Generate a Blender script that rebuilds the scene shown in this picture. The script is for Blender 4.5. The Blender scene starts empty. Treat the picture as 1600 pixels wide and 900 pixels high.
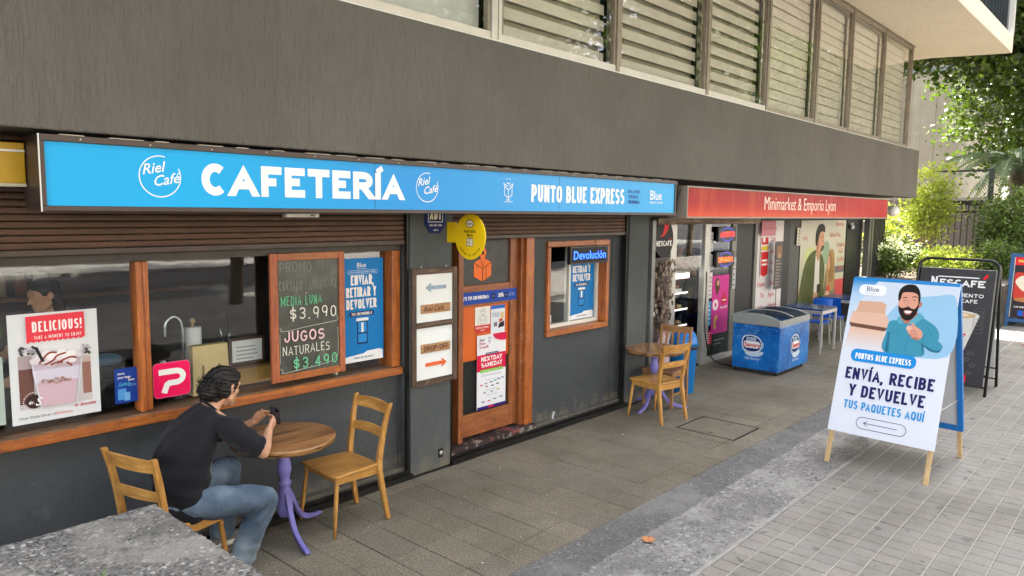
import bpy, bmesh, math, random
import numpy as np
from mathutils import Vector, Matrix, Quaternion
random.seed(7); RNG = np.random.default_rng(7)
R = math.radians
S = bpy.context.scene
COL = S.collection

# ------------------------------------------------------------------ camera
cam_d = bpy.data.cameras.new('camera'); cam = bpy.data.objects.new('camera', cam_d); COL.objects.link(cam)
cam_d.sensor_width = 36.0; cam_d.lens = 1150.0 * 36 / 1600
cam_d.clip_start = 0.05; cam_d.clip_end = 600
yaw, pitch, roll = R(42.08), R(5.97), R(0.665)
fw = Vector((math.cos(yaw)*math.cos(pitch), math.sin(yaw)*math.cos(pitch), -math.sin(pitch)))
rt = fw.cross(Vector((0, 0, 1))).normalized(); up = rt.cross(fw)
rt2 = rt*math.cos(roll) + up*math.sin(roll); up2 = -rt*math.sin(roll) + up*math.cos(roll)
cam.matrix_world = Matrix(((rt2.x, up2.x, -fw.x, 0), (rt2.y, up2.y, -fw.y, 0), (rt2.z, up2.z, -fw.z, 2.4), (0, 0, 0, 1)))
S.camera = cam
# ------------------------------------------------------------------ light
SUN_AZ, SUN_EL = R(52), R(56)          # direction to the sun, measured from +X towards +Y
W = bpy.data.worlds.new('World'); S.world = W; W.use_nodes = True
nt = W.node_tree; nt.nodes.clear()
sky = nt.nodes.new('ShaderNodeTexSky'); sky.sky_type = 'NISHITA'; sky.sun_disc = False
sky.sun_elevation = SUN_EL; sky.sun_rotation = R(90) - SUN_AZ
sky.air_density = 1.0; sky.dust_density = 2.5; sky.ozone_density = 1.0
bg = nt.nodes.new('ShaderNodeBackground'); bg.inputs[1].default_value = 0.15
wo = nt.nodes.new('ShaderNodeOutputWorld')
hs = nt.nodes.new('ShaderNodeHueSaturation'); hs.inputs['Saturation'].default_value = 0.5
tn = nt.nodes.new('ShaderNodeMix'); tn.data_type = 'RGBA'; tn.blend_type = 'MULTIPLY'; tn.inputs[0].default_value = 1.0; tn.inputs[7].default_value = (1.07, 1.0, 0.94, 1)
nt.links.new(sky.outputs[0], hs.inputs['Color']); nt.links.new(hs.outputs[0], tn.inputs[6]); nt.links.new(tn.outputs[2], bg.inputs[0]); nt.links.new(bg.outputs[0], wo.inputs[0])
sd = bpy.data.lights.new('sun', 'SUN'); sd.energy = 4.0; sd.angle = R(0.5); sd.color = (1.0, 0.94, 0.84)
sun = bpy.data.objects.new('sun', sd); COL.objects.link(sun)
sv = Vector((math.cos(SUN_AZ)*math.cos(SUN_EL), math.sin(SUN_AZ)*math.cos(SUN_EL), math.sin(SUN_EL)))
sun.rotation_euler = (-sv).to_track_quat('-Z', 'Y').to_euler(); sun.location = (20, 10, 30)
S.view_settings.view_transform = 'Standard'; S.view_settings.look = 'None'
S.view_settings.gamma = 1.0; S.view_settings.exposure = 3.4
S.render.engine = 'CYCLES'
S.cycles.max_bounces = 8; S.cycles.transparent_max_bounces = 24
S.cycles.caustics_reflective = False; S.cycles.caustics_refractive = False

# ------------------------------------------------------------------ helpers: colour and materials
def lin(c):
    c = c/255.0
    return c/12.92 if c <= 0.04045 else ((c+0.055)/1.055)**2.4
def rgb(r, g, b): return (lin(r), lin(g), lin(b), 1.0)
MATS = {}
def newmat(name):
    m = bpy.data.materials.new(name); m.use_nodes = True
    b = m.node_tree.nodes['Principled BSDF']; return m, m.node_tree, b
def N(nt, typ, **k):
    n = nt.nodes.new(typ)
    for a, v in k.items():
        if a.startswith('i_'):
            key = a[2:]; key = int(key) if key.isdigit() else key.replace('_', ' ')
            n.inputs[key].default_value = v
        else: setattr(n, a, v)
    return n
def coords(nt, scale=(1, 1, 1), kind='Object', rot=(0, 0, 0)):
    tc = N(nt, 'ShaderNodeTexCoord'); mp = N(nt, 'ShaderNodeMapping')
    mp.inputs['Scale'].default_value = scale; mp.inputs['Rotation'].default_value = rot
    nt.links.new(tc.outputs[kind], mp.inputs[0]); return mp.outputs[0]
def ramp(nt, fac, stops):
    r = N(nt, 'ShaderNodeValToRGB'); e = r.color_ramp.elements
    while len(e) < len(stops): e.new(0.5)
    for el, (p, c) in zip(e, stops): el.position = p; el.color = c if len(c) == 4 else (*c, 1)
    nt.links.new(fac, r.inputs[0]); return r.outputs[0]
def mixc(nt, fac, a, b, mode='MIX'):
    m = N(nt, 'ShaderNodeMix', data_type='RGBA', blend_type=mode)
    for i, v in ((0, fac), (6, a), (7, b)):
        if hasattr(v, 'is_linked'): nt.links.new(v, m.inputs[i])
        else: m.inputs[i].default_value = v
    return m.outputs[2]
def noise(nt, vec, scale, detail=4, rough=0.55, dist=0.0):
    n = N(nt, 'ShaderNodeTexNoise'); n.inputs['Scale'].default_value = scale; n.inputs['Detail'].default_value = detail
    n.inputs['Roughness'].default_value = rough; n.inputs['Distortion'].default_value = dist
    nt.links.new(vec, n.inputs['Vector']); return n.outputs['Fac']
def bump(nt, b, h, strength, dist=0.01):
    n = N(nt, 'ShaderNodeBump'); n.inputs['Strength'].default_value = strength; n.inputs['Distance'].default_value = dist
    nt.links.new(h, n.inputs['Height']); nt.links.new(n.outputs[0], b.inputs['Normal']); return n
def sc(c, k): return (c[0]*k, c[1]*k, c[2]*k, 1)

def paint(name, c, rough=0.5, var=0.12, metallic=0.0, scale=6.0, spec=0.5, bumpy=0.0, coat=0.0):
    """plain paint / plastic / metal with faint uneven tone"""
    if name in MATS: return MATS[name]
    m, nt, b = newmat(name)
    v = coords(nt); f = noise(nt, v, scale, 5)
    col = ramp(nt, f, [(0.3, sc(c, 1-var)), (0.7, sc(c, 1+var*0.6))])
    nt.links.new(col, b.inputs['Base Color'])
    b.inputs['Metallic'].default_value = metallic; b.inputs['Specular IOR Level'].default_value = spec
    f2 = noise(nt, v, scale*7, 3); mr = N(nt, 'ShaderNodeMapRange'); nt.links.new(f2, mr.inputs[0])
    mr.inputs[3].default_value = max(0.02, rough-0.1); mr.inputs[4].default_value = min(1, rough+0.1)
    nt.links.new(mr.outputs[0], b.inputs['Roughness'])
    if bumpy: bump(nt, b, noise(nt, v, scale*12, 4), bumpy, 0.004)
    if coat: b.inputs['Coat Weight'].default_value = coat
    MATS[name] = m; return m
def ink(r, g, b, rough=0.45):
    """flat print in one colour"""
    k = 'ink_%d_%d_%d' % (r, g, b)
    if k in MATS: return MATS[k]
    m, nt, p = newmat(k); p.inputs['Base Color'].default_value = rgb(r, g, b); p.inputs['Roughness'].default_value = rough
    p.inputs['Specular IOR Level'].default_value = 0.2
    MATS[k] = m; return m
def glow(name, c, e):
    if name in MATS: return MATS[name]
    m, nt, b = newmat(name); b.inputs['Base Color'].default_value = sc(c, 0.3)
    b.inputs['Emission Color'].default_value = c; b.inputs['Emission Strength'].default_value = e
    MATS[name] = m; return m
def wood(name, c1, c2, axis='X', scale=1.0, rough=0.4, wear=None, dark=None):
    if name in MATS: return MATS[name]
    m, nt, b = newmat(name)
    s = [22, 22, 22]; s['XYZ'.index(axis)] = 1.6
    v = coords(nt, tuple(k*scale for k in s))
    f = noise(nt, v, 1.6, 6, 0.6, 1.2)
    v2 = coords(nt, tuple(k*scale*0.5 for k in s)); w = noise(nt, v2, 3.0, 3, 0.5, 0.6)
    col = ramp(nt, f, [(0.36, c1), (0.5, tuple(0.5*(x+y) for x, y in zip(c1, c2))), (0.62, c2)])
    col = mixc(nt, ramp(nt, w, [(0.50, (0, 0, 0, 1)), (0.56, (0.5, 0.5, 0.5, 1)), (0.60, (0, 0, 0, 1))]), col, sc(c1, 0.55))
    if wear:
        big = noise(nt, coords(nt, (1, 1, 1)), 9, 6, 0.7)
        col = mixc(nt, ramp(nt, big, [(0.58, (0, 0, 0, 1)), (0.68, (0.85, 0.85, 0.85, 1))]), col, wear)
    sm_ = noise(nt, coords(nt, (1, 1, 1)), 5, 5, .7); col = mixc(nt, ramp(nt, sm_, [(.42, (.45, .45, .45, 1)), (.58, (0, 0, 0, 1))]), col, sc(c1, .8)); fl_ = noise(nt, coords(nt, (1, 1, 1)), 26, 2, .5); col = mixc(nt, ramp(nt, fl_, [(.70, (0, 0, 0, 1)), (.74, (.7, .7, .7, 1))]), col, sc(c1, .4))
    rr_ = N(nt, 'ShaderNodeMapRange'); nt.links.new(sm_, rr_.inputs[0]); rr_.inputs[3].default_value = rough-.1; rr_.inputs[4].default_value = rough+.25; nt.links.new(rr_.outputs[0], b.inputs['Roughness']); nt.links.new(col, b.inputs['Base Color'])
    b.inputs['Coat Weight'].default_value = 0.05; b.inputs['Coat Roughness'].default_value = 0.4
    bump(nt, b, f, 0.25, 0.002)
    MATS[name] = m; return m
def glass_mat(name='window_glass', tint=(0.93, 0.95, 0.95, 1), refl=1.0, base=0.10):
    if name in MATS: return MATS[name]
    m, nt, b = newmat(name); nt.nodes.remove(b); out = nt.nodes['Material Output']
    g = N(nt, 'ShaderNodeBsdfGlossy'); g.inputs['Roughness'].default_value = 0.015; g.inputs['Color'].default_value = (0.95, 0.97, 1, 1)
    t = N(nt, 'ShaderNodeBsdfTransparent'); t.inputs[0].default_value = tint
    fr = N(nt, 'ShaderNodeFresnel'); fr.inputs[0].default_value = 1.52
    mm = N(nt, 'ShaderNodeMath', operation='MULTIPLY_ADD'); nt.links.new(fr.outputs[0], mm.inputs[0])
    mm.inputs[1].default_value = 1.7*refl; mm.inputs[2].default_value = base; mm.use_clamp = True
    ge = N(nt, 'ShaderNodeNewGeometry'); iv = N(nt, 'ShaderNodeMath', operation='SUBTRACT'); iv.inputs[0].default_value = 1.0; nt.links.new(ge.outputs['Backfacing'], iv.inputs[1]); m2 = N(nt, 'ShaderNodeMath', operation='MULTIPLY'); nt.links.new(mm.outputs[0], m2.inputs[0]); nt.links.new(iv.outputs[0], m2.inputs[1])
    v = coords(nt); bp = N(nt, 'ShaderNodeBump'); bp.inputs['Strength'].default_value = 0.05; bp.inputs['Distance'].default_value = 0.01
    nt.links.new(noise(nt, v, 2.2, 2), bp.inputs['Height']); nt.links.new(bp.outputs[0], g.inputs['Normal'])
    mx = N(nt, 'ShaderNodeMixShader'); nt.links.new(m2.outputs[0], mx.inputs[0]); nt.links.new(t.outputs[0], mx.inputs[1]); nt.links.new(g.outputs[0], mx.inputs[2])
    nt.links.new(mx.outputs[0], out.inputs[0]); MATS[name] = m; return m
def leafmat(name, c1, c2, trans=0.45):
    if name in MATS: return MATS[name]
    m, nt, b = newmat(name); out = nt.nodes['Material Output']
    at = N(nt, 'ShaderNodeAttribute', attribute_name='tone')
    col = ramp(nt, at.outputs['Fac'], [(0.0, c1), (1.0, c2)])
    nt.links.new(col, b.inputs['Base Color']); b.inputs['Roughness'].default_value = 0.45
    t = N(nt, 'ShaderNodeBsdfTranslucent'); nt.links.new(mixc(nt, 0.5, col, (c2[0]*1.3, c2[1]*1.5, c2[2]*0.5, 1)), t.inputs[0])
    mx = N(nt, 'ShaderNodeMixShader'); mx.inputs[0].default_value = trans
    nt.links.new(b.outputs[0], mx.inputs[1]); nt.links.new(t.outputs[0], mx.inputs[2]); nt.links.new(mx.outputs[0], out.inputs[0])
    MATS[name] = m; return m

# ------------------------------------------------------------------ helpers: objects
def tag(o, label=None, cat=None, group=None, kind=None):
    if label: o['label'] = label
    if cat: o['category'] = cat
    if group: o['group'] = group
    if kind: o['kind'] = kind
    return o
def empty(name, loc=(0, 0, 0), rz=0, parent=None):
    o = bpy.data.objects.new(name, None); COL.objects.link(o); o.location = loc; o.rotation_euler = (0, 0, rz)
    o.empty_display_size = 0.1
    if parent: o.parent = parent
    return o
def thing(name, label, cat, loc=(0, 0, 0), rz=0, group=None):
    return tag(empty(name, loc, rz), label, cat, group)
def copy_tree(o, parent=None):
    c = o.copy(); COL.objects.link(c); c.parent = parent
    for ch in list(o.children): copy_tree(ch, c)
    return c
class MB:
    """collects shapes and links them as one mesh object"""
    def __init__(s): s.v = []; s.f = []; s.m = []; s.mats = []; s.cur = 0; s.sm = []; s.smooth = False; s.d = 0.0
    def mat(s, m):
        if m not in s.mats: s.mats.append(m)
        s.cur = s.mats.index(m); return s
    def add(s, vs, fs, smooth=None):
        n = len(s.v); s.v += [tuple(p) for p in vs]
        for f in fs: s.f.append(tuple(i+n for i in f)); s.m.append(s.cur); s.sm.append(s.smooth if smooth is None else smooth)
        return s
    def box(s, x0, x1, y0, y1, z0, z1):
        if x0 > x1: x0, x1 = x1, x0
        if y0 > y1: y0, y1 = y1, y0
        if z0 > z1: z0, z1 = z1, z0
        return s.add([(x0, y0, z0), (x1, y0, z0), (x1, y1, z0), (x0, y1, z0), (x0, y0, z1), (x1, y0, z1), (x1, y1, z1), (x0, y1, z1)],
                     [(0, 3, 2, 1), (4, 5, 6, 7), (0, 1, 5, 4), (1, 2, 6, 5), (2, 3, 7, 6), (3, 0, 4, 7)], False)
    def hexa(s, p):  # eight corners, bottom four then top four
        return s.add(p, [(0, 3, 2, 1), (4, 5, 6, 7), (0, 1, 5, 4), (1, 2, 6, 5), (2, 3, 7, 6), (3, 0, 4, 7)], False)
    def bar(s, a, b, w, d, w2=None, d2=None, side=(0, 1, 0)):
        a, b = Vector(a), Vector(b); t = (b-a).normalized(); sd = Vector(side); sd = (sd-t*sd.dot(t)).normalized(); q = t.cross(sd)
        w2 = w if w2 is None else w2; d2 = d if d2 is None else d2
        P = []
        for c, ww, dd in ((a, w, d), (b, w2, d2)):
            P += [c-sd*ww/2-q*dd/2, c+sd*ww/2-q*dd/2, c+sd*ww/2+q*dd/2, c-sd*ww/2+q*dd/2]
        return s.hexa(P)
    def tube(s, pts, rad, n=10, cap=True, flat=1.0, side=None, round_ends=False):
        pts = [Vector(p) for p in pts]
        if not hasattr(rad, '__len__'): rad = [rad]*len(pts)
        rad = [r if hasattr(r, '__len__') else (r, r*flat) for r in rad]
        if round_ends:
            def ends(p, q, r):   # extra rings that close the end like a dome
                t = (p-q).normalized(); rr = min(r); out = []
                for a in (35, 65, 85): out.append((p+t*rr*math.sin(R(a)), (r[0]*math.cos(R(a)), r[1]*math.cos(R(a)))))
                return out
            e0 = ends(pts[0], pts[1], rad[0])[::-1]; e1 = ends(pts[-1], pts[-2], rad[-1])
            pts = [p for p, _ in e0]+pts+[p for p, _ in e1]; rad = [r for _, r in e0]+rad+[r for _, r in e1]
        base = len(s.v); prev = None; V = []
        for i, p in enumerate(pts):
            a = pts[max(0, i-1)]; b = pts[min(len(pts)-1, i+1)]; t = (b-a).normalized()
            if side is not None: u = Vector(side)
            elif prev is None: u = Vector((0, 0, 1)) if abs(t.z) < 0.9 else Vector((0, 1, 0))
            else: u = prev
            u = (u-t*u.dot(t)).normalized(); prev = u; w = t.cross(u)
            for k in range(n):
                an = 2*math.pi*k/n; V.append(p+u*math.cos(an)*rad[i][0]+w*math.sin(an)*rad[i][1])
        F = []
        for i in range(len(pts)-1):
            for k in range(n): F.append((i*n+k, i*n+(k+1) % n, (i+1)*n+(k+1) % n, (i+1)*n+k))
        s.add(V, F, True)
        if cap:
            s.add([], []); b0 = base
            s.f.append(tuple(b0+k for k in range(n))[::-1]); s.m.append(s.cur); s.sm.append(False)
            s.f.append(tuple(b0+(len(pts)-1)*n+k for k in range(n))); s.m.append(s.cur); s.sm.append(False)
        return s
    def lathe(s, prof, c=(0, 0, 0), n=24, axis='Z'):
        V = []; F = []
        for r, z in prof:
            for k in range(n):
                a = 2*math.pi*k/n; p = (r*math.cos(a), r*math.sin(a), z)
                if axis == 'Y': p = (p[0], p[2], p[1])
                if axis == 'X': p = (p[2], p[0], p[1])
                V.append((p[0]+c[0], p[1]+c[1], p[2]+c[2]))
        L = len(prof)
        for i in range(L-1):
            for k in range(n): F.append((i*n+k, i*n+(k+1) % n, (i+1)*n+(k+1) % n, (i+1)*n+k))
        F.append(tuple(range(n))[::-1]); F.append(tuple((L-1)*n+k for k in range(n)))
        return s.add(V, F, True)
    def ball(s, c, r, n=14, m=9, rot=None):
        if not hasattr(r, '__len__'): r = (r, r, r)
        V = []; F = []
        for i in range(1, m):
            ph = math.pi*i/m
            for k in range(n):
                a = 2*math.pi*k/n; p = Vector((r[0]*math.sin(ph)*math.cos(a), r[1]*math.sin(ph)*math.sin(a), r[2]*math.cos(ph)))
                if rot is not None: p = rot @ p
                V.append(Vector(c)+p)
        tp = Vector((0, 0, r[2])); bt = Vector((0, 0, -r[2]))
        if rot is not None: tp = rot @ tp; bt = rot @ bt
        V.append(Vector(c)+tp); V.append(Vector(c)+bt); T, B = len(V)-2, len(V)-1
        for i in range(m-2):
            for k in range(n): F.append((i*n+k, (i+1)*n+k, (i+1)*n+(k+1) % n, i*n+(k+1) % n))
        for k in range(n): F.append((T, k, (k+1) % n)); F.append((B, (m-2)*n+(k+1) % n, (m-2)*n+k))
        return s.add(V, F, True)
    def prism(s, pts, y0, y1, plane='XZ'):
        """outline in a plane, pushed from y0 to y1"""
        n = len(pts)
        def P(u, v, w): return (u, w, v) if plane == 'XZ' else ((u, v, w) if plane == 'XY' else (w, u, v))
        V = [P(a, b, y0) for a, b in pts]+[P(a, b, y1) for a, b in pts]
        F = [tuple(range(n)), tuple(range(n, 2*n))[::-1]]+[(i, i+n, (i+1) % n+n, (i+1) % n) for i in range(n)]
        return s.add(V, F, False)
    # ---- flat print, in the XZ plane facing -Y
    def step(s, k=0.0004): s.d += k; return s
    def poly(s, pts, m=None, k=0.0004):
        if m: s.mat(m)
        s.d += k; A = sum(pts[i-1][0]*pts[i][1]-pts[i][0]*pts[i-1][1] for i in range(len(pts)))
        if A < 0: pts = pts[::-1]
        return s.add([(x, -s.d, z) for x, z in pts], [tuple(range(len(pts)))], False)
    def rect(s, x0, z0, x1, z1, m=None): return s.poly([(x0, z0), (x1, z0), (x1, z1), (x0, z1)], m)
    def ell(s, cx, cz, rx, rz, m=None, n=28, a0=0, a1=360, rot=0):
        c, q = math.cos(R(rot)), math.sin(R(rot)); P = []
        for i in range(n if a1-a0 >= 360 else n+1):
            a = R(a0+(a1-a0)*i/n); x, z = rx*math.cos(a), rz*math.sin(a); P.append((cx+x*c-z*q, cz+x*q+z*c))
        return s.poly(P, m)
    def rrect(s, x0, z0, x1, z1, r, m=None): return s.poly(rr_pts(x0, z0, x1, z1, r), m)
    def spl(s, pts, m=None, n=5): return s.poly(smoothc(pts, n), m)
    def stroke(s, pts, w, m=None, closed=False, k=0.0003):
        if m: s.mat(m)
        s.d += k; V, F = ribbon(pts, w, closed); return s.add([(V[i][0], -(s.d+(i//2)*1e-6), V[i][1]) for i in range(len(V))], F, False)
    def text(s, t, x, z, h, m=None, wf=0.62, tk=0.17, gap=0.16, rv=0.3, align='L', width=None, shear=0, jit=0):
        """capital letters drawn as strokes: h cap height, wf letter width / height, tk stroke / height"""
        if m: s.mat(m)
        adv = []
        for ch in t:
            adv.append(gw(ch)*wf)
        tot = sum(adv)+gap*(len(t)-1)-.09*sum(1 for i in range(len(t)-1) if (t[i+1] in 'AÁ' and t[i] in 'CPTVY') or (t[i] in 'AÁ' and t[i+1] in 'TVY'))
        kx = 1.0
        if width: kx = width/(tot*h)
        W_ = tot*h*kx
        x0 = x - (W_ if align == 'R' else W_/2 if align == 'C' else 0); d0 = s.d+0.0006; cx = x0
        for t_i, (ch, a) in enumerate(zip(t, adv)):
            w_ = a*h*kx; jz = random.uniform(-jit, jit)*h
            gl_ = glyph(ch, rv, 15+tk*130)
            for q, (st, cl) in enumerate(gl_):
                th = tk*h; ix = th/2; acc = ch in 'ÁÍÚÉÓ' and q == len(gl_)-1 and len(st) == 2 and st[0][1] > 1.1; nar = w_ < th*1.6
                if nar: P = [Vector((cx+w_/2+((u-.5)*w_ if (acc or ch in ',.') else 0), z+jz+(ix+v*(h-th) if not ch in ',.' else v*h+ix))) for u, v in st]
                else: P = [Vector((cx+ix+u*(w_-th), z+jz+ix+v*(h-th))) for u, v in st]
                if not cl and not acc:
                    for i0, i1 in ((0, 1), (-1, -2)):
                        u, v = st[i0]; dd = P[i0]-P[i1]
                        if dd.length < 1e-9: continue
                        dd.normalize()
                        if (abs(dd.x) > .96 and (u <= 0 or u >= 1) and v in (0, 1, .52, .48, .46, .5, .28)) or (abs(dd.y) > .96 and (v <= 0 or v >= 1)): P[i0] = P[i0]+dd*ix
                V, F = ribbon(P, th*(.8 if acc else 1), cl)
                if not cl and not acc and len(V) > 3:
                    for i0, i1, va, vb in ((0, 1, 0, 1), (-1, -2, len(V)-2, len(V)-1)):
                        u, v = st[i0]; dd = P[i0]-P[i1]
                        if dd.length < 1e-9: continue
                        dd.normalize()
                        if (v <= 0 or v >= 1) and .25 < abs(dd.y) <= .96 and ch in 'AÁVWMNKRXYZ&/147':
                            zb = z+jz+(h if v >= 1 else 0)
                            for vi in (va, vb): t_ = (zb-V[vi][1])/dd.y; V[vi] = (V[vi][0]+dd.x*t_, zb)
                if not acc and ch not in ',.Q$': V = [(px_, min(max(pz_, z+jz), z+jz+h)) for px_, pz_ in V]
                if shear: V = [(px_+(pz_-z)*shear, pz_) for px_, pz_ in V]
                s.add([(V[i][0], -(d0+q*0.0003+(i//2)*1.2e-5), V[i][1]) for i in range(len(V))], F, False)
            nx_ = t[t_i+1] if t_i+1 < len(t) else ''
            cx += w_+gap*h*kx-(.09*h*kx if (nx_ in 'AÁ' and ch in 'CPTVY') or (ch in 'AÁ' and nx_ in 'TVY') else 0)
        s.d = d0+0.0012
        return s
    def build(s, name, mats=None, parent=None, loc=None, bevel=0, seg=2, rz=0, auto=True):
        me = bpy.data.meshes.new(name); me.from_pydata(s.v, [], s.f)
        if mats is not None: s.mats = mats if isinstance(mats, (list, tuple)) else [mats]
        for m in s.mats: me.materials.append(m)
        me.polygons.foreach_set('material_index', [min(i, max(0, len(s.mats)-1)) for i in s.m])
        me.polygons.foreach_set('use_smooth', s.sm); me.update()
        o = bpy.data.objects.new(name, me); COL.objects.link(o)
        if parent: o.parent = parent
        if loc: o.location = loc
        if rz: o.rotation_euler = (0, 0, rz)
        if bevel:
            b = o.modifiers.new('bevel', 'BEVEL'); b.width = bevel; b.segments = seg; b.limit_method = 'ANGLE'; b.angle_limit = R(40)
            b.harden_normals = False
        return o
def rr_pts(x0, z0, x1, z1, r):
    P = []
    for cx, cz, a in ((x1-r, z1-r, 0), (x0+r, z1-r, 90), (x0+r, z0+r, 180), (x1-r, z0+r, 270)):
        for k in range(6): an = R(a+18*k); P.append((cx+r*math.cos(an), cz+r*math.sin(an)))
    return P
def smoothc(pts, n=5, closed=True):
    out = []; L = len(pts)
    rng = range(L) if closed else range(L-1)
    for i in rng:
        p0, p1, p2, p3 = [pts[j % L] if closed else pts[max(0, min(L-1, j))] for j in (i-1, i, i+1, i+2)]
        for k in range(n):
            t = k/n
            out.append(tuple(0.5*((2*b)+(-a+c)*t+(2*a-5*b+4*c-d)*t*t+(-a+3*b-3*c+d)*t**3) for a, b, c, d in zip(p0, p1, p2, p3)))
    if not closed: out.append(tuple(pts[-1]))
    return out
def ribbon(pts, w, closed=False):
    P = [Vector((p[0], p[1])) for p in pts]
    Q = [P[0]]
    for p in P[1:]:
        if (p-Q[-1]).length > 1e-6: Q.append(p)
    if closed and (Q[0]-Q[-1]).length < 1e-6: Q.pop()
    P = Q; n = len(P); V = []; h = w/2
    if n < 2: return [], []
    for i in range(n):
        if closed: a, b = P[(i-1) % n], P[(i+1) % n]
        else: a, b = P[max(0, i-1)], P[min(n-1, i+1)]
        d1 = (P[i]-a).normalized() if (P[i]-a).length > 1e-9 else None
        d2 = (b-P[i]).normalized() if (b-P[i]).length > 1e-9 else None
        if d1 is None: d1 = d2
        if d2 is None: d2 = d1
        n1 = Vector((-d1.y, d1.x)); n2 = Vector((-d2.y, d2.x)); nn = n1+n2
        if nn.length < 1e-4: nn = n1.copy(); k = 1
        else: nn.normalize(); k = 1/max(0.42, nn.dot(n1))
        V.append(tuple(P[i]-nn*h*k)); V.append(tuple(P[i]+nn*h*k))
    F = [(2*i, 2*i+2, 2*i+3, 2*i+1) for i in range(n-1)]
    if closed: F.append((2*n-2, 0, 1, 2*n-1))
    return V, F
def arc(cx, cy, rx, ry, a0, a1, n=8): return [(cx+rx*math.cos(R(a0+(a1-a0)*i/n)), cy+ry*math.sin(R(a0+(a1-a0)*i/n))) for i in range(n+1)]
GW = {'I': 0.30, 'Í': 0.30, ' ': 0.45, '.': 0.26, ',': 0.26, '!': 0.26, 'M': 1.35, 'W': 1.45, '1': 0.6, "'": 0.2, '-': 0.55, '/': .6, ':': .26,
      'T': 1.0, 'L': 0.85, 'E': 0.88, 'F': 0.85, 'J': 0.85, 'A': 1.12, 'C': 1.0, 'O': 1.1, 'Q': 1.1, 'G': 1.05, 'Á': 1.12, '+': .8, '|': .2}
def gw(ch): return GW.get(ch, 1.0)
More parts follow.
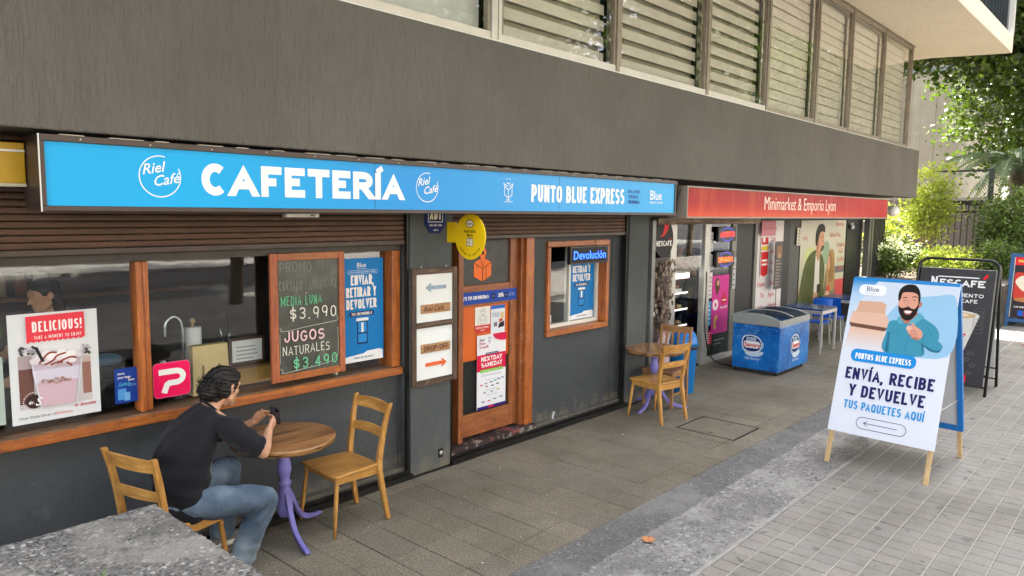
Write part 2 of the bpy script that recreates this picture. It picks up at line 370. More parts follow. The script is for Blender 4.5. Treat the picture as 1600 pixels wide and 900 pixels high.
def glyph(ch, r=0.3, e=30):
    A = 'Á' == ch; I_ = 'Í' == ch; U_ = 'Ú' == ch; N_ = 'Ñ' == ch
    ch = {'Á': 'A', 'Í': 'I', 'Ú': 'U', 'É': 'E', 'Ó': 'O'}.get(ch, ch)
    O = arc(.5, 1-r, .5, r, 180, 0)+arc(.5, r, .5, r, 0, -180)
    G = {
     'A': [([(0, 0), (.5, 1), (1, 0)], 0), ([(.2, .3), (.8, .3)], 0)],
     'B': [([(0, 0), (0, 1)], 0), ([(.02, 1), (.45, 1)]+arc(.5, .76, .42, .24, 90, -90)+[(0.02, .52)], 0), ([(.02, .52), (.5, .52)]+arc(.5, .26, .5, .26, 90, -90)+[(.02, 0)], 0)],
     'C': [(arc(.5, 1-r, .5, r, e, 180)+arc(.5, r, .5, r, 180, 360-e), 0)],
     'D': [([(0, 0), (0, 1)], 0), ([(.02, 1), (.4, 1)]+arc(.45, 1-r, .55, r, 90, 0)+arc(.45, r, .55, r, 0, -90)+[(.02, 0)], 0)],
     'E': [([(1, 1), (0, 1), (0, 0), (1, 0)], 0), ([(0, .52), (.86, .52)], 0)],
     'F': [([(1, 1), (0, 1), (0, 0)], 0), ([(0, .48), (.86, .48)], 0)],
     'G': [(arc(.5, 1-r, .5, r, e, 180)+arc(.5, r, .5, r, 180, 360)+[(1, .46), (.5, .46)], 0)],
     'H': [([(0, 0), (0, 1)], 0), ([(1, 0), (1, 1)], 0), ([(0, .5), (1, .5)], 0)],
     'I': [([(.5, 0), (.5, 1)], 0)],
     'J': [([(1, 1), (1, r)]+arc(.5, r, .5, r, 0, -175), 0)],
     'K': [([(0, 0), (0, 1)], 0), ([(1, 1), (0.05, .42)], 0), ([(.35, .58), (1, 0)], 0)],
     'L': [([(0, 1), (0, 0), (1, 0)], 0)],
     'M': [([(0, 0), (0, 1)], 0), ([(1, 0), (1, 1)], 0), ([(.03, 1), (.5, .22), (.97, 1)], 0)],
     'N': [([(0, 0), (0, 1)], 0), ([(1, 0), (1, 1)], 0), ([(.04, 1), (.96, 0)], 0)],
     'O': [(O, 1)], 'Q': [(O, 1), ([(.6, .25), (1.0, -.08)], 0)], '0': [(O, 1)],
     'P': [([(0, 0), (0, 1)], 0), ([(.02, 1), (.5, 1)]+arc(.5, .72, .5, .28, 90, -90)+[(.02, .44)], 0)],
     'R': [([(0, 0), (0, 1)], 0), ([(.02, 1), (.5, 1)]+arc(.5, .74, .5, .26, 90, -90)+[(.02, .48)], 0), ([(.45, .48), (1, 0)], 0)],
     'S': [(arc(.5, .76, .5, .24, e*.8, 270, 12)+arc(.5, .26, .5, .26, 90, -180+e*.8, 12), 0)],
     'T': [([(0, 1), (1, 1)], 0), ([(.5, 1), (.5, 0)], 0)],
     'U': [([(0, 1)]+arc(.5, r, .5, r, 180, 360)+[(1, 1)], 0)],
     'V': [([(0, 1), (.5, 0), (1, 1)], 0)],
     'W': [([(0, 1), (.25, 0), (.5, .85), (.75, 0), (1, 1)], 0)],
     'X': [([(0, 0), (1, 1)], 0), ([(0, 1), (1, 0)], 0)],
     'Y': [([(0, 1), (.5, .45), (1, 1)], 0), ([(.5, .45), (.5, 0)], 0)],
     'Z': [([(0, 1), (1, 1), (0, 0), (1, 0)], 0)],
     '1': [([(0.1, .75), (.6, 1), (.6, 0)], 0)],
     '2': [(arc(.5, .72, .5, .28, 170, -30, 10)+[(0, 0), (1, 0)], 0)],
     '3': [(arc(.5, .76, .48, .24, 160, -90, 10)+arc(.5, .26, .5, .26, 90, -160, 10), 0)],
     '4': [([(1, .28), (0, .28), (.72, 1)], 0), ([(.72, 1), (.72, 0)], 0)],
     '5': [([(.95, 1), (.1, 1), (.06, .56)]+arc(.5, .32, .5, .32, 120, -160, 10), 0)],
     '6': [([(.8, 1), (.15, .55)], 0), (arc(.5, .3, .5, .3, 0, 360, 16)[:-1], 1)],
     '8': [(arc(.5, .76, .45, .24, 0, 360, 16)[:-1], 1), (arc(.5, .26, .5, .26, 0, 360, 16)[:-1], 1)],
     '9': [(arc(.5, .68, .48, .32, 0, 360, 16)[:-1], 1), ([(.98, .68), (.8, 0)], 0)],
     '$': [(arc(.5, .7, .5, .2, 10, 270, 12)+arc(.5, .3, .5, .2, 90, -170, 12), 0), ([(.5, -.15), (.5, 1.15)], 0)],
     '.': [([(0, 0.0), (0, 0.0), (.9, 0.0)], 0)], ',': [([(.4, .04), (.1, -.18)], 0)],
     '!': [([(.5, .32), (.5, 1)], 0), ([(.5, 0), (.5, .1)], 0)], '-': [([(0, .45), (1, .45)], 0)], '+': [([(0, .45), (1, .45)], 0), ([(.5, .15), (.5, .75)], 0)],
     '&': [([(1, 0), (.25, .68)]+arc(.5, .82, .28, .18, 190, -20, 8)+[(.1, .35)]+arc(.4, .24, .36, .24, 170, 330, 8)+[(1, .45)], 0)],
     '/': [([(0, 0), (1, 1)], 0)], '|': [([(.5, 0), (.5, 1)], 0)], ':': [([(.5, 0), (.5, .1)], 0), ([(.5, .55), (.5, .65)], 0)],
     "'": [([(.5, .8), (.5, 1)], 0)],
    }
    g = [([(u, v) for u, v in st], bool(c)) for st, c in G.get(ch, [])]
    if A or U_: g.append(([(.42, 1.2), (.68, 1.4)], False))
    if I_: g.append(([(.3, 1.2), (1.3, 1.42)], False))
    if N_: g = [([(0, 0), (0, 1)], False), ([(1, 0), (1, 1)], False), ([(.04, 1), (.96, 0)], False), ([(.2, 1.2), (.8, 1.25)], False)]
    return g
def font(t, x, z, h, m, parent, d=0.004, shear=0, bold=0, sx=1.0, align='LEFT', name='lettering', rot=0):
    """small mixed-case print with the built-in typeface, facing -Y; h is the cap height"""
    c = bpy.data.curves.new(name, 'FONT'); c.body = t; c.size = h*1.38; c.shear = shear; c.offset = bold*h; c.align_x = align
    c.resolution_u = 2; c.materials.append(m)
    o = bpy.data.objects.new(name, c); COL.objects.link(o); o.parent = parent; o.location = (x, -d, z); o.rotation_euler = (R(90), R(rot), 0)
    o.scale = (sx, 1, 1); return o
def sheet(name, label, cat, x0, z0, x1, z1, y, m, th=0.002, group=None, rz=0, r=0):
    """a flat sign or poster: root mesh whose front face is y = 0 in its own frame, lower left corner at its origin"""
    b = MB()
    if r: b.prism(rr_pts(0, 0, x1-x0, z1-z0, r), 0, th)
    else: b.box(0, x1-x0, 0, th, 0, z1-z0)
    o = b.build(name, m); o.location = (x0, y, z0); o.rotation_euler = (0, 0, rz); tag(o, label, cat, group); return o, x1-x0, z1-z0
# ------------------------------------------------------------------ materials of the setting
def stucco(name, c, zs=3.0, xs=26.0, strength=0.5, var=0.1, dist=0.012, streaks=None, scuffs=None):
    m, nt, b = newmat(name)
    v = coords(nt, (xs, xs, zs)); f = noise(nt, v, 2.2, 6, 0.6, 0.6)
    big = noise(nt, coords(nt, (1, 1, 1)), 1.1, 4)
    fine = noise(nt, coords(nt, (1, 1, .4)), 60, 4)
    col = ramp(nt, big, [(0.3, sc(c, 1-var)), (0.7, sc(c, 1+var))])
    col = mixc(nt, ramp(nt, f, [(0.38, (0.35, 0.35, 0.35, 1)), (0.5, (0, 0, 0, 1))]), col, sc(c, 0.72))
    if streaks:
        s1_ = noise(nt, coords(nt, (2.2, 2.2, .16)), 2.0, 5, .6); s2_ = noise(nt, coords(nt, (.5, .5, .5)), 1.6, 3)
        col = mixc(nt, ramp(nt, s1_, [(.55, (0, 0, 0, 1)), (.72, (streaks,)*3+(1,))]), col, sc(c, .62)); col = mixc(nt, ramp(nt, s2_, [(.52, (0, 0, 0, 1)), (.68, (streaks*.8,)*3+(1,))]), col, sc(c, 1.3))
    if scuffs:
        g_ = N(nt, 'ShaderNodeNewGeometry'); sz = N(nt, 'ShaderNodeSeparateXYZ'); nt.links.new(g_.outputs['Position'], sz.inputs[0]); n_ = noise(nt, coords(nt, (1, 1, .6)), 8, 6, .7)
        ma = N(nt, 'ShaderNodeMath', operation='MULTIPLY_ADD'); nt.links.new(sz.outputs['Z'], ma.inputs[0]); ma.inputs[1].default_value = -1.1; nt.links.new(n_, ma.inputs[2]); col = mixc(nt, ramp(nt, ma.outputs[0], [(.30, (0, 0, 0, 1)), (.48, (.6, .6, .6, 1))]), col, rgb(122, 114, 98))
        s1_ = noise(nt, coords(nt, (1, 1, 1)), 5, 6, .75); s2_ = noise(nt, coords(nt, (2, 2, 9)), 6, 4, .7)
        col = mixc(nt, ramp(nt, s1_, [(.60, (0, 0, 0, 1)), (.70, (scuffs,)*3+(1,))]), col, sc(c, 1.75)); col = mixc(nt, ramp(nt, s2_, [(.66, (0, 0, 0, 1)), (.72, (scuffs,)*3+(1,))]), col, (c[0]*2.6, c[1]*2.4, c[2]*2.1, 1))
    nt.links.new(col, b.inputs['Base Color']); b.inputs['Roughness'].default_value = 0.85
    b.inputs['Specular IOR Level'].default_value = 0.25
    a = N(nt, 'ShaderNodeMath', operation='ADD'); nt.links.new(f, a.inputs[0])
    mu = N(nt, 'ShaderNodeMath', operation='MULTIPLY'); nt.links.new(fine, mu.inputs[0]); mu.inputs[1].default_value = 0.5; nt.links.new(mu.outputs[0], a.inputs[1])
    bump(nt, b, a.outputs[0], strength, dist); return m
M_band = stucco('combed_stucco', rgb(108, 104, 98), strength=1.0, streaks=.28, dist=.022)
M_wall = stucco('dark_grey_wall_paint', rgb(76, 79, 82), zs=6, xs=22, strength=0.45, var=0.14, scuffs=.28)
M_pil = stucco('grey_pilaster_paint', rgb(84, 88, 89), zs=4, xs=20, strength=0.3, var=0.12, scuffs=.25)
M_soffit = stucco('cream_soffit', rgb(234, 222, 204), zs=8, xs=8, strength=0.12, var=0.03)
M_white = paint('white_frame_paint', rgb(226, 224, 216), 0.4, 0.06)
M_alu = paint('weathered_bronze_aluminium', rgb(150, 139, 124), 0.42, 0.16, metallic=0.45)
M_alul = paint('pale_aluminium', rgb(205, 200, 190), 0.38, 0.08, metallic=0.3)
M_blind = paint('blind_fabric', rgb(216, 212, 200), 0.85, 0.06)
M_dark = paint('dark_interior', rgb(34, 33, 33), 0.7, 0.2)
M_black = paint('black_void_board', rgb(14, 14, 15), 0.4, 0.1)
M_rail = paint('dark_rail_metal', rgb(48, 48, 46), 0.35, 0.35, metallic=0.6, scale=14, bumpy=0.3)
M_shut = paint('brown_shutter', rgb(96, 72, 58), 0.5, 0.25, metallic=0.1, scale=5, bumpy=0.25)
M_orw = wood('varnished_orange_wood_z', (0.32, 0.08, 0.014, 1), (0.56, 0.17, 0.03, 1), 'Z', rough=0.32)
M_orwx = wood('varnished_orange_wood_x', (0.30, 0.08, 0.016, 1), (0.52, 0.165, 0.032, 1), 'X', rough=0.32, wear=rgb(92, 66, 46))
M_sill = wood('worn_sill_wood', (0.10, 0.055, 0.03, 1), (0.27, 0.14, 0.07, 1), 'X', rough=0.45, wear=rgb(70, 62, 58))
M_door = wood('door_wood', (0.22, 0.065, 0.02, 1), (0.40, 0.13, 0.035, 1), 'Z', rough=0.38, wear=rgb(96, 60, 38))
M_doorx = wood('door_rail_wood', (0.24, 0.07, 0.02, 1), (0.42, 0.14, 0.04, 1), 'X', rough=0.38, wear=rgb(100, 66, 42))
M_glass = glass_mat('shop_glass', refl=.85, base=0.015)
M_uglass = glass_mat('upper_glass', refl=0.55, base=0.015, tint=(.96, .96, .95, 1))
def stone(name, base, specks, scale=90, bumps=0.5, light=None, lscale=1.6, stain=None, rough=0.85, bd=.012):
    """exposed aggregate: pebbles of several tones in cement"""
    m, nt, b = newmat(name); v = coords(nt)
    wn = N(nt, 'ShaderNodeTexNoise'); wn.inputs['Scale'].default_value = scale*.5; nt.links.new(v, wn.inputs['Vector']); wv = N(nt, 'ShaderNodeVectorMath', operation='MULTIPLY_ADD'); nt.links.new(wn.outputs['Color'], wv.inputs[0]); wv.inputs[1].default_value = (1.1/scale,)*3; nt.links.new(v, wv.inputs[2]); v = wv.outputs[0]
    vo = N(nt, 'ShaderNodeTexVoronoi'); vo.inputs['Scale'].default_value = scale; nt.links.new(v, vo.inputs['Vector'])
    sep = N(nt, 'ShaderNodeSeparateColor'); nt.links.new(vo.outputs['Color'], sep.inputs[0])
    peb = ramp(nt, sep.outputs[0], specks)
    vd = N(nt, 'ShaderNodeTexVoronoi'); vd.feature = 'DISTANCE_TO_EDGE'; vd.inputs['Scale'].default_value = scale; nt.links.new(v, vd.inputs['Vector'])
    edge = ramp(nt, vd.outputs['Distance'], [(0.03, (0, 0, 0, 1)), (0.12, (1, 1, 1, 1))])
    col = mixc(nt, edge, base, peb)
    big = noise(nt, v, 1.3, 6, 0.65)
    col = mixc(nt, ramp(nt, big, [(0.36, (0.5, 0.5, 0.5, 1)), (0.52, (0, 0, 0, 1))]), col, sc(base, 0.55))
    if light: col = mixc(nt, ramp(nt, noise(nt, v, lscale, 6, 0.7), [(0.5, (0, 0, 0, 1)), (0.62, (0.6, 0.6, 0.6, 1))]), col, light)
    if stain: col = mixc(nt, ramp(nt, noise(nt, v, 9, 3, 0.5), [(0.64, (0, 0, 0, 1)), (0.70, (0.55, 0.55, 0.55, 1))]), col, stain)
    nt.links.new(col, b.inputs['Base Color']); b.inputs['Roughness'].default_value = rough; b.inputs['Specular IOR Level'].default_value = 0.3
    hm = N(nt, 'ShaderNodeMath', operation='MULTIPLY_ADD'); nt.links.new(sep.outputs[1], hm.inputs[0]); hm.inputs[1].default_value = .35; nt.links.new(vd.outputs['Distance'], hm.inputs[2]); bump(nt, b, hm.outputs[0], bumps, bd); return m
def tiled(name, tones, scale, bumpy=0.4, stain=0.5, grit_c=1.0):
    """concrete units: each object gets its own tone, with grit and gum-like spots"""
    m, nt, b = newmat(name); v = coords(nt, kind='Object')
    geo = N(nt, 'ShaderNodeNewGeometry'); pos = geo.outputs['Position']
    oi = N(nt, 'ShaderNodeObjectInfo'); at = N(nt, 'ShaderNodeAttribute', attribute_name='tone')
    ad = N(nt, 'ShaderNodeMath', operation='ADD'); nt.links.new(oi.outputs['Random'], ad.inputs[0]); nt.links.new(at.outputs['Fac'], ad.inputs[1])
    fr = N(nt, 'ShaderNodeMath', operation='FRACT'); nt.links.new(ad.outputs[0], fr.inputs[0])
    col = ramp(nt, fr.outputs[0], tones)
    grit = noise(nt, pos, scale, 5, 0.7); big = noise(nt, pos, 1.1, 5, 0.65)
    col = mixc(nt, 1.0, col, ramp(nt, grit, [(0.36, (1-.4*grit_c*.8,)*3+(1,)), (0.5, (1, 1, 1, 1)), (0.62, (1+.22*grit_c,)*3+(1,)), (0.72, (1+.8*grit_c*(grit_c > 1.2),)*3+(1,))]), 'MULTIPLY')
    col = mixc(nt, 1.0, col, ramp(nt, big, [(0.34, (0.72, 0.71, 0.68, 1)), (0.6, (1.08, 1.08, 1.08, 1))]), 'MULTIPLY')
    sp = noise(nt, pos, 7.5, 2, 0.4)
    col = mixc(nt, ramp(nt, sp, [(0.67, (0, 0, 0, 1)), (0.70, (stain, stain, stain, 1))]), col, (0.12, 0.115, 0.105, 1))
    st2 = N(nt, 'ShaderNodeMapping'); st2.inputs['Scale'].default_value = (5, 14, 5); nt.links.new(pos, st2.inputs[0])
    col = mixc(nt, ramp(nt, noise(nt, st2.outputs[0], 1.0, 5, 0.7, 0.8), [(0.60, (0, 0, 0, 1)), (0.70, (stain*0.7,)*3+(1,))]), col, (0.16, 0.15, 0.14, 1))
    nt.links.new(col, b.inputs['Base Color']); b.inputs['Roughness'].default_value = 0.78; b.inputs['Specular IOR Level'].default_value = 0.35
    bump(nt, b, grit, bumpy, 0.004); return m
M_slab = tiled('aggregate_slab', [(0, rgb(122, 115, 99)), (0.35, rgb(127, 119, 102)), (.7, rgb(119, 113, 99)), (1, rgb(125, 117, 101))], 75, 0.9, 0.25, grit_c=1.6)
M_paver = tiled('concrete_paver', [(0, rgb(138, 135, 127)), (0.35, rgb(144, 140, 131)), (0.6, rgb(141, 138, 130)), (0.8, rgb(147, 140, 132)), (1, rgb(136, 134, 128))], 130, 0.4, 0.75)
def far_paving():
    m, nt, b = newmat('jointed_paving'); geo = N(nt, 'ShaderNodeNewGeometry'); br = N(nt, 'ShaderNodeTexBrick'); nt.links.new(geo.outputs['Position'], br.inputs['Vector']); br.offset = 0.0
    for k_, v_ in (('Scale', 1.0), ('Mortar Size', .012), ('Brick Width', .583), ('Row Height', .637)): br.inputs[k_].default_value = v_
    br.inputs['Color1'].default_value = rgb(150, 146, 138); br.inputs['Color2'].default_value = rgb(166, 160, 150); br.inputs['Mortar'].default_value = rgb(84, 80, 74)
    col = mixc(nt, ramp(nt, noise(nt, geo.outputs['Position'], 1.2, 5, .65), [(.4, (.5, .5, .5, 1)), (.6, (0, 0, 0, 1))]), br.outputs['Color'], rgb(104, 100, 94)); nt.links.new(col, b.inputs['Base Color']); b.inputs['Roughness'].default_value = .8; return m
M_far = far_paving()
M_strip = stone('washed_concrete', rgb(140, 138, 133), [(0.0, rgb(84, 83, 81)), (0.2, rgb(122, 121, 118)), (0.75, rgb(140, 138, 134)), (1, rgb(176, 174, 167))], 42, 0.8, rgb(172, 170, 163), 1.8)
M_stripd = stone('smooth_dark_concrete', rgb(112, 111, 107), [(0.0, rgb(86, 86, 84)), (0.5, rgb(106, 105, 102)), (0.9, rgb(116, 115, 111)), (1, rgb(150, 148, 142))], 50, 0.5, rgb(136, 134, 128), .9)
M_plant = stone('pebble_concrete', rgb(136, 132, 124), [(0.0, rgb(62, 62, 65)), (0.3, rgb(100, 99, 98)), (0.6, rgb(126, 124, 120)), (0.85, rgb(152, 149, 142)), (1, rgb(206, 203, 196))], 58, 1.0, rgb(168, 164, 154), 2.2)
M_joint = paint('grey_bedding', rgb(58, 56, 51), 0.9, 0.2)
M_mortar = paint('pale_joint_mortar', rgb(178, 173, 160), 0.9, 0.12, scale=20)
M_edge = paint('pale_concrete_edge', rgb(158, 156, 149), 0.85, 0.2, scale=12, bumpy=0.4)
M_asph = paint('asphalt', (0.05, 0.05, 0.05, 1), 0.8, 0.2)
M_rough = stone('garden_wall_stone', rgb(70, 68, 64), [(0.0, rgb(48, 47, 45)), (0.5, rgb(72, 70, 66)), (1, rgb(96, 93, 88))], 9, 1.0)

# ------------------------------------------------------------------ ground
def plain(name, m, x0, x1, y0, y1, z, kind='structure'):
    b = MB(); b.add([(x0, y0, z), (x1, y0, z), (x1, y1, z), (x0, y1, z)], [(0, 1, 2, 3)]); return tag(b.build(name, m), kind=kind)
g = MB().box(-300, 300, -300, 300, -0.5, -0.17); g = tag(g.build('ground', M_joint), kind='structure')
plain('road', M_asph, -300, 300, -19, -9.2, -0.12)
tag(MB().box(-60, 60, -9.2, -9.02, -0.3, 0.0).build('kerb', M_edge, bevel=0.02), kind='structure')
tag(MB().box(-60, 60, -23, -19, -0.3, 0.0).build('far_pavement', M_edge), kind='structure')

pave = tag(empty('slab_pavement'), kind='structure')
tag(MB().box(-6, 40, 3.13, 10, -0.16, -0.012).build('bedding', M_joint, pave))
def boxmesh(name, w, d, h, m, cham=0.004):
    b = MB(); c = cham; z0, z1 = -h, 0
    V = [(0, 0, z0), (w, 0, z0), (w, d, z0), (0, d, z0), (0, 0, z1-c), (w, 0, z1-c), (w, d, z1-c), (0, d, z1-c), (c, c, z1), (w-c, c, z1), (w-c, d-c, z1), (c, d-c, z1)]
    F = [(0, 1, 5, 4), (1, 2, 6, 5), (2, 3, 7, 6), (3, 0, 4, 7), (4, 5, 9, 8), (5, 6, 10, 9), (6, 7, 11, 10), (7, 4, 8, 11), (8, 9, 10, 11)]
    me = bpy.data.meshes.new(name); me.from_pydata(V, [], F); me.materials.append(m); return me
rows = [(5.263, 5.5), (4.795, 5.263), (4.327, 4.795), (3.859, 4.327), (3.391, 3.859), (3.13, 3.391)]
px = 3.604-0.2675*8
hx0, hx1, hy0, hy1 = 7.245, 7.885, 3.34, 4.03
cache = {}
for k in range(70):
    xa = px+k*0.2675; xb = xa+0.2675
    for ri, (ya, yb) in enumerate(rows):
        y1 = yb
        if xa < 8.1:
            if ya > 4.9: continue
            if yb > 4.9: y1 = 4.93
        if xb > 18.6: continue
        if xa < 1.45 and ya < 3.7: continue
        # the inspection cover interrupts the slabs
        R0 = [(xa, xb-.005, ya, y1-.004)]
        g_ = .004
        if xb > hx0 and xa < hx1 and yb > hy0 and ya < hy1:
            R0 = []
            if ya < hy0-.03: R0.append((xa, xb-.005, ya, hy0-g_))
            if y1 > hy1+.03: R0.append((xa, xb-.005, hy1+g_, y1-.004))
            m0, m1 = max(ya, hy0-g_), min(y1-.004, hy1+g_)
            if xa < hx0-.03: R0.append((xa, hx0-g_, m0+.002, m1-.002))
            if xb > hx1+.03: R0.append((hx1+g_, xb-.005, m0+.002, m1-.002))
        for q0, q1, p0, p1 in R0:
            key = (round(q1-q0, 3), round(p1-p0, 3))
            if key not in cache: cache[key] = boxmesh('paving_slab', q1-q0, p1-p0, 0.05, M_slab, 0.003)
            o = bpy.data.objects.new('paving_slab', cache[key]); COL.objects.link(o); o.parent = pave
            o.location = (q0, p0, random.uniform(-0.002, 0.0015)); o.rotation_euler = (random.uniform(-.003, .003), random.uniform(-.004, .004), 0)
hatch = thing('inspection_cover', 'square paved inspection cover with a dark metal rim set in the walkway', 'manhole cover', (hx0, hy0, 0))
b = MB(); w, d = hx1-hx0, hy1-hy0
for x0, x1, y0, y1 in ((0, w, 0, .012), (0, w, d-.012, d), (0, .012, .012, d-.012), (w-.012, w, .012, d-.012)): b.box(x0, x1, y0, y1, -.05, .003)
b.build('rim', M_rail, hatch)
MB().box(0.016, w-0.016, 0.016, d-0.016, -0.05, 0.0).build('lid', M_slab, hatch)
MB().box(0.06, 0.12, 0.3, 0.325, -0.01, 0.0015).build('handle', M_rail, hatch); MB().box(0.5, 0.56, 0.3, 0.325, -0.01, 0.0015).build('handle', M_rail, hatch)

def jagged(x0, x1, y0, y1, z, j0, j1, step=.035):
    """a cast strip with a ragged edge"""
    n = int((x1-x0)/step); V = []; F = []; a0 = a1 = 0.0
    for k in range(n+1):
        a0 = a0*.7+random.uniform(-j0, j0); a1 = a1*.7+random.uniform(-j1, j1); x = x0+(x1-x0)*k/n; V += [(x, y0+a0, z-.1), (x, y0+a0, z), (x, y1+a1, z), (x, y1+a1, z-.1)]
    for k in range(n): F += [(4*k, 4*k+4, 4*k+5, 4*k+1), (4*k+1, 4*k+5, 4*k+6, 4*k+2), (4*k+2, 4*k+6, 4*k+7, 4*k+3)]
    return MB().add(V, F, False)
tag(MB().box(-6, 19.4, 2.76, 3.126, -0.1, -0.0045).build('dark_concrete_strip', M_stripd), kind='structure')
tag(jagged(-6, 19.4, 2.22, 2.79, -0.002, .0, .012).build('washed_concrete_strip', M_strip), kind='structure')
tag(jagged(-6, 19.4, 2.205, 2.237, 0.001, .001, .007).build('concrete_edging', M_edge), kind='structure')

pv = tag(empty('paver_pavement'), kind='structure')
tag(MB().box(-6, 60, -2.82, 2.203, -0.16, -0.012).build('bedding', M_joint, pv))
for j in range(-28, 3):
    yy = 1.742+.0035+j*.159-.0045+(.0 if True else 0)
    if -2.7 < yy < 2.19: MB().box(-5, 22, yy-.0035, yy+.0035, -.011, -.0022).build('mortar_joint', M_mortar, pv)
pm = [boxmesh('paver', 0.1410, 0.1510, 0.03, M_paver, 0.004), boxmesh('paver', 0.1410, 0.1510, 0.03, M_paver, 0.006)]
cells = []
Xo, Yo, PW, PD = 4.938, 1.742, 0.583, 0.637
for i in range(-16, 38):
    for j in range(-6, 2):
        for a in range(4):
            for c in range(4):
                x = Xo+i*PW+a*0.1446+0.004; y = Yo + (j*4+c)*0.159+0.0035
                if y+0.15 > 2.23 or y < -2.8 or x > 22 or x < 1.6 and y > -0.6 and y < 3.8: continue
                cells.append((x, y))
def seen(x, y):
    v = Vector((x, y, 0))-Vector((0, 0, 2.4)); z = v.dot(fw); 
    if z < 0.5: return 0
    u = v.dot(rt2)/z*1150; w = v.dot(up2)/z*1150
    return 1/z if abs(u) < 800 and abs(w) < 455 else 0
cells.sort(key=lambda c: -seen(c[0]+.07, c[1]+.07))
for x, y in cells[:298]:
    o = bpy.data.objects.new('paver', pm[random.random() < .3]); COL.objects.link(o); o.parent = pv
    o.scale = (1, .93 if y > 2.05 else 1, 1); o.location = (x, y, random.uniform(-0.0015, 0.001)); o.rotation_euler = (random.uniform(-.006, .006), random.uniform(-.006, .006), random.uniform(-.004, .004))
V, F, T = [], [], []
base = np.array([v.co[:] for v in pm[0].vertices]); fs = [tuple(p.vertices) for p in pm[0].polygons]
for x, y in cells[298:]:
    n = len(V)*0+len(T)*12; dz = random.uniform(-0.0015, 0.001); t = random.random(); T.append(t)
    V += [(a[0]+x, a[1]*(.93 if y > 2.05 else 1)+y, a[2]+dz) for a in base]; F += [tuple(q+n for q in f) for f in fs]
me = bpy.data.meshes.new('far_pavers'); me.from_pydata(V, [], F); me.materials.append(M_paver)
at = me.attributes.new('tone', 'FLOAT', 'FACE'); at.data.foreach_set('value', np.repeat(T, len(fs)).astype('f'))
o = bpy.data.objects.new('far_pavers', me); COL.objects.link(o); o.parent = pv; o['kind'] = 'stuff'
plain('street_pavement', M_paver, 22.1, 60, -2.8, 2.2, -0.001); plain('kerbside_pavement', M_far, -60, 60, -9.0, -2.82, -0.001)

# planter in front (lower left)
pl = thing('planter', 'low wide planter of exposed pebble concrete in the near corner behind the seated man', 'planter', (1.47, 3.76, 0))
b = MB()
def bumpy_top(x0, x1, y0, y1, z, step):
    nx = int((x1-x0)/step); ny = int((y1-y0)/step); V = []; F = []
    for j in range(ny+1):
        for i in range(nx+1):
            e = i in (0, nx) or j in (0, ny)
            V.append((x0+(x1-x0)*i/nx+random.uniform(-.3, .3)*step*(not e)+(random.uniform(-.006, .003) if i == nx else 0), y0+(y1-y0)*j/ny+random.uniform(-.3, .3)*step*(not e)+(random.uniform(-.006, .003) if j == ny else 0), z+random.uniform(-0.003, 0.003)-(0.004 if e else 0)))
    for j in range(ny):
        for i in range(nx): F.append((j*(nx+1)+i, j*(nx+1)+i+1, (j+1)*(nx+1)+i+1, (j+1)*(nx+1)+i))
    n = len(V)
    rim = [i for i in range(nx+1)]+[j*(nx+1)+nx for j in range(1, ny+1)]+[ny*(nx+1)+i for i in range(nx-1, -1, -1)]+[j*(nx+1) for j in range(ny-1, 0, -1)]
    for q in rim: V.append((V[q][0], V[q][1], 0))
    L = len(rim)
    for k in range(L): F.append((rim[k], n+k, n+(k+1) % L, rim[(k+1) % L]))
    return V, F
V, F = bumpy_top(-2.2, 0, -3.9, 0, 0.9, 0.014)
b.add(V, F, True); b.build('rim', M_plant, pl)
wd = thing('weed_sprout', 'small green weed growing from the planter top at the lower edge', 'weed', (0.99, 3.08, 0.9))
b = MB(); b.tube([(0, 0, 0), (.004, 0, .025), (.012, .002, .05)], [.0015, .0012, .0008], 5)
b.build('stem', paint('weed_stem', rgb(120, 150, 60), .5), wd)
b = MB()
for k in range(14):
    a = k*2.4; z = 0.008+0.0032*k; r = 0.02-0.0008*k; c = Vector((0.002+z*0.15, 0, z)); d = Vector((math.cos(a), math.sin(a), 0.35)); s_ = Vector((-math.sin(a), math.cos(a), 0))*0.005
    b.add([c, c+d*r*.5+s_, c+d*r, c+d*r*.5-s_], [(0, 1, 2, 3)])
b.build('leaves', leafmat('weed_leaf', (0.10, 0.22, 0.03, 1), (0.2, 0.4, 0.05, 1)), wd)

# ------------------------------------------------------------------ the building
B = thing('building', 'grey stuccoed building with shops below and strip windows above', 'building', (4.4, 4.97, 0))
Bo = Vector((4.4, 4.97, 0))
def part(name, mb, m, parent=None, bevel=0, world=True):
    """adds a piece given in world coordinates under the building or one of its parts"""
    p = parent or B; o = mb.build(name, m, p, bevel=bevel)
    o.location = -Bo if p is B else (0, 0, 0)
    return o
def root(name, mb, m, bevel=0): return part(name, mb, m, None, bevel)
def sub(name, mb, m, p, bevel=0):
    o = mb.build(name, m, p, bevel=bevel); return o
root('facade_band', MB().box(-7, 18.65, 4.5, 9.5, 2.802, 3.86), M_band, bevel=0.01)
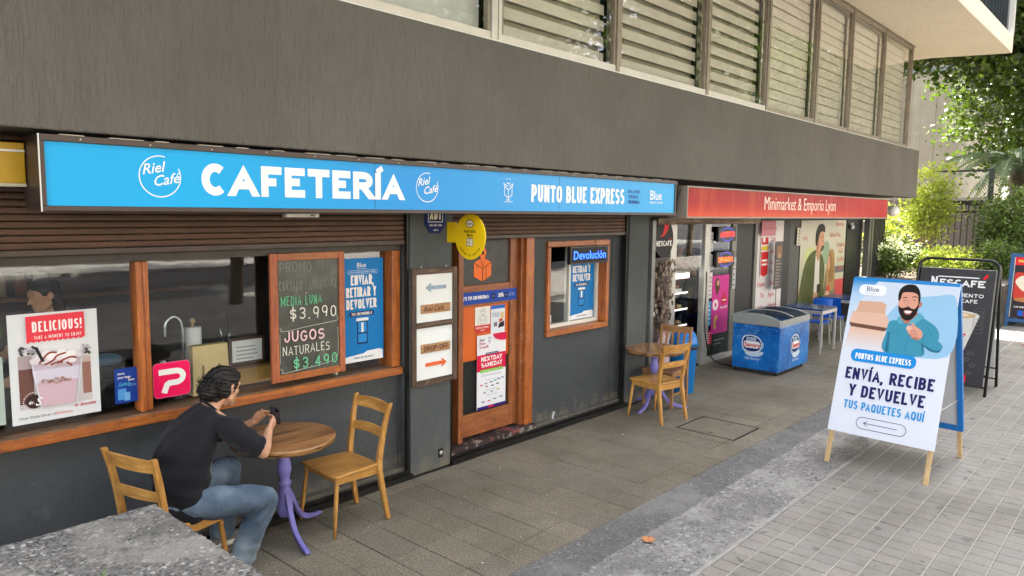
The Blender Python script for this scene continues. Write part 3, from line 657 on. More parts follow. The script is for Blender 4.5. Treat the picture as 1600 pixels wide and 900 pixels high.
# upper floor behind the windows
root('back_wall', MB().box(-7, 17.9, 6.2, 6.4, 3.87, 6.04), M_dark)
root('room_floor', MB().box(-7, 17.9, 4.75, 6.19, 3.865, 3.88), M_dark)
slab = MB(); slab.prism([(-7, 3.1), (20.1, 3.1), (19.6, 4.62), (19.6, 9.5), (-7, 9.5)], 6.055, 6.42, 'XY'); root('balcony_slab', slab, M_soffit, bevel=0.012)
root('shadow_storeys', MB().box(-30, 19.5, 3.6, 16, 6.43, 27), M_band)  # storeys out of view, built tall so their shadow covers the pavement
fr = root('terrace_window', MB().box(16, 20.0, 3.2, 3.24, 6.47, 8.6), paint('dark_terrace_glass', rgb(52, 62, 66), 0.15, 0.1))
for k in range(12): sub('mullion', MB().box(16+k*.33, 16.02+k*.33, 3.17, 3.2, 6.47, 8.6), paint('dark_mullion', rgb(34, 40, 42), .4), fr)
root('corner_post', MB().box(20.0, 20.14, 3.1, 3.3, 6.43, 9.0), M_white)

mull = [-2.6, -0.7, 1.15, 2.95, 4.845, 6.74, 8.75, 10.57, 12.49, 14.14, 16.06, 18.01]
for i in range(len(mull)-1):
    x0, x1 = mull[i]+0.035, mull[i+1]-0.035; y = 4.6
    if i == 4: x0 += 0.03
    if i == 3: x1 -= 0.03
    f = MB(); t = 0.035
    f.box(x0, x1, y, y+.06, 3.872, 3.96); f.box(x0, x1, y, y+.06, 5.97, 6.04)
    w = root('window', f, M_alul if i < 7 else M_alu)
    s1 = MB(); s1.box(x0, x0+t, y+.003, y+.057, 3.962, 5.968); sub('frame_stile', s1, M_alu, w)
    s1 = MB(); s1.box(x1-t, x1, y+.003, y+.057, 3.962, 5.968); sub('frame_stile', s1, M_alu, w)
    sub('glass', MB().box(x0+t+.001, x1-t-.001, y+.025, y+.031, 3.962, 5.968), M_uglass, w)
    if i > 3:
        pitch, gap = (0.165, 0.058) if i < 7 else (0.15, 0.016)
        z = 3.99; k = 0
        while z < 5.95:
            dy = 0.0 if k % 2 == 0 else 0.004
            q = MB(); zt = min(z+pitch-gap, 5.96)
            q.add([(x0+t, y+.14+dy, z), (x1-t, y+.14+dy, z), (x1-t, y+.14+dy+.004, zt), (x0+t, y+.14+dy+.004, zt)], [(0, 1, 2, 3)])
            sub('blind_strip', q, M_blind, w); z += pitch; k += 1
        if i < 7: sub('blind_lining', MB().box(x0+t, x1-t, y+.2, y+.205, 3.97, 5.96), paint('blind_back', rgb(160, 156, 140), .9, .05), w)
        else: sub('blind_lining', MB().box(x0+t, x1-t, y+.17, y+.175, 3.97, 5.96), paint('blind_back_pale', rgb(176, 168, 148), .9, .05), w)
    elif i == 3:
        sub('reflection_sheet', MB().box(x0+t, x1-t, y+.12, y+.13, 3.97, 5.96), paint('pale_reflection_sheet', rgb(206, 210, 208), .8, .1, scale=2), w)  # pale sheet puts the pane's white panel and sky reflection into colour
for i, x in enumerate(mull):
    q = MB()
    if i == 4:
        q.box(x-.062, x-.022, 4.585, 4.68, 3.872, 6.04); q.box(x-.016, x+.018, 4.592, 4.68, 3.872, 6.04); q.box(x+.024, x+.062, 4.585, 4.68, 3.872, 6.04)
    else:
        q.box(x-.033, x-.006, 4.585, 4.68, 3.872, 6.04); q.box(x, x+.033, 4.59, 4.68, 3.872, 6.04)
    root('window_post', q, M_alu if i > 4 else M_alul, bevel=0.003)
root('window_sill', MB().box(-7, 18.06, 4.55, 4.6-.002, 3.862, 3.885), M_white, bevel=0.004)
root('window_head', MB().box(-7, 18.06, 4.56, 4.68, 6.042, 6.054), M_alu)

# ground floor: pilasters and walls
def ledge(x0, x1, yf=4.93):
    q = MB(); q.box(x0, x1, yf, yf+.02, -.02, .045); q.box(x0, x1, yf+.021, yf+.05, -.02, .03); q.box(x0, x1, yf+.051, yf+.066, -.02, .062); q.box(x0, x1, yf+.067, yf+.10, -.02, .035); return q
def dirt(name): return M_rail
root('pilaster', MB().box(4.172, 4.655, 4.97, 5.3, 0, 2.8), M_pil, bevel=0.006)
root('pilaster', MB().box(7.64, 8.08, 4.97, 5.48, 0, 2.8), M_pil, bevel=0.006)
root('guide_rail', MB().box(4.145, 4.168, 4.985, 5.02, .05, 2.8), M_rail); root('guide_rail', MB().box(4.66, 4.70, 5.0, 5.06, .05, 2.8), M_rail)
root('guide_rail', MB().box(7.60, 7.636, 4.99, 5.06, .05, 2.8), M_rail); root('guide_rail', MB().box(8.2, 8.28, 4.99, 5.06, 0.0, 2.3), paint('grey_guide', rgb(120, 122, 118), .4, .15, metallic=.3))
root('floor_rail', ledge(-6, 4.168), M_rail); root('floor_rail', ledge(4.66, 7.636), M_rail)
M_kerb = paint('dirty_threshold_cement', rgb(96, 92, 84), 0.8, 0.35, scale=9, bumpy=0.5)
root('threshold', MB().box(-6, 4.168, 5.032, 5.118, -.02, .085), M_kerb, bevel=.006)
def flaking(name):
    m, nt, b = newmat(name); v = coords(nt)
    f = noise(nt, v, 7, 6, .65, .4); g2 = noise(nt, coords(nt, (1, 1, 1), rot=(0, 0, 1)), 4.5, 3)
    col = ramp(nt, f, [(0.44, rgb(46, 34, 32)), (0.56, rgb(58, 40, 37)), (0.58, rgb(150, 144, 130)), (0.64, rgb(120, 116, 104)), (0.66, rgb(76, 72, 66))])
    col = mixc(nt, ramp(nt, g2, [(0.62, (0, 0, 0, 1)), (0.66, (1, 1, 1, 1))]), col, rgb(128, 66, 66))
    nt.links.new(col, b.inputs['Base Color']); b.inputs['Roughness'].default_value = .7; bump(nt, b, f, .6, .004); return m
root('threshold', MB().box(4.66, 5.99, 5.032, 5.30, -.02, .10), flaking('flaking_red_threshold'), bevel=.006)
root('threshold', MB().box(5.991, 7.636, 5.032, 5.098, -.02, .085), M_kerb, bevel=.006)
root('lower_wall', MB().box(-6, 4.14, 5.12, 5.3, 0, .958), M_wall)
q = MB(); q.box(4.142, 4.17, 5.1, 5.3, 0, 2.8); root('wall_return', q, M_wall)
q = MB(); q.box(5.99, 6.19, 5.1, 5.28, .0, 2.3); q.box(7.362, 7.638, 5.1, 5.28, 0, 2.3); q.box(6.1901, 7.3619, 5.1, 5.28, 0, 1.02); q.box(6.1901, 7.3619, 5.1, 5.28, 2.075, 2.3)
root('lower_wall', q, M_wall)
# roller shutters
def shutter(x0, x1, z0):
    s = root('roller_shutter', MB().box(x0, x1, 5.005, 5.04, z0, z0+.038), paint('shutter_bar', rgb(70, 56, 48), .5, .3, bumpy=.3), bevel=.004)
    z = z0+.04; k = 0
    while z < 2.79:
        q = MB(); h = .040
        prof = [(5.035, z), (5.018, z+.004), (5.012, z+h*.5), (5.018, z+h-.004), (5.035, z+h)]
        n = len(prof); V = [(x0, a, c) for a, c in prof]+[(x1, a, c) for a, c in prof]
        q.add(V, [(i, i+n, i+1+n, i+1) for i in range(n-1)], False); sub('slat', q, M_shut, s); z += .042; k += 1
    return s
s1 = shutter(-6, 4.14, 2.10); s2 = shutter(4.70, 7.60, 2.125)
# cafe shop window
w = root('shop_window', MB().box(-6, 4.05, 5.06, 5.29, .960, 1.02), M_sill, bevel=.008)
sub('sill_lip', MB().box(-6, 4.14, 5.035, 5.058, .945, 1.012), M_orwx, w, bevel=.006)
sub('head_beam', MB().box(-6, 4.14, 5.06, 5.29, 2.045, 2.11), paint('dark_lintel', rgb(60, 54, 48), .6, .3), w)
sub('frame_post', MB().box(4.052, 4.14, 5.07, 5.28, 1.012, 2.043), M_orw, w, bevel=.006)
q = MB(); q.box(1.925, 1.968, 5.085, 5.2, 1.022, 2.043); q.box(1.971, 2.012, 5.10, 5.2, 1.022, 2.043); sub('mullion', q, M_orw, w, bevel=.008)
sub('frame_post', MB().box(0.0, .07, 5.085, 5.2, 1.022, 2.043), M_orw, w)
sub('pane', MB().box(-2, -.002, 5.14, 5.146, 1.022, 2.043), M_glass, w); sub('pane', MB().box(.072, 1.923, 5.14, 5.146, 1.022, 2.043), M_glass, w); sub('pane', MB().box(2.014, 3.50, 5.14, 5.146, 1.022, 2.043), M_glass, w)
sub('pane', MB().box(3.52, 4.05, 5.16, 5.166, 1.022, 2.043), M_glass, w); sub('frame_post', MB().box(3.50, 3.519, 5.13, 5.18, 1.022, 2.043), M_alul, w)
# inside of the cafe
q = MB(); q.box(-6, 8.0, 8.4, 8.5, 0, 2.8); q.box(-6, -5.9, 5.3, 8.4, 0, 2.8); q.box(8.0, 8.1, 5.5, 8.4, 0, 2.8); q.box(4.2, 4.3, 5.31, 8.4, 0, 2.8)
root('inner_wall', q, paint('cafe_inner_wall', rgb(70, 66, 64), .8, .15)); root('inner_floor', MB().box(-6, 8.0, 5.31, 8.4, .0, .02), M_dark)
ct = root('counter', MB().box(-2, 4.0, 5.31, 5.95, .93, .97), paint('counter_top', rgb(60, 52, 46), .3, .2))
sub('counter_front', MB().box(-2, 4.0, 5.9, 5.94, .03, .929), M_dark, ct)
sh = root('wall_shelf', MB().box(.2, 3.9, 8.0, 8.38, 1.5, 1.54), M_sill); root('wall_shelf', MB().box(.2, 3.9, 8.0, 8.38, 1.9, 1.94), M_sill)
# door
D = root('door', MB().box(5.0, 5.69, 5.20, 5.215, .36, 2.11), M_black)
sub('stile', MB().box(5.692, 5.808, 5.165, 5.215, .125, 2.12), M_door, D, bevel=.004); sub('stile', MB().box(4.962, 4.998, 5.165, 5.215, .125, 2.12), M_door, D, bevel=.004)
sub('bottom_rail', MB().box(5.0, 5.69, 5.165, 5.215, .125, .352), M_doorx, D, bevel=.005)
sub('middle_rail', MB().box(5.0, 5.69, 5.170, 5.199, 1.445, 1.66), M_doorx, D, bevel=.004)
sub('orange_panel', MB().box(5.0, 5.69, 5.188, 5.199, .895, 1.443), paint('orange_board', rgb(214, 96, 12), .5, .06), D)
q = MB(); q.box(5.0, 5.69, 5.186, 5.199, 1.662, 2.11); sub('upper_panel', q, paint('chalky_black_board', rgb(58, 58, 56), .5, .3, scale=12), D)
sub('glass', MB().box(5.0, 5.69, 5.178, 5.184, .354, .893), glass_mat('door_glass', refl=.3, base=.01), D)
q = MB(); q.box(5.86, 5.985, 5.085, 5.25, .102, 2.124); root('door_jamb', q, M_orw, bevel=.006)
q = MB(); q.box(5.812, 5.858, 5.12, 5.25, .102, 2.124); root('door_jamb', q, M_door, bevel=.004)
root('door_jamb', MB().box(4.895, 4.958, 5.11, 5.25, .102, 2.14), M_door, bevel=.004)
q = MB()
for z in [random.uniform(.2, 1.3)**1.0 for _ in range(16)]: q.ball((5.80+random.uniform(0.015, .055), 5.119, z), (random.uniform(.0015, .004), .002, random.uniform(.002, .008)), 6, 4)
root('paint_drips', q, M_white)
q = MB(); q.box(4.705, 4.893, 5.2, 5.28, 0, 2.4); q.box(4.9, 5.99, 5.22, 5.28, 2.125, 2.4); root('wall_return', q, M_black)
# hatch window right of the door
w2 = root('hatch_window', MB().box(6.19, 7.36, 5.065, 5.22, 1.02, 1.085), M_orwx, bevel=.006)
sub('frame_head', MB().box(6.19, 7.36, 5.065, 5.22, 2.01, 2.075), M_orwx, w2, bevel=.006)
sub('frame_post', MB().box(6.19, 6.245, 5.065, 5.22, 1.087, 2.008), M_orw, w2, bevel=.006); sub('frame_post', MB().box(7.30, 7.36, 5.065, 5.22, 1.087, 2.008), M_orw, w2, bevel=.006)
q = MB(); q.box(6.247, 7.298, 5.18, 5.25, 1.087, 1.13); q.box(6.72, 6.75, 5.18, 5.25, 1.131, 2.0); q.box(7.262, 7.298, 5.18, 5.25, 1.131, 2.0); sub('sash', q, M_white, w2, bevel=.002)
sub('pane', MB().box(6.247, 6.719, 5.2, 5.206, 1.131, 2.0), M_glass, w2); sub('pane', MB().box(6.751, 7.261, 5.21, 5.216, 1.131, 2.0), M_glass, w2)
# minimarket shopfront at y = 5.5
M_sf = paint('charcoal_shopfront', rgb(44, 44, 45), .5, .15); M_metal = paint('silver_shop_frame', rgb(190, 188, 182), .35, .1, metallic=.4); M_gm = paint('grey_metal_post', rgb(120, 118, 112), .4, .15, metallic=.3)
root('shop_head', MB().box(8.09, 18.4, 5.44, 5.7, 2.29, 2.8), M_sf)
root('rusty_beam', MB().box(8.95, 12.3, 5.36, 5.438, 2.235, 2.33), wood('flaking_beam', (.16, .09, .05, 1), (.5, .42, .33, 1), 'X', .4, .7, wear=rgb(170, 150, 125)), bevel=.008)
root('shop_wall', MB().box(8.09, 8.95, 5.5, 5.7, 0, 2.29), M_gm)
root('shop_post', MB().box(9.50, 9.67, 5.47, 5.56, .0, 2.234), M_metal, bevel=.004); root('shop_post', MB().box(10.55, 10.74, 5.47, 5.56, 0, 2.234), M_metal, bevel=.004)
root('shop_post', MB().box(10.74, 12.3, 5.48, 5.55, .0, .09), M_metal, bevel=.004)
root('shop_post', MB().box(11.50, 11.66, 5.475, 5.555, .091, 2.234), M_gm, bevel=.004)
root('shop_pane', MB().box(10.742, 11.498, 5.50, 5.506, .091, 2.234), M_glass)
root('shop_pane', MB().box(9.672, 10.548, 5.50, 5.506, .6, 2.234), glass_mat('clear_glass', refl=.5, base=.02))
root('dark_panel', MB().box(11.662, 12.35, 5.49, 5.55, .091, 2.234), paint('near_black_panel', rgb(20, 18, 18), .5, .2))  # flat near-black panel filling the bay beside the door post
root('shop_post', MB().box(12.352, 12.46, 5.46, 5.56, .0, 2.28), M_gm, bevel=.004)
root('shop_wall', MB().box(12.462, 14.0, 5.50, 5.7, .0, 2.289), M_sf); root('shop_wall', MB().box(14.002, 18.3, 5.505, 5.7, .0, 2.289), paint('grey_shop_wall', rgb(86, 86, 84), .6, .1))
root('dark_panel', MB().box(17.12, 18.1, 5.47, 5.504, .0, 2.289), M_black)  # black sheet painting the shade inside an open bay
for k, (x, wd_, m) in enumerate(((18.14, .1, M_gm), (18.34, .06, M_sf), (18.5, .07, M_sf), (18.66, .09, M_gm))): root('corner_post', MB().box(x, x+wd_, 5.3+.03*k, 5.42+.03*k, 0, 2.8), m)
q = MB()
for k in range(9): q.box(18.78+k*.11, 18.83+k*.11, 5.4, 5.45, 0, 2.6)
root('ribbed_screen', q, M_sf)
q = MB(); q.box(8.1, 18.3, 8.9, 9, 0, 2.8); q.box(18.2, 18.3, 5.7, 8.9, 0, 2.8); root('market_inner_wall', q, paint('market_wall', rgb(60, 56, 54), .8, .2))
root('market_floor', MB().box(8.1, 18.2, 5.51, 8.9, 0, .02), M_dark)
# black board between the two fascia signs
root('junction_box', MB().box(7.95, 8.14, 4.62, 4.9, 2.42, 2.78), M_black)

q = MB()
for k in range(170):
    x, y = random.uniform(2.2, 9), random.uniform(3.2, 4.9); r_ = random.uniform(.002, .006); q.add([(x-r_, y, .002), (x, y-r_*.7, .002), (x+r_, y, .002), (x, y+r_, .004)], [(0, 1, 2), (0, 2, 3)], False)
tag(q.build('crumbs_and_grit', paint('pale_grit', rgb(214, 208, 196), .8, .2)), kind='stuff')
for k, (x, y, rz_, lab) in enumerate(((4.9, 4.55, .4, 'cigarette end on the slabs in front of the door'), (3.45, 3.35, 1.9, 'cigarette end near the strip edge in front of the empty chair'), (6.6, 4.3, 2.6, 'cigarette end on the slabs before the hatch window'), (8.9, 3.6, .9, 'cigarette end on the slabs in front of the freezer'))):
    t = thing('cigarette_end', lab, 'litter', (x, y, .005), rz_); MB().tube([(0, 0, 0), (.016, 0, 0)], .0038, 7).build('paper', paint('cigarette_paper', rgb(226, 222, 212), .8), t); MB().tube([(.0162, 0, 0), (.026, 0, 0)], .0039, 7).build('filter', paint('cigarette_filter', rgb(196, 142, 84), .8), t)
# ------------------------------------------------------------------ fascia signs
def gradmat(name, stops, axis='X', length=1.0, rough=0.35, off=0.0, wob=0.0, spec=.4):
    if name in MATS: return MATS[name]
    m, nt, b = newmat(name); tc = N(nt, 'ShaderNodeTexCoord'); sp = N(nt, 'ShaderNodeSeparateXYZ'); nt.links.new(tc.outputs['Object'], sp.inputs[0])
    mu = N(nt, 'ShaderNodeMath', operation='MULTIPLY_ADD'); nt.links.new(sp.outputs[axis], mu.inputs[0]); mu.inputs[1].default_value = 1/length; mu.inputs[2].default_value = off
    src = mu.outputs[0]
    if wob:
        a = N(nt, 'ShaderNodeMath', operation='MULTIPLY_ADD'); nt.links.new(noise(nt, coords(nt, (6, 1, 1)), 1.0, 3), a.inputs[0]); a.inputs[1].default_value = wob; nt.links.new(src, a.inputs[2]); src = a.outputs[0]
    nt.links.new(ramp(nt, src, stops), b.inputs['Base Color']); b.inputs['Roughness'].default_value = rough; b.inputs['Specular IOR Level'].default_value = spec
    if wob: bump(nt, b, noise(nt, coords(nt, (3, 1, 1)), 1.5, 2), .2, .02)
    MATS[name] = m; return m
WHT = ink(240, 240, 238)
M_frame_br = paint('dark_brown_sign_frame', rgb(62, 48, 42), 0.4, 0.2, scale=10)
def circle_logo(p, cx, cz, r, name='logo'):
    b = MB(); b.mat(WHT)
    b.stroke(arc(cx, cz, r, r, 80, 395-10, 44), r*.055)
    b.build(name, None, p)
    font('Riel', cx-r*.86, cz+r*.02, r*.55, WHT, p, shear=.42, d=.003, rot=-8, name='script_lettering', bold=.01)
    font('Café', cx-r*.36, cz-r*.58, r*.55, WHT, p, shear=.42, d=.003, rot=-8, name='script_lettering', bold=.01)
sgn = thing('fascia_sign', 'long blue fascia sign reading CAFETERÍA and PUNTO BLUE EXPRESS under the grey band', 'sign', (1.245, 4.5, 2.372))
q = MB(); Wd, Hh = 6.655, .408
q.box(0, Wd, 0, .28, 0, .028); q.box(0, Wd, 0, .28, Hh-.036, Hh); q.box(0, .024, 0, .3, .028, Hh-.036); q.box(Wd-.028, Wd, 0, .28, .028, Hh-.036); q.box(.02, Wd-.02, .24, .28, .028, Hh-.036)
q.build('frame', M_frame_br, sgn, bevel=.003)
MB().box(-.006, .0, -.004, .004, -.004, Hh).build('corner_strip', M_white, sgn)
q = MB()
for k in range(26): q.box(.1+k*.252, .1+k*.252+random.uniform(.05, .2), .0, .03, Hh+.0005, Hh+.004)
q.build('sunlit_edge', paint('sunlit_edge_white', rgb(206, 196, 176), .7, .2), sgn)  # pale broken pieces paint the sunlit line along the sign top
q = MB()
for k in range(18): q.ball((.2+k*.37, -.001, Hh-.018+random.uniform(-.006, .006)), (.005, .002, .005), 8, 5)
q.build('screws', M_alul, sgn)
M_bsign = gradmat('blue_acrylic_print', [(0, rgb(0, 166, 228)), (.16, rgb(0, 168, 230)), (.4, rgb(36, 146, 216)), (.7, rgb(58, 160, 224)), (1, rgb(40, 166, 228))], 'X', 6.6, .3, wob=.05, spec=.22)
fa = MB().box(.0245, Wd-.0285, .012, .02, .0285, Hh-.0365).build('face_panel', M_bsign, sgn)
q = MB(); [q.box(x, x+.003, .0105, .0122, .0285, Hh-.0365) for x in (2.2, 4.42)]; q.build('panel_seam', ink(20, 90, 140), sgn)
T0 = empty; art_y = .0115
def Lx(x): return x-1.245
def Lz(z): return z-2.372
lt = MB(); lt.d = -.0115
lt.text('CAFETERÍA', Lx(2.118), Lz(2.475), .2, WHT, wf=.80, tk=.26, gap=.105, rv=.5, width=Lx(3.722)-Lx(2.118)); lt.build('lettering', None, fa)
lt = MB(); lt.d = -.0115
lt.text('PUNTO BLUE EXPRESS', Lx(5.251), Lz(2.487), .163, WHT, wf=.5, tk=.2, gap=.1, rv=.28, width=1.552); lt.build('lettering', None, fa)
class Sh: pass
e1 = MB(); e1.d = -.0115; e1.box(0, 0, 0, 0, 0, 0) if False else None
def on_face(cx, cz, r):
    b = MB(); b.d = -.0115; b.mat(WHT); b.stroke(arc(cx, cz, r, r, 75, 385, 44), r*.05); lg = b.build('round_logo', None, fa)
    for t, dx, dz in (('Riel', -.88, .06), ('Café', -.38, -.5)):
        o = font(t, cx+r*dx, cz+r*dz, r*.52, WHT, lg, shear=.4, rot=-10, name='script_lettering', bold=.012); o.location.y = .0108
on_face(Lx(1.87), Lz(2.58), .12); on_face(Lx(3.967), Lz(2.58), .115)
b = MB(); b.d = -.0115; b.mat(WHT); cx, cz, u = Lx(4.932), Lz(2.6), .05
b.stroke([(cx-u, cz+.02), (cx, cz-.01), (cx+u, cz+.02), (cx+u, cz-.055), (cx, cz-.085), (cx-u, cz-.055)], .007, closed=True); b.stroke([(cx, cz-.01), (cx, cz-.085)], .007)
b.stroke([(cx-u, cz+.02), (cx-u*1.25, cz+.045), (cx-.01, cz+.02)], .007); b.stroke([(cx+u, cz+.02), (cx+u*1.25, cz+.045), (cx+.01, cz+.02)], .007)
b.stroke(arc(cx, cz+.062, .022, .02, 200, 340, 8), .007); b.ell(cx-.018, cz+.085, .006, .006); b.ell(cx+.018, cz+.085, .006, .006)
b.stroke([(cx-.06, cz-.118), (cx+.06, cz-.118)], .004); b.text('RIEL', cx, cz-.11, .018, WHT, align='C', wf=.7); b.build('parcel_icon', None, fa)
NAVY = ink(38, 58, 128)
b = MB(); b.d = -.0115
for t, z in (('ENVÍA, RETIRA', 2.61), ('Y DEVUELVE', 2.553), ('ENCOMIENDAS', 2.497)): b.text(t, Lx(6.876), Lz(z), .035, NAVY, wf=.55, tk=.16, gap=.1, rv=.3)
b.build('small_lettering', None, fa)
o = font('Blue', Lx(7.325), Lz(2.548), .11, WHT, fa, bold=.008, sx=.98, name='logo_lettering'); o.location.y = .0112
o = font('express correo', Lx(7.325), Lz(2.505), .034, WHT, fa, sx=.98, name='logo_lettering'); o.location.y = .0112

rs = thing('fascia_sign', 'long red fascia sign reading Minimarket & Emporio Lyon', 'sign', (8.17, 4.5, 2.335))
Wr, Hr = 8.36, .40
q = MB(); q.box(0, Wr, 0, .26, 0, .02); q.box(0, Wr, 0, .26, Hr-.02, Hr); q.box(0, .02, 0, .26, .02, Hr-.02); q.box(Wr-.02, Wr, 0, .26, .02, Hr-.02)
q.build('frame', paint('grey_sign_trim', rgb(150, 140, 128), .5, .15), rs, bevel=.003)
m, nt, bb = newmat('sun_faded_red_print'); tc = N(nt, 'ShaderNodeTexCoord'); sp = N(nt, 'ShaderNodeSeparateXYZ'); nt.links.new(tc.outputs['Object'], sp.inputs[0])
cc = ramp(nt, sp.outputs['Z'], [(0.0, rgb(214, 84, 40)), (.10, rgb(190, 48, 28)), (.2, rgb(164, 22, 20)), (.42, rgb(150, 14, 16))])
mu = N(nt, 'ShaderNodeMath', operation='MULTIPLY'); nt.links.new(sp.outputs['X'], mu.inputs[0]); mu.inputs[1].default_value = 1/8.4
cc = mixc(nt, ramp(nt, mu.outputs[0], [(.55, (0, 0, 0, 1)), (.9, (1, 1, 1, 1))]), cc, rgb(168, 12, 14))
st = noise(nt, coords(nt, (1.4, 1, .35)), 3.2, 4, .6, .5)
cc = mixc(nt, ramp(nt, st, [(.5, (0, 0, 0, 1)), (.72, (.35, .35, .35, 1))]), cc, rgb(214, 96, 52))
nt.links.new(cc, bb.inputs['Base Color']); bb.inputs['Roughness'].default_value = .45; bb.inputs['Specular IOR Level'].default_value = .2
fr_ = MB().box(.0205, Wr-.0205, .01, .018, .0205, Hr-.0205).build('face_panel', m, rs)
def serif_text(t, x, z, h, width, parent, m, y=.0092):
    """narrow display capitals and small letters with thin feet"""
    o = font(t, x, z, h, m, parent, sx=1.0, name='lettering', bold=-.004); o.location.y = y; return o
o = serif_text('Minimarket & Emporio Lyon', 10.44-8.17, 2.462-2.335, .205, 3.9, fr_, ink(240, 224, 210)); o.scale = (.925, 1, 1)

# yellow round flag sign, perpendicular to the pilaster
fl = thing('flag_sign', 'yellow round projecting sign with handshake logo reading mercado libre', 'sign', (4.60, 4.965, 2.17), rz=-math.pi/2)
YEL = paint('yellow_sign_plastic', rgb(246, 205, 12), .35, .03)
q = MB(); P = [(x, z) for x, z in arc(.30, 0, .19, .205, 0, 360, 44)[:-1]]; q.prism(P, 0, .012); q.build('disc', YEL, fl, bevel=.002)
q = MB(); q.box(.0, .12, .002, .010, -.06, .125); q.build('mount_plate', YEL, fl, bevel=.002)
b = MB(); b.mat(ink(60, 48, 20)); cx = .30
b.stroke(arc(cx, .115, .048, .034, 0, 360, 24)[:-1], .006, closed=True); b.ell(cx, .115, .043, .029, ink(230, 226, 210)); b.stroke([(cx-.035, .12), (cx-.01, .108), (cx+.008, .118), (cx+.035, .108)], .006, ink(60, 48, 20)); b.stroke([(cx-.015, .1), (cx+.01, .106)], .005)
b.build('handshake_logo', None, fl)
DK = ink(50, 42, 24)
font('mercado', cx, .035, .030, DK, fl, d=.0006, bold=.03, align='CENTER'); font('libre', cx, .0, .030, DK, fl, d=.0006, bold=.03, align='CENTER')
b = MB(); b.rect(cx-.04, -.085, cx+.04, -.015, ink(226, 214, 190)); b.stroke([(cx-.04, -.085), (cx+.04, -.085), (cx+.04, -.015), (cx-.04, -.015)], .004, DK, closed=True)
b.stroke([(cx-.015, -.015), (cx, -.035), (cx+.015, -.015)], .004); b.stroke([(cx-.04, -.05), (cx-.005, -.05), (cx-.005, -.085)], .004); b.build('parcel_picture', None, fl)
for k, ch in enumerate('CENTRO DE ENVÍOS'):
    a = R(-142+k*6.9); 
    if ch != ' ':
        o = font(ch, cx+.162*math.cos(a), .175*math.sin(a), .019, DK, fl, d=.0006, bold=.02, align='CENTER', name='curved_lettering'); o.rotation_euler = (R(90), -(a+math.pi/2), 0)
# ADT shield
sh_, w_, h_ = sheet('security_shield', 'navy octagonal alarm company shield reading ADT on the grey pilaster', 'sign', 4.335, 2.195, 4.575, 2.44, 4.955, M_black)
sh_.data = (lambda q: (q.prism([(.06, 0), (.18, 0), (.24, .08), (.24, .18), (.18, .245), (.06, .245), (0, .18), (0, .08)], 0, .012), q)[1])(MB()).build('tmp', ink(28, 44, 104)).data
bpy.data.objects.remove(bpy.data.objects['tmp'])
b = MB(); b.stroke([(.035, .1), (.205, .1), (.205, .22), (.035, .22)], .006, WHT, closed=True); b.text('ADT', .05, .122, .085, ink(240, 232, 200), wf=.55, tk=.22, gap=.12, width=.14); b.text('600 600 6006', .12, .062, .018, WHT, wf=.6, align='C'); b.text('ADT.CL', .12, .02, .014, WHT, align='C'); b.build('lettering', None, sh_)

# wooden direction board on the pilaster
db = thing('direction_board', 'dark wood framed white board with arrows and wooden Riel Café and drop-off plaques', 'sign', (4.17, 4.94, .822))
WB, HB = .545, 1.062
M_dw = wood('dark_stained_wood', (.045, .025, .015, 1), (.16, .09, .055, 1), 'Z', .8, .5, wear=rgb(120, 96, 76)); M_dwx = wood('dark_stained_wood_x', (.045, .025, .015, 1), (.16, .09, .055, 1), 'X', .8, .5, wear=rgb(120, 96, 76))
MB().box(0, .05, 0, .028, 0, HB).build('frame_side', M_dw, db, bevel=.003); MB().box(WB-.05, WB, 0, .028, 0, HB).build('frame_side', M_dw, db, bevel=.003)
for z in (0, HB-.055, .525): MB().box(.051, WB-.051, 0.001, .027, z, z+.052).build('frame_rail', M_dwx, db, bevel=.003)
wb = MB().box(.05, WB-.05, .018, .022, .05, HB-.05).build('white_panel', paint('white_board', rgb(228, 232, 232), .35, .03), db)
def arrow(x0, x1, z, m, d, parent, name):
    b = MB(); s_ = 1 if d > 0 else -1; a, c = (x0, x1) if d > 0 else (x1, x0)
    pts = [(a, -.016), (c-s_*.05, -.016), (c-s_*.06, -.042), (c, 0), (c-s_*.06, .042), (c-s_*.05, .016), (a, .016)]
    if d < 0: pts = pts[::-1]
    b.prism([(x, z+w) for x, w in pts], .008, .0178); b.build(name, m, parent, bevel=.001)
    q = MB()
    for x in (a+s_*.025, c-s_*.07): q.ball((x, .007, z), (.005, .002, .005), 8, 5)
    q.build('screw', M_black, parent)
arrow(.17, .41, .885, paint('pale_blue_arrow', rgb(142, 162, 180), .5, .08), -1, db, 'arrow'); arrow(.165, .42, .185, paint('orange_arrow', rgb(224, 98, 40), .5, .08), 1, db, 'arrow')
M_plq = wood('pale_plaque_wood', (.34, .17, .07, 1), (.52, .29, .13, 1), 'X', 1.0, .5)
for z, t, sh2 in ((.695, 'Riel Café', .3), (.335, 'DROP-OFF', 0)):
    p_ = MB().box(.11, .46, .006, .0178, z-.04, z+.04).build('plaque', M_plq, db, bevel=.002)
    if sh2: o = font(t, .135, z-.022, .048, ink(70, 34, 16), p_, d=-.0052, shear=.3, bold=.01, name='burnt_lettering', sx=1.0)
    else:
        b = MB(); b.d = -.0056; b.text(t, .285, z-.022, .046, ink(70, 34, 16), wf=.72, tk=.16, align='C', gap=.14, rv=.4); b.build('burnt_lettering', None, p_)
q = MB()
for x in (.12, .42): q.tube([(x, .02, HB), (x, .02, HB+.02)], .006, 8)
q.build('hook', M_alul, db)
ou = thing('outlet_box', 'small square grey socket box low on the grey pilaster', 'socket', (4.505, 4.962, .10))
MB().box(0, .055, 0, .01, 0, .085).build('plate', M_rail, ou, bevel=.003); q = MB(); q.lathe([(.018, -.004), (.02, .0)], (.0275, 0, .043), 16, 'Y'); q.build('socket', M_alul, ou)

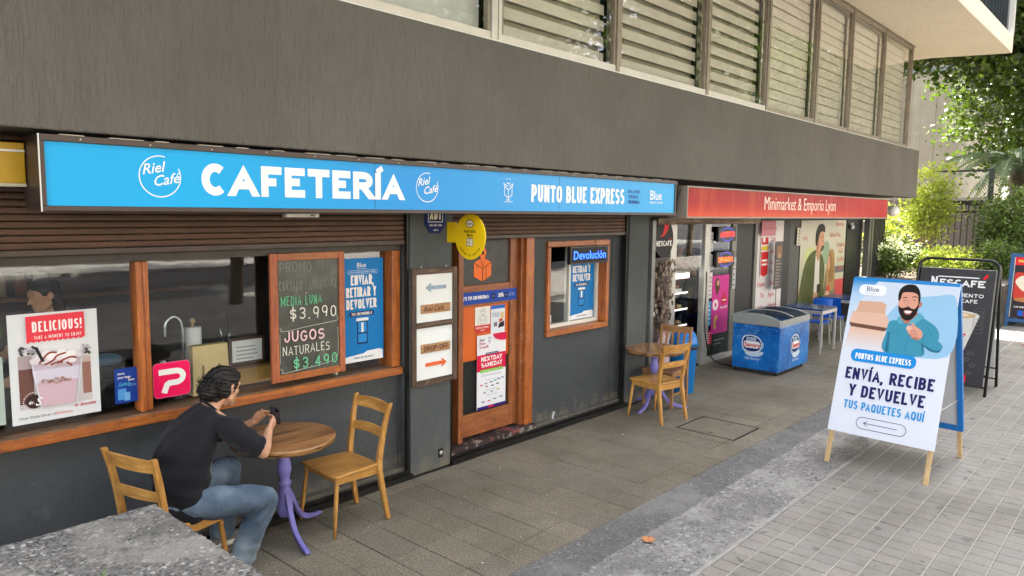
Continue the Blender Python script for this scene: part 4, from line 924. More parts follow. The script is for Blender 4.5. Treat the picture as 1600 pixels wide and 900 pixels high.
# ------------------------------------------------------------------ chalkboard
cb = thing('chalkboard', 'orange framed chalkboard with handwritten coffee and juice prices in the window', 'chalkboard', (2.86, 5.02, 1.07))
Wc, Hc = .662, .99
M_cw = wood('worn_orange_frame', (.30, .07, .025, 1), (.52, .16, .06, 1), 'Z', .9, .4, wear=rgb(196, 84, 48))
MB().box(0, .062, 0, .03, 0, Hc).build('frame_side', M_cw, cb, bevel=.004); MB().box(Wc-.052, Wc, 0, .03, 0, Hc).build('frame_side', M_cw, cb, bevel=.004)
MB().box(.063, Wc-.053, .001, .029, 0, .055).build('frame_rail', M_orwx, cb, bevel=.004); MB().box(.063, Wc-.053, .001, .029, Hc-.055, Hc).build('frame_rail', M_orwx, cb, bevel=.004)
q = MB()
for k in range(8): q.ball((Wc-.026, -.001, .08+k*.12), (.004, .002, .004), 6, 4); q.ball((.03, -.001, .08+k*.12), (.003, .002, .003), 6, 4)
q.build('nail', M_black, cb)
m, nt, bb = newmat('smeared_slate'); v = coords(nt); f = noise(nt, v, 3.5, 6, .65, 1.0)
nt.links.new(ramp(nt, f, [(.35, rgb(52, 54, 50)), (.6, rgb(74, 78, 72)), (.75, rgb(108, 112, 102))]), bb.inputs['Base Color']); bb.inputs['Roughness'].default_value = .35
slate = MB().box(.055, Wc-.045, .014, .02, .05, Hc-.05).build('slate', m, cb)
CW = ink(222, 220, 210, .9); CG = ink(112, 196, 152, .9); CF = ink(140, 142, 136, .9)
b = MB(); b.d = -.0132
b.text('PROMO !!!', .085, .845, .075, CF, wf=.62, tk=.07, gap=.22, rv=.45, jit=.1, width=.38)
b.text('CORTADO . AMERICANO', .075, .70, .075, CF, wf=.42, tk=.07, gap=.22, rv=.45, jit=.1, width=.51)
b.text('+', .3, .66, .03, CW, tk=.1)
b.text('MEDIA LUNA', .085, .585, .075, CG, wf=.62, tk=.09, gap=.25, rv=.45, jit=.06, width=.36)
b.text('$3.990', .16, .47, .092, CW, wf=.62, tk=.11, gap=.3, rv=.45, jit=.05, width=.42)
b.text('JUGOS', .105, .30, .085, ink(230, 196, 200, .9), wf=.72, tk=.15, gap=.2, rv=.45, jit=.05, width=.36)
b.text('NATURALES', .09, .20, .07, CW, wf=.62, tk=.09, gap=.22, rv=.45, jit=.05, width=.42)
b.text('$3.490', .18, .085, .085, CG, wf=.62, tk=.12, gap=.3, rv=.45, jit=.05, width=.40)
b.build('chalk_lettering', None, slate)
b = MB(); b.d = -.0132; b.mat(ink(200, 200, 192, .9))
x0, x1 = .075, .598
b.stroke(smoothc([(x0, .42), (x0+.015, .405), (x0+.012, .39), (x0+.1, .394), (.34, .41), (x1-.05, .425), (x1, .435), (x1-.01, .47), (x1-.025, .5)], 4, False), .0035)
b.stroke(smoothc([(x0, .1), (x0+.02, .09), (x0+.02, .065), (x0+.1, .068), (.4, .085), (x1-.05, .105), (x1-.03, .14), (x1, .16), (x1, .38)], 4, False), .0035); b.stroke([(x0, .14), (x0, .37)], .003)
b.build('chalk_border', None, slate)

# ------------------------------------------------------------------ window posters
def blue_poster(x0, z0, x1, z1, y, label):
    o, w, h = sheet('poster', label, 'poster', x0, z0, x1, z1, y, ink(20, 122, 196))
    b = MB(); b.text('ENVIAR,', w*.48, h*.745, h*.095, WHT, wf=.5, tk=.19, gap=.1, align='C', width=w*.56); b.text('RETIRAR Y', w*.45, h*.63, h*.095, WHT, wf=.5, tk=.19, gap=.1, align='C', width=w*.74)
    b.text('DEVOLVER', w*.45, h*.515, h*.095, WHT, wf=.5, tk=.19, gap=.1, align='C', width=w*.74)
    b.rrect(w*.15, h*.445, w*.75, h*.49, h*.022, ink(22, 38, 92)); b.text('TUS ENCOMIENDAS', w*.45, h*.453, h*.028, WHT, wf=.5, tk=.18, align='C', width=w*.5); b.build('lettering', None, o)
    b = MB(); b.stroke(rr_pts(w*.13, h*.852, w*.86, h*.885, h*.012), w*.006, ink(210, 228, 240), closed=True); b.text('EN ESTE PUNTO BLUE EXPRESS PUEDES:', w*.495, h*.861, h*.014, ink(210, 228, 240), wf=.55, align='C', width=w*.66); b.build('caption', None, o)
    font('Blue', w*.34, h*.915, h*.045, WHT, o, bold=.01, name='logo_lettering'); font('express correo', w*.34, h*.897, h*.012, WHT, o, name='logo_lettering', sx=1.1)
    b = MB(); d = ink(20, 34, 84); cx = w*.47      # a plain parcel on a hand truck in place of the printed figure
    b.rrect(cx-w*.13, h*.17, cx+w*.13, h*.40, w*.02, d); b.rrect(cx-w*.105, h*.185, cx+w*.105, h*.385, w*.015, ink(40, 140, 214)); b.rect(cx-w*.1, h*.27, cx+w*.1, h*.285, d); b.rect(cx-w*.03, h*.285, cx+w*.03, h*.38, ink(226, 236, 240)); b.rrect(cx-w*.15, h*.395, cx+w*.15, h*.425, w*.02, ink(226, 236, 240))
    b.build('parcel_picture', None, o)
    b = MB(); b.poly([(0, 0), (w*.98, 0), (w*.98, h*.085), (w*.9, h*.1), (w*.58, h*.095), (w*.5, h*.075), (w*.1, h*.06), (0, h*.05)], ink(232, 238, 242)); b.text('CONOCE MÁS EN BLUE.CL', w*.5, h*.03, h*.018, ink(30, 40, 70), wf=.55, align='C'); b.build('footer', None, o)
    return o
blue_poster(3.59, 1.095, 4.015, 1.985, 5.152, 'blue poster reading ENVIAR, RETIRAR Y DEVOLVER beside the chalkboard')
blue_poster(6.775, 1.14, 7.235, 2.01, 5.202, 'blue poster in the small wooden window under the lit Devolución sign')

mk, w, h = sheet('poster', 'milkshake poster reading DELICIOUS! in the left shop window', 'poster', 1.20, 1.07, 1.693, 1.747, 5.132, ink(218, 222, 226))
b = MB(); b.rect(w*.085, h*.13, w*.905, h*.83, gradmat('poster_backdrop', [(0, rgb(196, 186, 186)), (.5, rgb(214, 214, 220)), (1, rgb(226, 226, 230))], 'Z', .6))
b.rect(w*.09, h*.18, w*.25, h*.5, ink(110, 76, 70)); b.poly([(w*.09, h*.5), (w*.25, h*.5), (w*.24, h*.62), (w*.09, h*.62)], ink(178, 160, 164)); b.rect(w*.8, h*.2, w*.9, h*.5, ink(150, 108, 96)); b.rect(w*.8, h*.5, w*.9, h*.56, ink(196, 176, 172))
for k in range(20): b.ell(w*random.uniform(.1, .28), h*random.uniform(.62, .7), w*.02, h*.012, ink(74, 72, 78) if k % 2 else ink(170, 168, 174), 8)
for k in range(14): b.ell(w*random.uniform(.8, .89), h*random.uniform(.58, .68), w*.018, h*.014, ink(74, 72, 78) if k % 2 else ink(180, 176, 180), 8)
b.poly([(w*.30, h*.14), (w*.70, h*.14), (w*.78, h*.56), (w*.22, h*.56)], ink(196, 182, 198)); b.poly([(w*.32, h*.14), (w*.68, h*.14), (w*.72, h*.36), (w*.27, h*.36)], ink(206, 176, 190))
b.poly([(w*.25, h*.36), (w*.74, h*.36), (w*.76, h*.48), (w*.23, h*.48)], ink(210, 204, 222))
for k in range(26): b.ell(w*random.uniform(.33, .66), h*(.345+random.uniform(0, .045)), w*.02, h*.01, ink(186, 150, 146) if k % 3 else ink(150, 110, 108), 8)
for k in range(9): b.ell(w*(.27+.055*k), h*(.57+.03*math.sin(k*1.7)), w*.07, h*.035, ink(232, 226, 232) if k % 2 else ink(220, 210, 218), 16)
for k in range(7): b.ell(w*(.33+.055*k), h*(.61+.02*math.sin(k*2.1)), w*.06, h*.03, ink(240, 236, 238), 16)
for pts in ([(.3, .545), (.36, .60), (.42, .635), (.5, .63)], [(.36, .53), (.45, .56), (.5, .60), (.6, .62)], [(.5, .53), (.58, .56), (.66, .575), (.72, .56)], [(.42, .52), (.5, .54), (.56, .535)], [(.6, .53), (.64, .51), (.66, .49)]): b.stroke(smoothc([(x*w, z*h) for x, z in pts], 4, False), w*.022, ink(140, 62, 48))
b.poly([(w*.25, h*.7), (w*.29, h*.7), (w*.36, h*.56), (w*.325, h*.56)], ink(42, 38, 42))
b.stroke([(w*.22, h*.56), (w*.30, h*.14)], w*.008, ink(226, 230, 236)); b.stroke([(w*.78, h*.56), (w*.70, h*.14)], w*.008); b.build('milkshake_picture', None, mk)
b = MB(); b.d = .02*0+.012; P = [(w*.19, h*.975), (w*.84, h*.985), (w*.84, h*.75)]
for k in range(22): P.append((w*(.84-.65*(k+.5)/22), h*(.735 if k % 2 else .748)))
P.append((w*.19, h*.73)); b.poly(P, ink(232, 62, 78)); b.text('DELICIOUS!', w*.255, h*.83, h*.095, ink(246, 240, 240), wf=.42, tk=.16, gap=.16, rv=.25, width=w*.55); b.text('TAKE A MOMENT TO ENJOY', w*.27, h*.765, h*.03, ink(246, 240, 240), wf=.45, tk=.13, gap=.25, width=w*.53); b.build('lettering', None, mk)
b = MB(); b.d = .012; cx, cz = w*.235, h*.2; b.ell(cx, cz, w*.088, w*.088, ink(58, 42, 42))
for k in range(30): a = R(k*12); b.ell(cx+w*.118*math.cos(a), cz+w*.118*math.sin(a), w*.007, w*.007, WHT, 6)
b.build('round_badge', None, mk)
font('dr.', w*.165, h*.185, h*.032, WHT, mk, d=.0165+.012, bold=.03); font('S', w*.235, h*.165, h*.075, WHT, mk, d=.0285, bold=.03, shear=.3)
font('Your Daily Dose of', w*.07, h*.045, h*.024, ink(70, 70, 76), mk, rot=0, sx=1.12); font('Delicious', w*.475, h*.045, h*.024, ink(222, 70, 90), mk, sx=1.1)
font('dr. Smoothie', w*.68, h*.09, h*.032, ink(206, 40, 60), mk, d=.006, shear=.4, bold=.02, sx=.8)
gs, w, h = sheet('sticker', 'green and white payment sticker at the left edge of the shop window', 'sticker', .98, 1.62, 1.165, 1.86, 5.134, ink(86, 190, 48)); b = MB(); b.rect(w*.02, 0, w*.98, h*.24, ink(240, 240, 240)); b.rect(w*.1, h*.04, w*.9, h*.1, ink(20, 20, 20)); b.rect(w*.1, h*.13, w*.9, h*.2, ink(20, 20, 20)); b.build('print', None, gs)
g2, w, h = sheet('poster', 'pale grey-green sheet at the left edge of the shop window', 'poster', .9, 1.09, 1.168, 1.5, 5.134, ink(168, 184, 178))

bp, w, h = sheet('poster', 'small blue sheet reading store your bags here by the orange mullion', 'poster', 1.783, 1.096, 1.95, 1.33, 5.134, ink(24, 62, 150))
for t, z, x in (('store', .83, .1), ('your bags', .72, .1), ('here', .63, .5)): font(t, w*x, h*z, h*.065, WHT, bp, bold=.03)
font('Safely', w*.1, h*.5, h*.11, ink(90, 190, 230), bp, shear=.4)
b = MB(); b.rrect(w*.1, h*.1, w*.42, h*.42, w*.03, ink(80, 150, 214)); b.rrect(w*.34, h*.06, w*.56, h*.3, w*.03, ink(110, 170, 224)); b.stroke([(w*.5, h*.52), (w*.85, h*.52)], w*.012, ink(140, 170, 220)); b.stroke([(w*.5, h*.48), (w*.8, h*.48)], w*.012); b.build('bag_picture', None, bp)

pk, w, h = sheet('sticker', 'square pink sticker with a white P logo low in the shop window', 'sticker', 2.03, 1.088, 2.278, 1.325, 5.128, ink(240, 20, 92), r=.03)
b = MB(); b.mat(WHT); b.stroke([(w*.14, h*.74), (w*.62, h*.74)]+[(x*w, z*h) for x, z in arc(.62, .57, .19, .17, 90, -90, 10)]+[(w*.42, h*.40), (w*.36, h*.36), (w*.27, h*.12)], w*.16); b.build('letter', None, pk)
MB().prism(rr_pts(-.004, -.004, w+.004, h+.004, .032), .0021, .004).build('border', ink(250, 110, 150), pk)

# door prints
tp, w, h = sheet('banner_strip', 'blue strip reading DEVUELVE TUS ENCOMIENDAS across the middle of the door', 'sign', 5.0, 1.472, 5.79, 1.594, 5.160, ink(34, 72, 168))
b = MB(); b.text('DEVUELVE TUS ENCOMIENDAS', -.10+w*.0, h*.36, h*.3, WHT, wf=.5, tk=.2, gap=.12, width=.46); b.text('ENVÍA', .505, h*.36, h*.32, WHT, wf=.5, tk=.22, gap=.1, width=.08); b.text('RETIRA', .66, h*.36, h*.3, ink(110, 140, 214), wf=.5, tk=.2, gap=.1, width=.1)
b.ell(.43, h*.5, .028, .03, ink(22, 34, 84)); b.stroke([(.418, h*.5), (.44, h*.5)], .004, WHT); b.ell(.62, h*.5, .028, .03, ink(22, 34, 84)); b.stroke([(.608, h*.5), (.63, h*.5)], .004, WHT)
for q_ in list(range(len(b.v))): 
    x, y, z = b.v[q_]; b.v[q_] = (max(x, .002), y, z)
b.build('lettering', None, tp)
pi, w, h = sheet('window_sticker', 'orange parcel and map pin cut-out on the upper door panel', 'sticker', 5.17, 1.69, 5.42, 1.70, 5.183, M_black)
pi.data = (lambda q: (q.prism([(0, .19), (.125, .135), (.25, .19), (.125, .245)][::-1], 0, .001), q)[1])(MB()).build('tmp', ink(240, 118, 54)).data; bpy.data.objects.remove(bpy.data.objects['tmp'])
OR = ink(240, 118, 54); LN = ink(60, 30, 16)
b = MB(); b.poly([(0, .19), (.12, .132), (.12, 0), (0, .055)], OR); b.poly([(.125, 0), (.25, .055), (.25, .19), (.125, .132)], OR); b.build('box_sides', None, pi)
b = MB(); b.d = .002; b.poly(smoothc([(.125, .16), (.095, .235), (.078, .285), (.09, .325), (.125, .34), (.16, .325), (.172, .285), (.155, .235)], 4), OR); b.stroke([(.125, .155), (.09, .24), (.078, .28)], .004, LN); b.stroke([(.125, .155), (.16, .24), (.172, .28)], .004); b.ell(.125, .288, .018, .02, LN); b.stroke([(0, .19), (.122, .134), (.25, .19)], .006); b.stroke([(.123, .134), (.123, .002)], .006); b.stroke([(.17, .155), (.17, .025)], .005); b.stroke([(.03, .155), (.055, .142)], .006); b.build('map_pin', None, pi)
p1, w, h = sheet('sticker', 'white and red sticker with a line-drawn person on the orange door panel', 'sticker', 5.19, 1.165, 5.408, 1.43, 5.182, ink(232, 230, 228))
b = MB(); b.rect(0, 0, w, h*.3, ink(206, 62, 56)); b.text('RETIRO EN TIENDA', w*.5, h*.17, h*.06, WHT, wf=.6, tk=.2, align='C', width=w*.84); b.text('PICK UP', w*.5, h*.07, h*.05, WHT, wf=.6, align='C'); L_ = ink(110, 104, 104)
b.stroke([(w*x, h*z) for x, z in arc(.5, .8, .13, .12, 0, 360, 20)[:-1]], w*.016, L_, closed=True); b.stroke([(w*.36, h*.84), (w*.64, h*.84)], w*.016); b.stroke(smoothc([(w*.2, h*.36), (w*.25, h*.55), (w*.38, h*.64), (w*.62, h*.64), (w*.75, h*.55), (w*.8, h*.36)], 4, False), w*.016); b.stroke([(w*.35, h*.36), (w*.65, h*.36), (w*.65, h*.55), (w*.5, h*.46), (w*.35, h*.55)], w*.016, closed=True); b.build('print', None, p1)
p2, w, h = sheet('sticker', 'small white sheet with a blue header and shoes picture on the orange door panel', 'sticker', 5.422, 1.135, 5.632, 1.43, 5.182, ink(222, 228, 238))
b = MB(); b.rect(0, h*.87, w, h, ink(40, 104, 196)); b.rect(w*.2, h*.25, w*.45, h*.4, ink(120, 120, 130)); b.poly([(w*.5, h*.18), (w*.95, h*.22), (w*.95, h*.42), (w*.6, h*.36)], ink(40, 34, 44)); b.poly([(w*.55, h*.38), (w*.85, h*.42), (w*.85, h*.52), (w*.6, h*.5)], ink(196, 70, 56)); b.rrect(w*.7, h*.5, w*.9, h*.74, w*.05, ink(214, 188, 120)); b.text('RETIRA AQUÍ', w*.08, h*.68, h*.05, ink(70, 84, 120), wf=.6, width=w*.5); b.text('TUS PEDIDOS', w*.08, h*.6, h*.05, ink(70, 84, 120), wf=.6, width=w*.5); b.build('print', None, p2)
p3, w, h = sheet('poster', 'tall white and red poster reading NEXTDAY SAMEDAY on the door', 'poster', 5.212, .368, 5.642, 1.14, 5.172, ink(230, 232, 238))
b = MB(); b.rect(0, h*.515, w, h*.735, ink(214, 22, 74)); b.text('NEXTDAY', w*.5, h*.645, h*.062, WHT, wf=.55, tk=.22, gap=.12, align='C', width=w*.72); b.text('SAMEDAY', w*.5, h*.565, h*.062, WHT, wf=.55, tk=.22, gap=.12, align='C', width=w*.72)
b.rect(w*.1, h*.495, w*.88, h*.535, ink(120, 196, 58)); b.text('ENVÍOS EN EL MISMO DÍA', w*.49, h*.506, h*.016, WHT, wf=.6, align='C', width=w*.68); b.rrect(w*.28, h*.728, w*.72, h*.757, h*.01, ink(46, 36, 104)); b.text('DESPACHO EN EL DÍA', w*.5, h*.736, h*.013, WHT, wf=.6, align='C', width=w*.36)
b.poly([(w*.52, h), (w, h), (w, h*.90)]+[(w*(1-.48*math.sin(R(k*15))), h*(1.0-.11*math.cos(R(k*15)))) for k in range(1, 6)], ink(214, 22, 74)); b.rect(0, 0, w, h*.04, ink(50, 30, 108)); b.rect(w*.38, h*.008, w*.56, h*.032, ink(214, 22, 74)); b.build('print', None, p3)
for t, z in (('Aquí', .925), ('Punto', .875), ('Dropoff!', .825)): font(t, w*.07, h*z, h*.035, ink(196, 40, 90) if t[0] != 'A' else ink(70, 50, 110), p3, d=.006, bold=.02)
b = MB(); b.stroke([(w*x, h*z) for x, z in arc(.42, .935, .045, .025, -60, 240, 12)]+[(w*.42, h*.88)], w*.014, ink(90, 40, 100), closed=True)
for z in (.46, .445, .385, .25, .18): b.stroke([(w*.15, h*z), (w*.85, h*z)] if z > .4 else [(w*.3, h*z), (w*.7, h*z)], w*.01, ink(170, 170, 180))
for x, z, c in ((.15, .33, (200, 70, 70)), (.3, .34, (120, 130, 160)), (.48, .35, (90, 100, 120)), (.62, .36, (60, 160, 150)), (.75, .37, (80, 90, 150)), (.88, .38, (110, 140, 180)), (.32, .3, (150, 90, 90)), (.52, .3, (90, 90, 100)), (.7, .31, (60, 60, 70)), (.25, .22, (120, 120, 120)), (.5, .22, (130, 150, 170)), (.72, .23, (200, 170, 80)), (.2, .1, (90, 90, 140)), (.4, .1, (190, 90, 100)), (.6, .11, (100, 130, 110)), (.82, .12, (110, 110, 120))): b.rrect(w*(x-.05), h*(z-.008), w*(x+.05), h*(z+.008), h*.006, ink(*c))
b.build('brand_marks', None, p3)

# LED sign over the hatch
dv = thing('led_sign', 'black LED panel lit blue reading Devolución over the small window', 'lit sign', (6.46, 4.965, 1.815)); w, h = .72, .20
MB().box(0, w, 0, .05, 0, h).build('housing', paint('black_plastic', rgb(30, 30, 33), .35, .1), dv, bevel=.004)
MB().box(.02, w-.02, -.002, -.0004, .015, h-.015).build('screen', ink(16, 16, 22), dv)
o = font('Devolución', .045, .055, .098, glow('blue_led', (.03, .12, 1.0, 1), .55), dv, d=.004, bold=.012, name='lit_lettering'); DEV = o
o = font('Devolución', .048, .058, .098, glow('cyan_led', (.02, .14, 1.0, 1), .35), dv, d=.005, bold=-.012, name='lit_lettering'); DEV2 = o
q = MB(); q.tube([(.5, .02, h), (.47, .01, h+.04), (.5, .02, h+.08)], .004, 6); q.build('cable', M_black, dv)
card, w, h = sheet('card', 'small white card in the lower left of the hatch window', 'card', 6.27, 1.15, 6.42, 1.235, 5.195, ink(214, 220, 226))
# bits on the threshold and under the sign
st = thing('paper_strip', 'folded white paper strip standing on the dark floor rail by the wall', 'paper', (6.3, 5.06, .062)); MB().bar((0, 0, 0), (.03, 0, .10), .022, .004).build('strip', ink(226, 230, 236), st); MB().bar((-.01, -.01, .001), (.012, -.005, .03), .022, .004).build('fold', ink(206, 214, 222), st)
fx = thing('lamp_fitting', 'short white fitting tucked under the blue fascia sign', 'lamp fitting', (2.87, 4.8, 2.335)); MB().box(0, .28, 0, .06, 0, .03).build('body', ink(232, 230, 222), fx, bevel=.006); MB().box(.2, .24, -.002, 0, .008, .02).build('label_print', ink(120, 120, 120), fx)
# yellow box at the far left and white slab under the band
yb = thing('sign_box', 'ochre yellow light box beyond the left end of the blue sign', 'sign', (-1.0, 4.74, 2.52)); MB().box(0, 2.24, 0, .2, 0, .22).build('body', paint('ochre_box', rgb(190, 150, 22), .45, .2, scale=4), yb, bevel=.004); MB().box(0, 2.24, -.004, 0.0, .17, .182).build('trim', M_white, yb); MB().box(0, 2.24, -.006, .2, -.018, -.001).build('lower_trim', paint('light_trim', rgb(200, 190, 165), .5), yb)

cbx = thing('sign_cable', 'thin black cable sagging between the blue and red fascia signs', 'cable', (7.85, 4.6, 2.70)); MB().tube(smoothc([(0, 0, .03), (.1, -.03, -.1), (.2, -.02, -.16), (.33, 0, .0)], 5, False), .006, 6).build('cable', M_black, cbx)
cb2 = thing('wall_cable', 'thin grey cable run clipped along the top of the wall beside the hatch window', 'cable', (7.45, 5.09, 0)); MB().tube(smoothc([(0, 0, 2.12), (.01, -.004, 1.6), (-.005, -.004, 1.1), (.0, 0, .6), (.008, -.003, .1)], 5, False), .005, 6).build('cable', M_pil, cb2)
# ------------------------------------------------------------------ minimarket fittings
nd = thing('hanging_sign', 'black oval Nescafé sign with a red swoosh beside the minimarket entrance', 'sign', (8.95, 5.42, 1.76)); w, h = .53, .52
q = MB(); q.prism([(x, z) for x, z in arc(.265, .27, .26, .27, 0, 360, 36)[:-1]], 0, .02); q.build('disc', ink(16, 12, 12), nd, bevel=.003)
b = MB(); b.poly(smoothc([(.14, .30), (.22, .34), (.26, .42), (.27, .5), (.40, .5), (.36, .4), (.27, .32)], 4), ink(214, 24, 34)); b.poly(smoothc([(.10, .47), (.26, .515), (.42, .48), (.40, .5), (.26, .54), (.12, .5)], 3), ink(226, 206, 190)); b.build('swoosh', None, nd)
b = MB(); b.d = .003; b.text('NESCAFÉ', .265, .17, .075, WHT, wf=.5, tk=.22, gap=.1, align='C', width=.42); b.poly([(.40, .255), (.44, .285), (.45, .255)], ink(214, 24, 34)); b.build('lettering', None, nd)
bn = thing('banner', 'tall printed panel of dark coffee beans beside the minimarket entrance', 'banner', (8.96, 5.47, .1)); w, h = .535, 1.66
MB().box(0, w, 0, .004, 0, h).build('sheet', gradmat('bean_backdrop', [(0, rgb(200, 176, 176)), (.3, rgb(176, 150, 150)), (.45, rgb(96, 76, 66)), (1, rgb(58, 46, 40))], 'Z', 1.66), bn)
b = MB(); ys = []
for k in range(170):
    x, z = random.uniform(.045, w-.045), random.uniform(h*.36, h-.045); a = random.uniform(-80, 80); t = random.choice([(112, 92, 80), (140, 120, 106), (86, 68, 58), (160, 142, 128)])
    b.ell(x, z, .042, .028, ink(*t), 12, rot=a); c_, s_ = math.cos(R(a)), math.sin(R(a)); b.stroke([(x-.036*c_, z-.036*s_), (x+.004*s_, z-.004*c_), (x+.036*c_, z+.036*s_)], .007, ink(46, 34, 28))
b.poly([(0, 0), (w, 0), (w, h*.2), (w*.7, h*.32), (w*.45, h*.37), (w*.2, h*.33), (0, h*.25)], ink(206, 184, 188)); b.ell(w*.55, h*.36, .08, .05, ink(176, 136, 140)); b.build('bean_picture', None, bn)
dw = thing('wall_lamp', 'round white knob fitting with a black cable beside the coffee bean panel', 'fitting', (8.86, 5.44, .98)); q = MB(); q.lathe([(.05, 0), (.05, -.03), (.03, -.05), (.0, -.052)][::-1], (0, 0, 0), 16, 'Y'); q.build('body', M_black, dw); q = MB(); q.lathe([(.0, -.078), (.03, -.075), (.04, -.06), (.04, -.05)], (.05, 0, 0), 14, 'Y'); q.build('knob', ink(216, 210, 196), dw)
q = MB(); q.tube(smoothc([(.06, -.06, -.02), (.2, -.08, -.12), (.45, -.1, -.2), (.75, -.08, -.2), (1.0, .03, -.1)], 5, False), .006, 6); q.build('cable', M_black, dw)
cbl = thing('power_cable', 'black power cable looping down to the floor behind the chest freezer', 'cable', (10.3, 5.4, 0)); q = MB(); q.tube(smoothc([(.15, -.02, 1.5), (0, -.1, 1.2), (-.1, -.15, .7), (0, -.2, .25), (.3, -.3, .06), (.9, -.55, .012), (1.2, -.45, .012)], 6, False), .009, 7); q.build('cable', M_black, cbl)
def ledsign(x, z, w, h, t, c, label, ic):
    o = thing('led_sign', label, 'lit sign', (x, 5.40, z)); MB().box(0, w, 0, .04, 0, h).build('housing', M_black, o, bevel=.004)
    b = MB(); b.mat(glow('blue_ring_led', (.05, .05, .6, 1), .3)); P = arc(w/2, h/2, w*.36, h*.44, 25, 155, 16); b.stroke(P, .008); b.stroke(arc(w/2, h/2, w*.36, h*.44, 205, 335, 16), .008); b.build('lit_ring', None, o)
    b = MB(); b.d = .002; b.text(t, w/2, h*.32, h*.34, c, wf=.6, tk=.16, gap=.16, rv=.4, align='C', width=w*.8); b.build('lit_lettering', None, o); return o
ledsign(10.84, 1.95, .62, .235, 'ABIERTO', glow('red_led', (1, .02, .02, 1), .55), 'lit red LED sign reading ABIERTO behind the minimarket glass', 0)
ledsign(10.81, 1.54, .62, .25, 'EMPANADAS', glow('orange_led', (1, .10, .02, 1), .55), 'lit orange-red LED sign reading EMPANADAS below the ABIERTO sign', 0)
pk2, w, h = sheet('poster', 'tall magenta ice cream poster on the minimarket glass', 'poster', 10.87, .45, 11.45, 1.40, 5.485, ink(214, 48, 150))
b = MB(); b.poly(smoothc([(.2, .78), (.12, .86), (.16, .93), (.26, .95), (.36, .9), (.36, .8), (.28, .68)], 4) and [(x*w, z*h) for x, z in smoothc([(.2, .74), (.14, .84), (.2, .94), (.34, .95), (.44, .86), (.42, .76), (.3, .66)], 4)], ink(92, 46, 34)); b.ell(w*.33, h*.87, w*.08, h*.05, ink(206, 160, 130))
b.ell(w*.22, h*.5, w*.17, h*.095, ink(236, 220, 226)); b.ell(w*.22, h*.5, w*.06, h*.035, ink(214, 48, 150)); b.stroke(smoothc([(w*.34, h*.3), (w*.22, h*.25), (w*.2, h*.17), (w*.26, h*.08)], 5, False), w*.13, ink(222, 176, 90)); b.rrect(w*.56, h*.5, w*.9, h*.62, w*.05, ink(206, 24, 60)); b.poly([(w*.62, h*.62), (w*.84, h*.62), (w*.73, h*.72)], ink(206, 24, 60)); b.text('HELADOS', w*.5, h*.42, h*.04, WHT, width=w*.44, tk=.2); b.rect(w*.62, h*.55, w*.84, h*.575, WHT); b.build('print', None, pk2)
for x0, z0, x1, z1, c, lab in ((10.745, 1.05, 10.865, 1.46, (222, 216, 220), 'white notice with a pink circle at the left edge of the minimarket glass'), (10.745, 1.5, 10.86, 1.75, (206, 204, 200), 'white price list above the notice on the minimarket glass'), (10.75, 1.8, 10.85, 2.1, (196, 196, 192), 'upper white list on the minimarket glass beside the ABIERTO sign'), (10.75, .6, 10.865, 1.0, (60, 150, 206), 'blue advert low on the minimarket glass'), (10.745, .3, 10.92, .52, (196, 26, 50), 'round red advert at the bottom of the minimarket glass'), (11.52, 1.15, 11.64, 1.68, (188, 190, 194), 'narrow card sticker column on the grey door post')):
    o, w, h = sheet('sticker', lab, 'sticker', x0, z0, x1, z1, 5.462 if x0 > 11.4 else 5.49, ink(*c)); b = MB()
    for k in range(5): b.rect(w*.15, h*(.1+.17*k), w*(.5+.3*random.random()), h*(.1+.17*k)+h*.05, ink(*[int(v*.62) for v in c]) if c[0] > 150 and c[1] > 100 else WHT)
    if c == (222, 216, 220): b.stroke([(w*x, h*z) for x, z in arc(.5, .74, .26, .1, 0, 360, 16)[:-1]], w*.05, ink(226, 130, 160), closed=True)
    b.build('print', None, o)
o, w, h = sheet('poster', 'dark green poster at the foot of the minimarket glass', 'poster', 10.93, .12, 11.48, .43, 5.49, ink(30, 44, 38)); b = MB(); b.stroke([(w*.1, h*.7), (w*.8, h*.7)], h*.05, ink(150, 150, 150)); b.stroke([(w*.1, h*.5), (w*.6, h*.5)], h*.04); b.build('print', None, o)
# pastry case
pc = thing('pastry_case', 'glass pastry case with lit shelves of pastries inside the minimarket entrance', 'display case', (9.69, 5.72, 0)); w = .84
MB().box(0, w, .0, .6, 0, .62).build('base', paint('case_base', rgb(40, 40, 42), .4), pc, bevel=.004); MB().box(0, w, .0, .6, 1.46, 1.5).build('top', M_alul, pc, bevel=.003)
MB().box(0, w, -.004, .0, 1.38, 1.46).build('light_strip', glow('case_light', (1, .97, .9, 1), .35), pc)
MB().box(0, .015, 0, .6, .62, 1.46).build('side_glass', M_glass, pc); MB().box(0, w, .58, .6, .62, 1.46).build('rear_panel', M_dark, pc)
for z in (.62, .88, 1.14): MB().box(.02, w, .02, .55, z, z+.012).build('shelf', M_alul, pc); MB().box(.02, w, .012, .02, z-.004, z+.018).build('shelf_light', glow('shelf_light', (1, .97, .92, 1), .3), pc)
cols = [paint('pastry_gold', rgb(206, 160, 92), .6, .3, scale=20), paint('pastry_brown', rgb(150, 92, 50), .6, .3, scale=20), paint('pastry_cream', rgb(226, 200, 150), .6, .2, scale=20)]
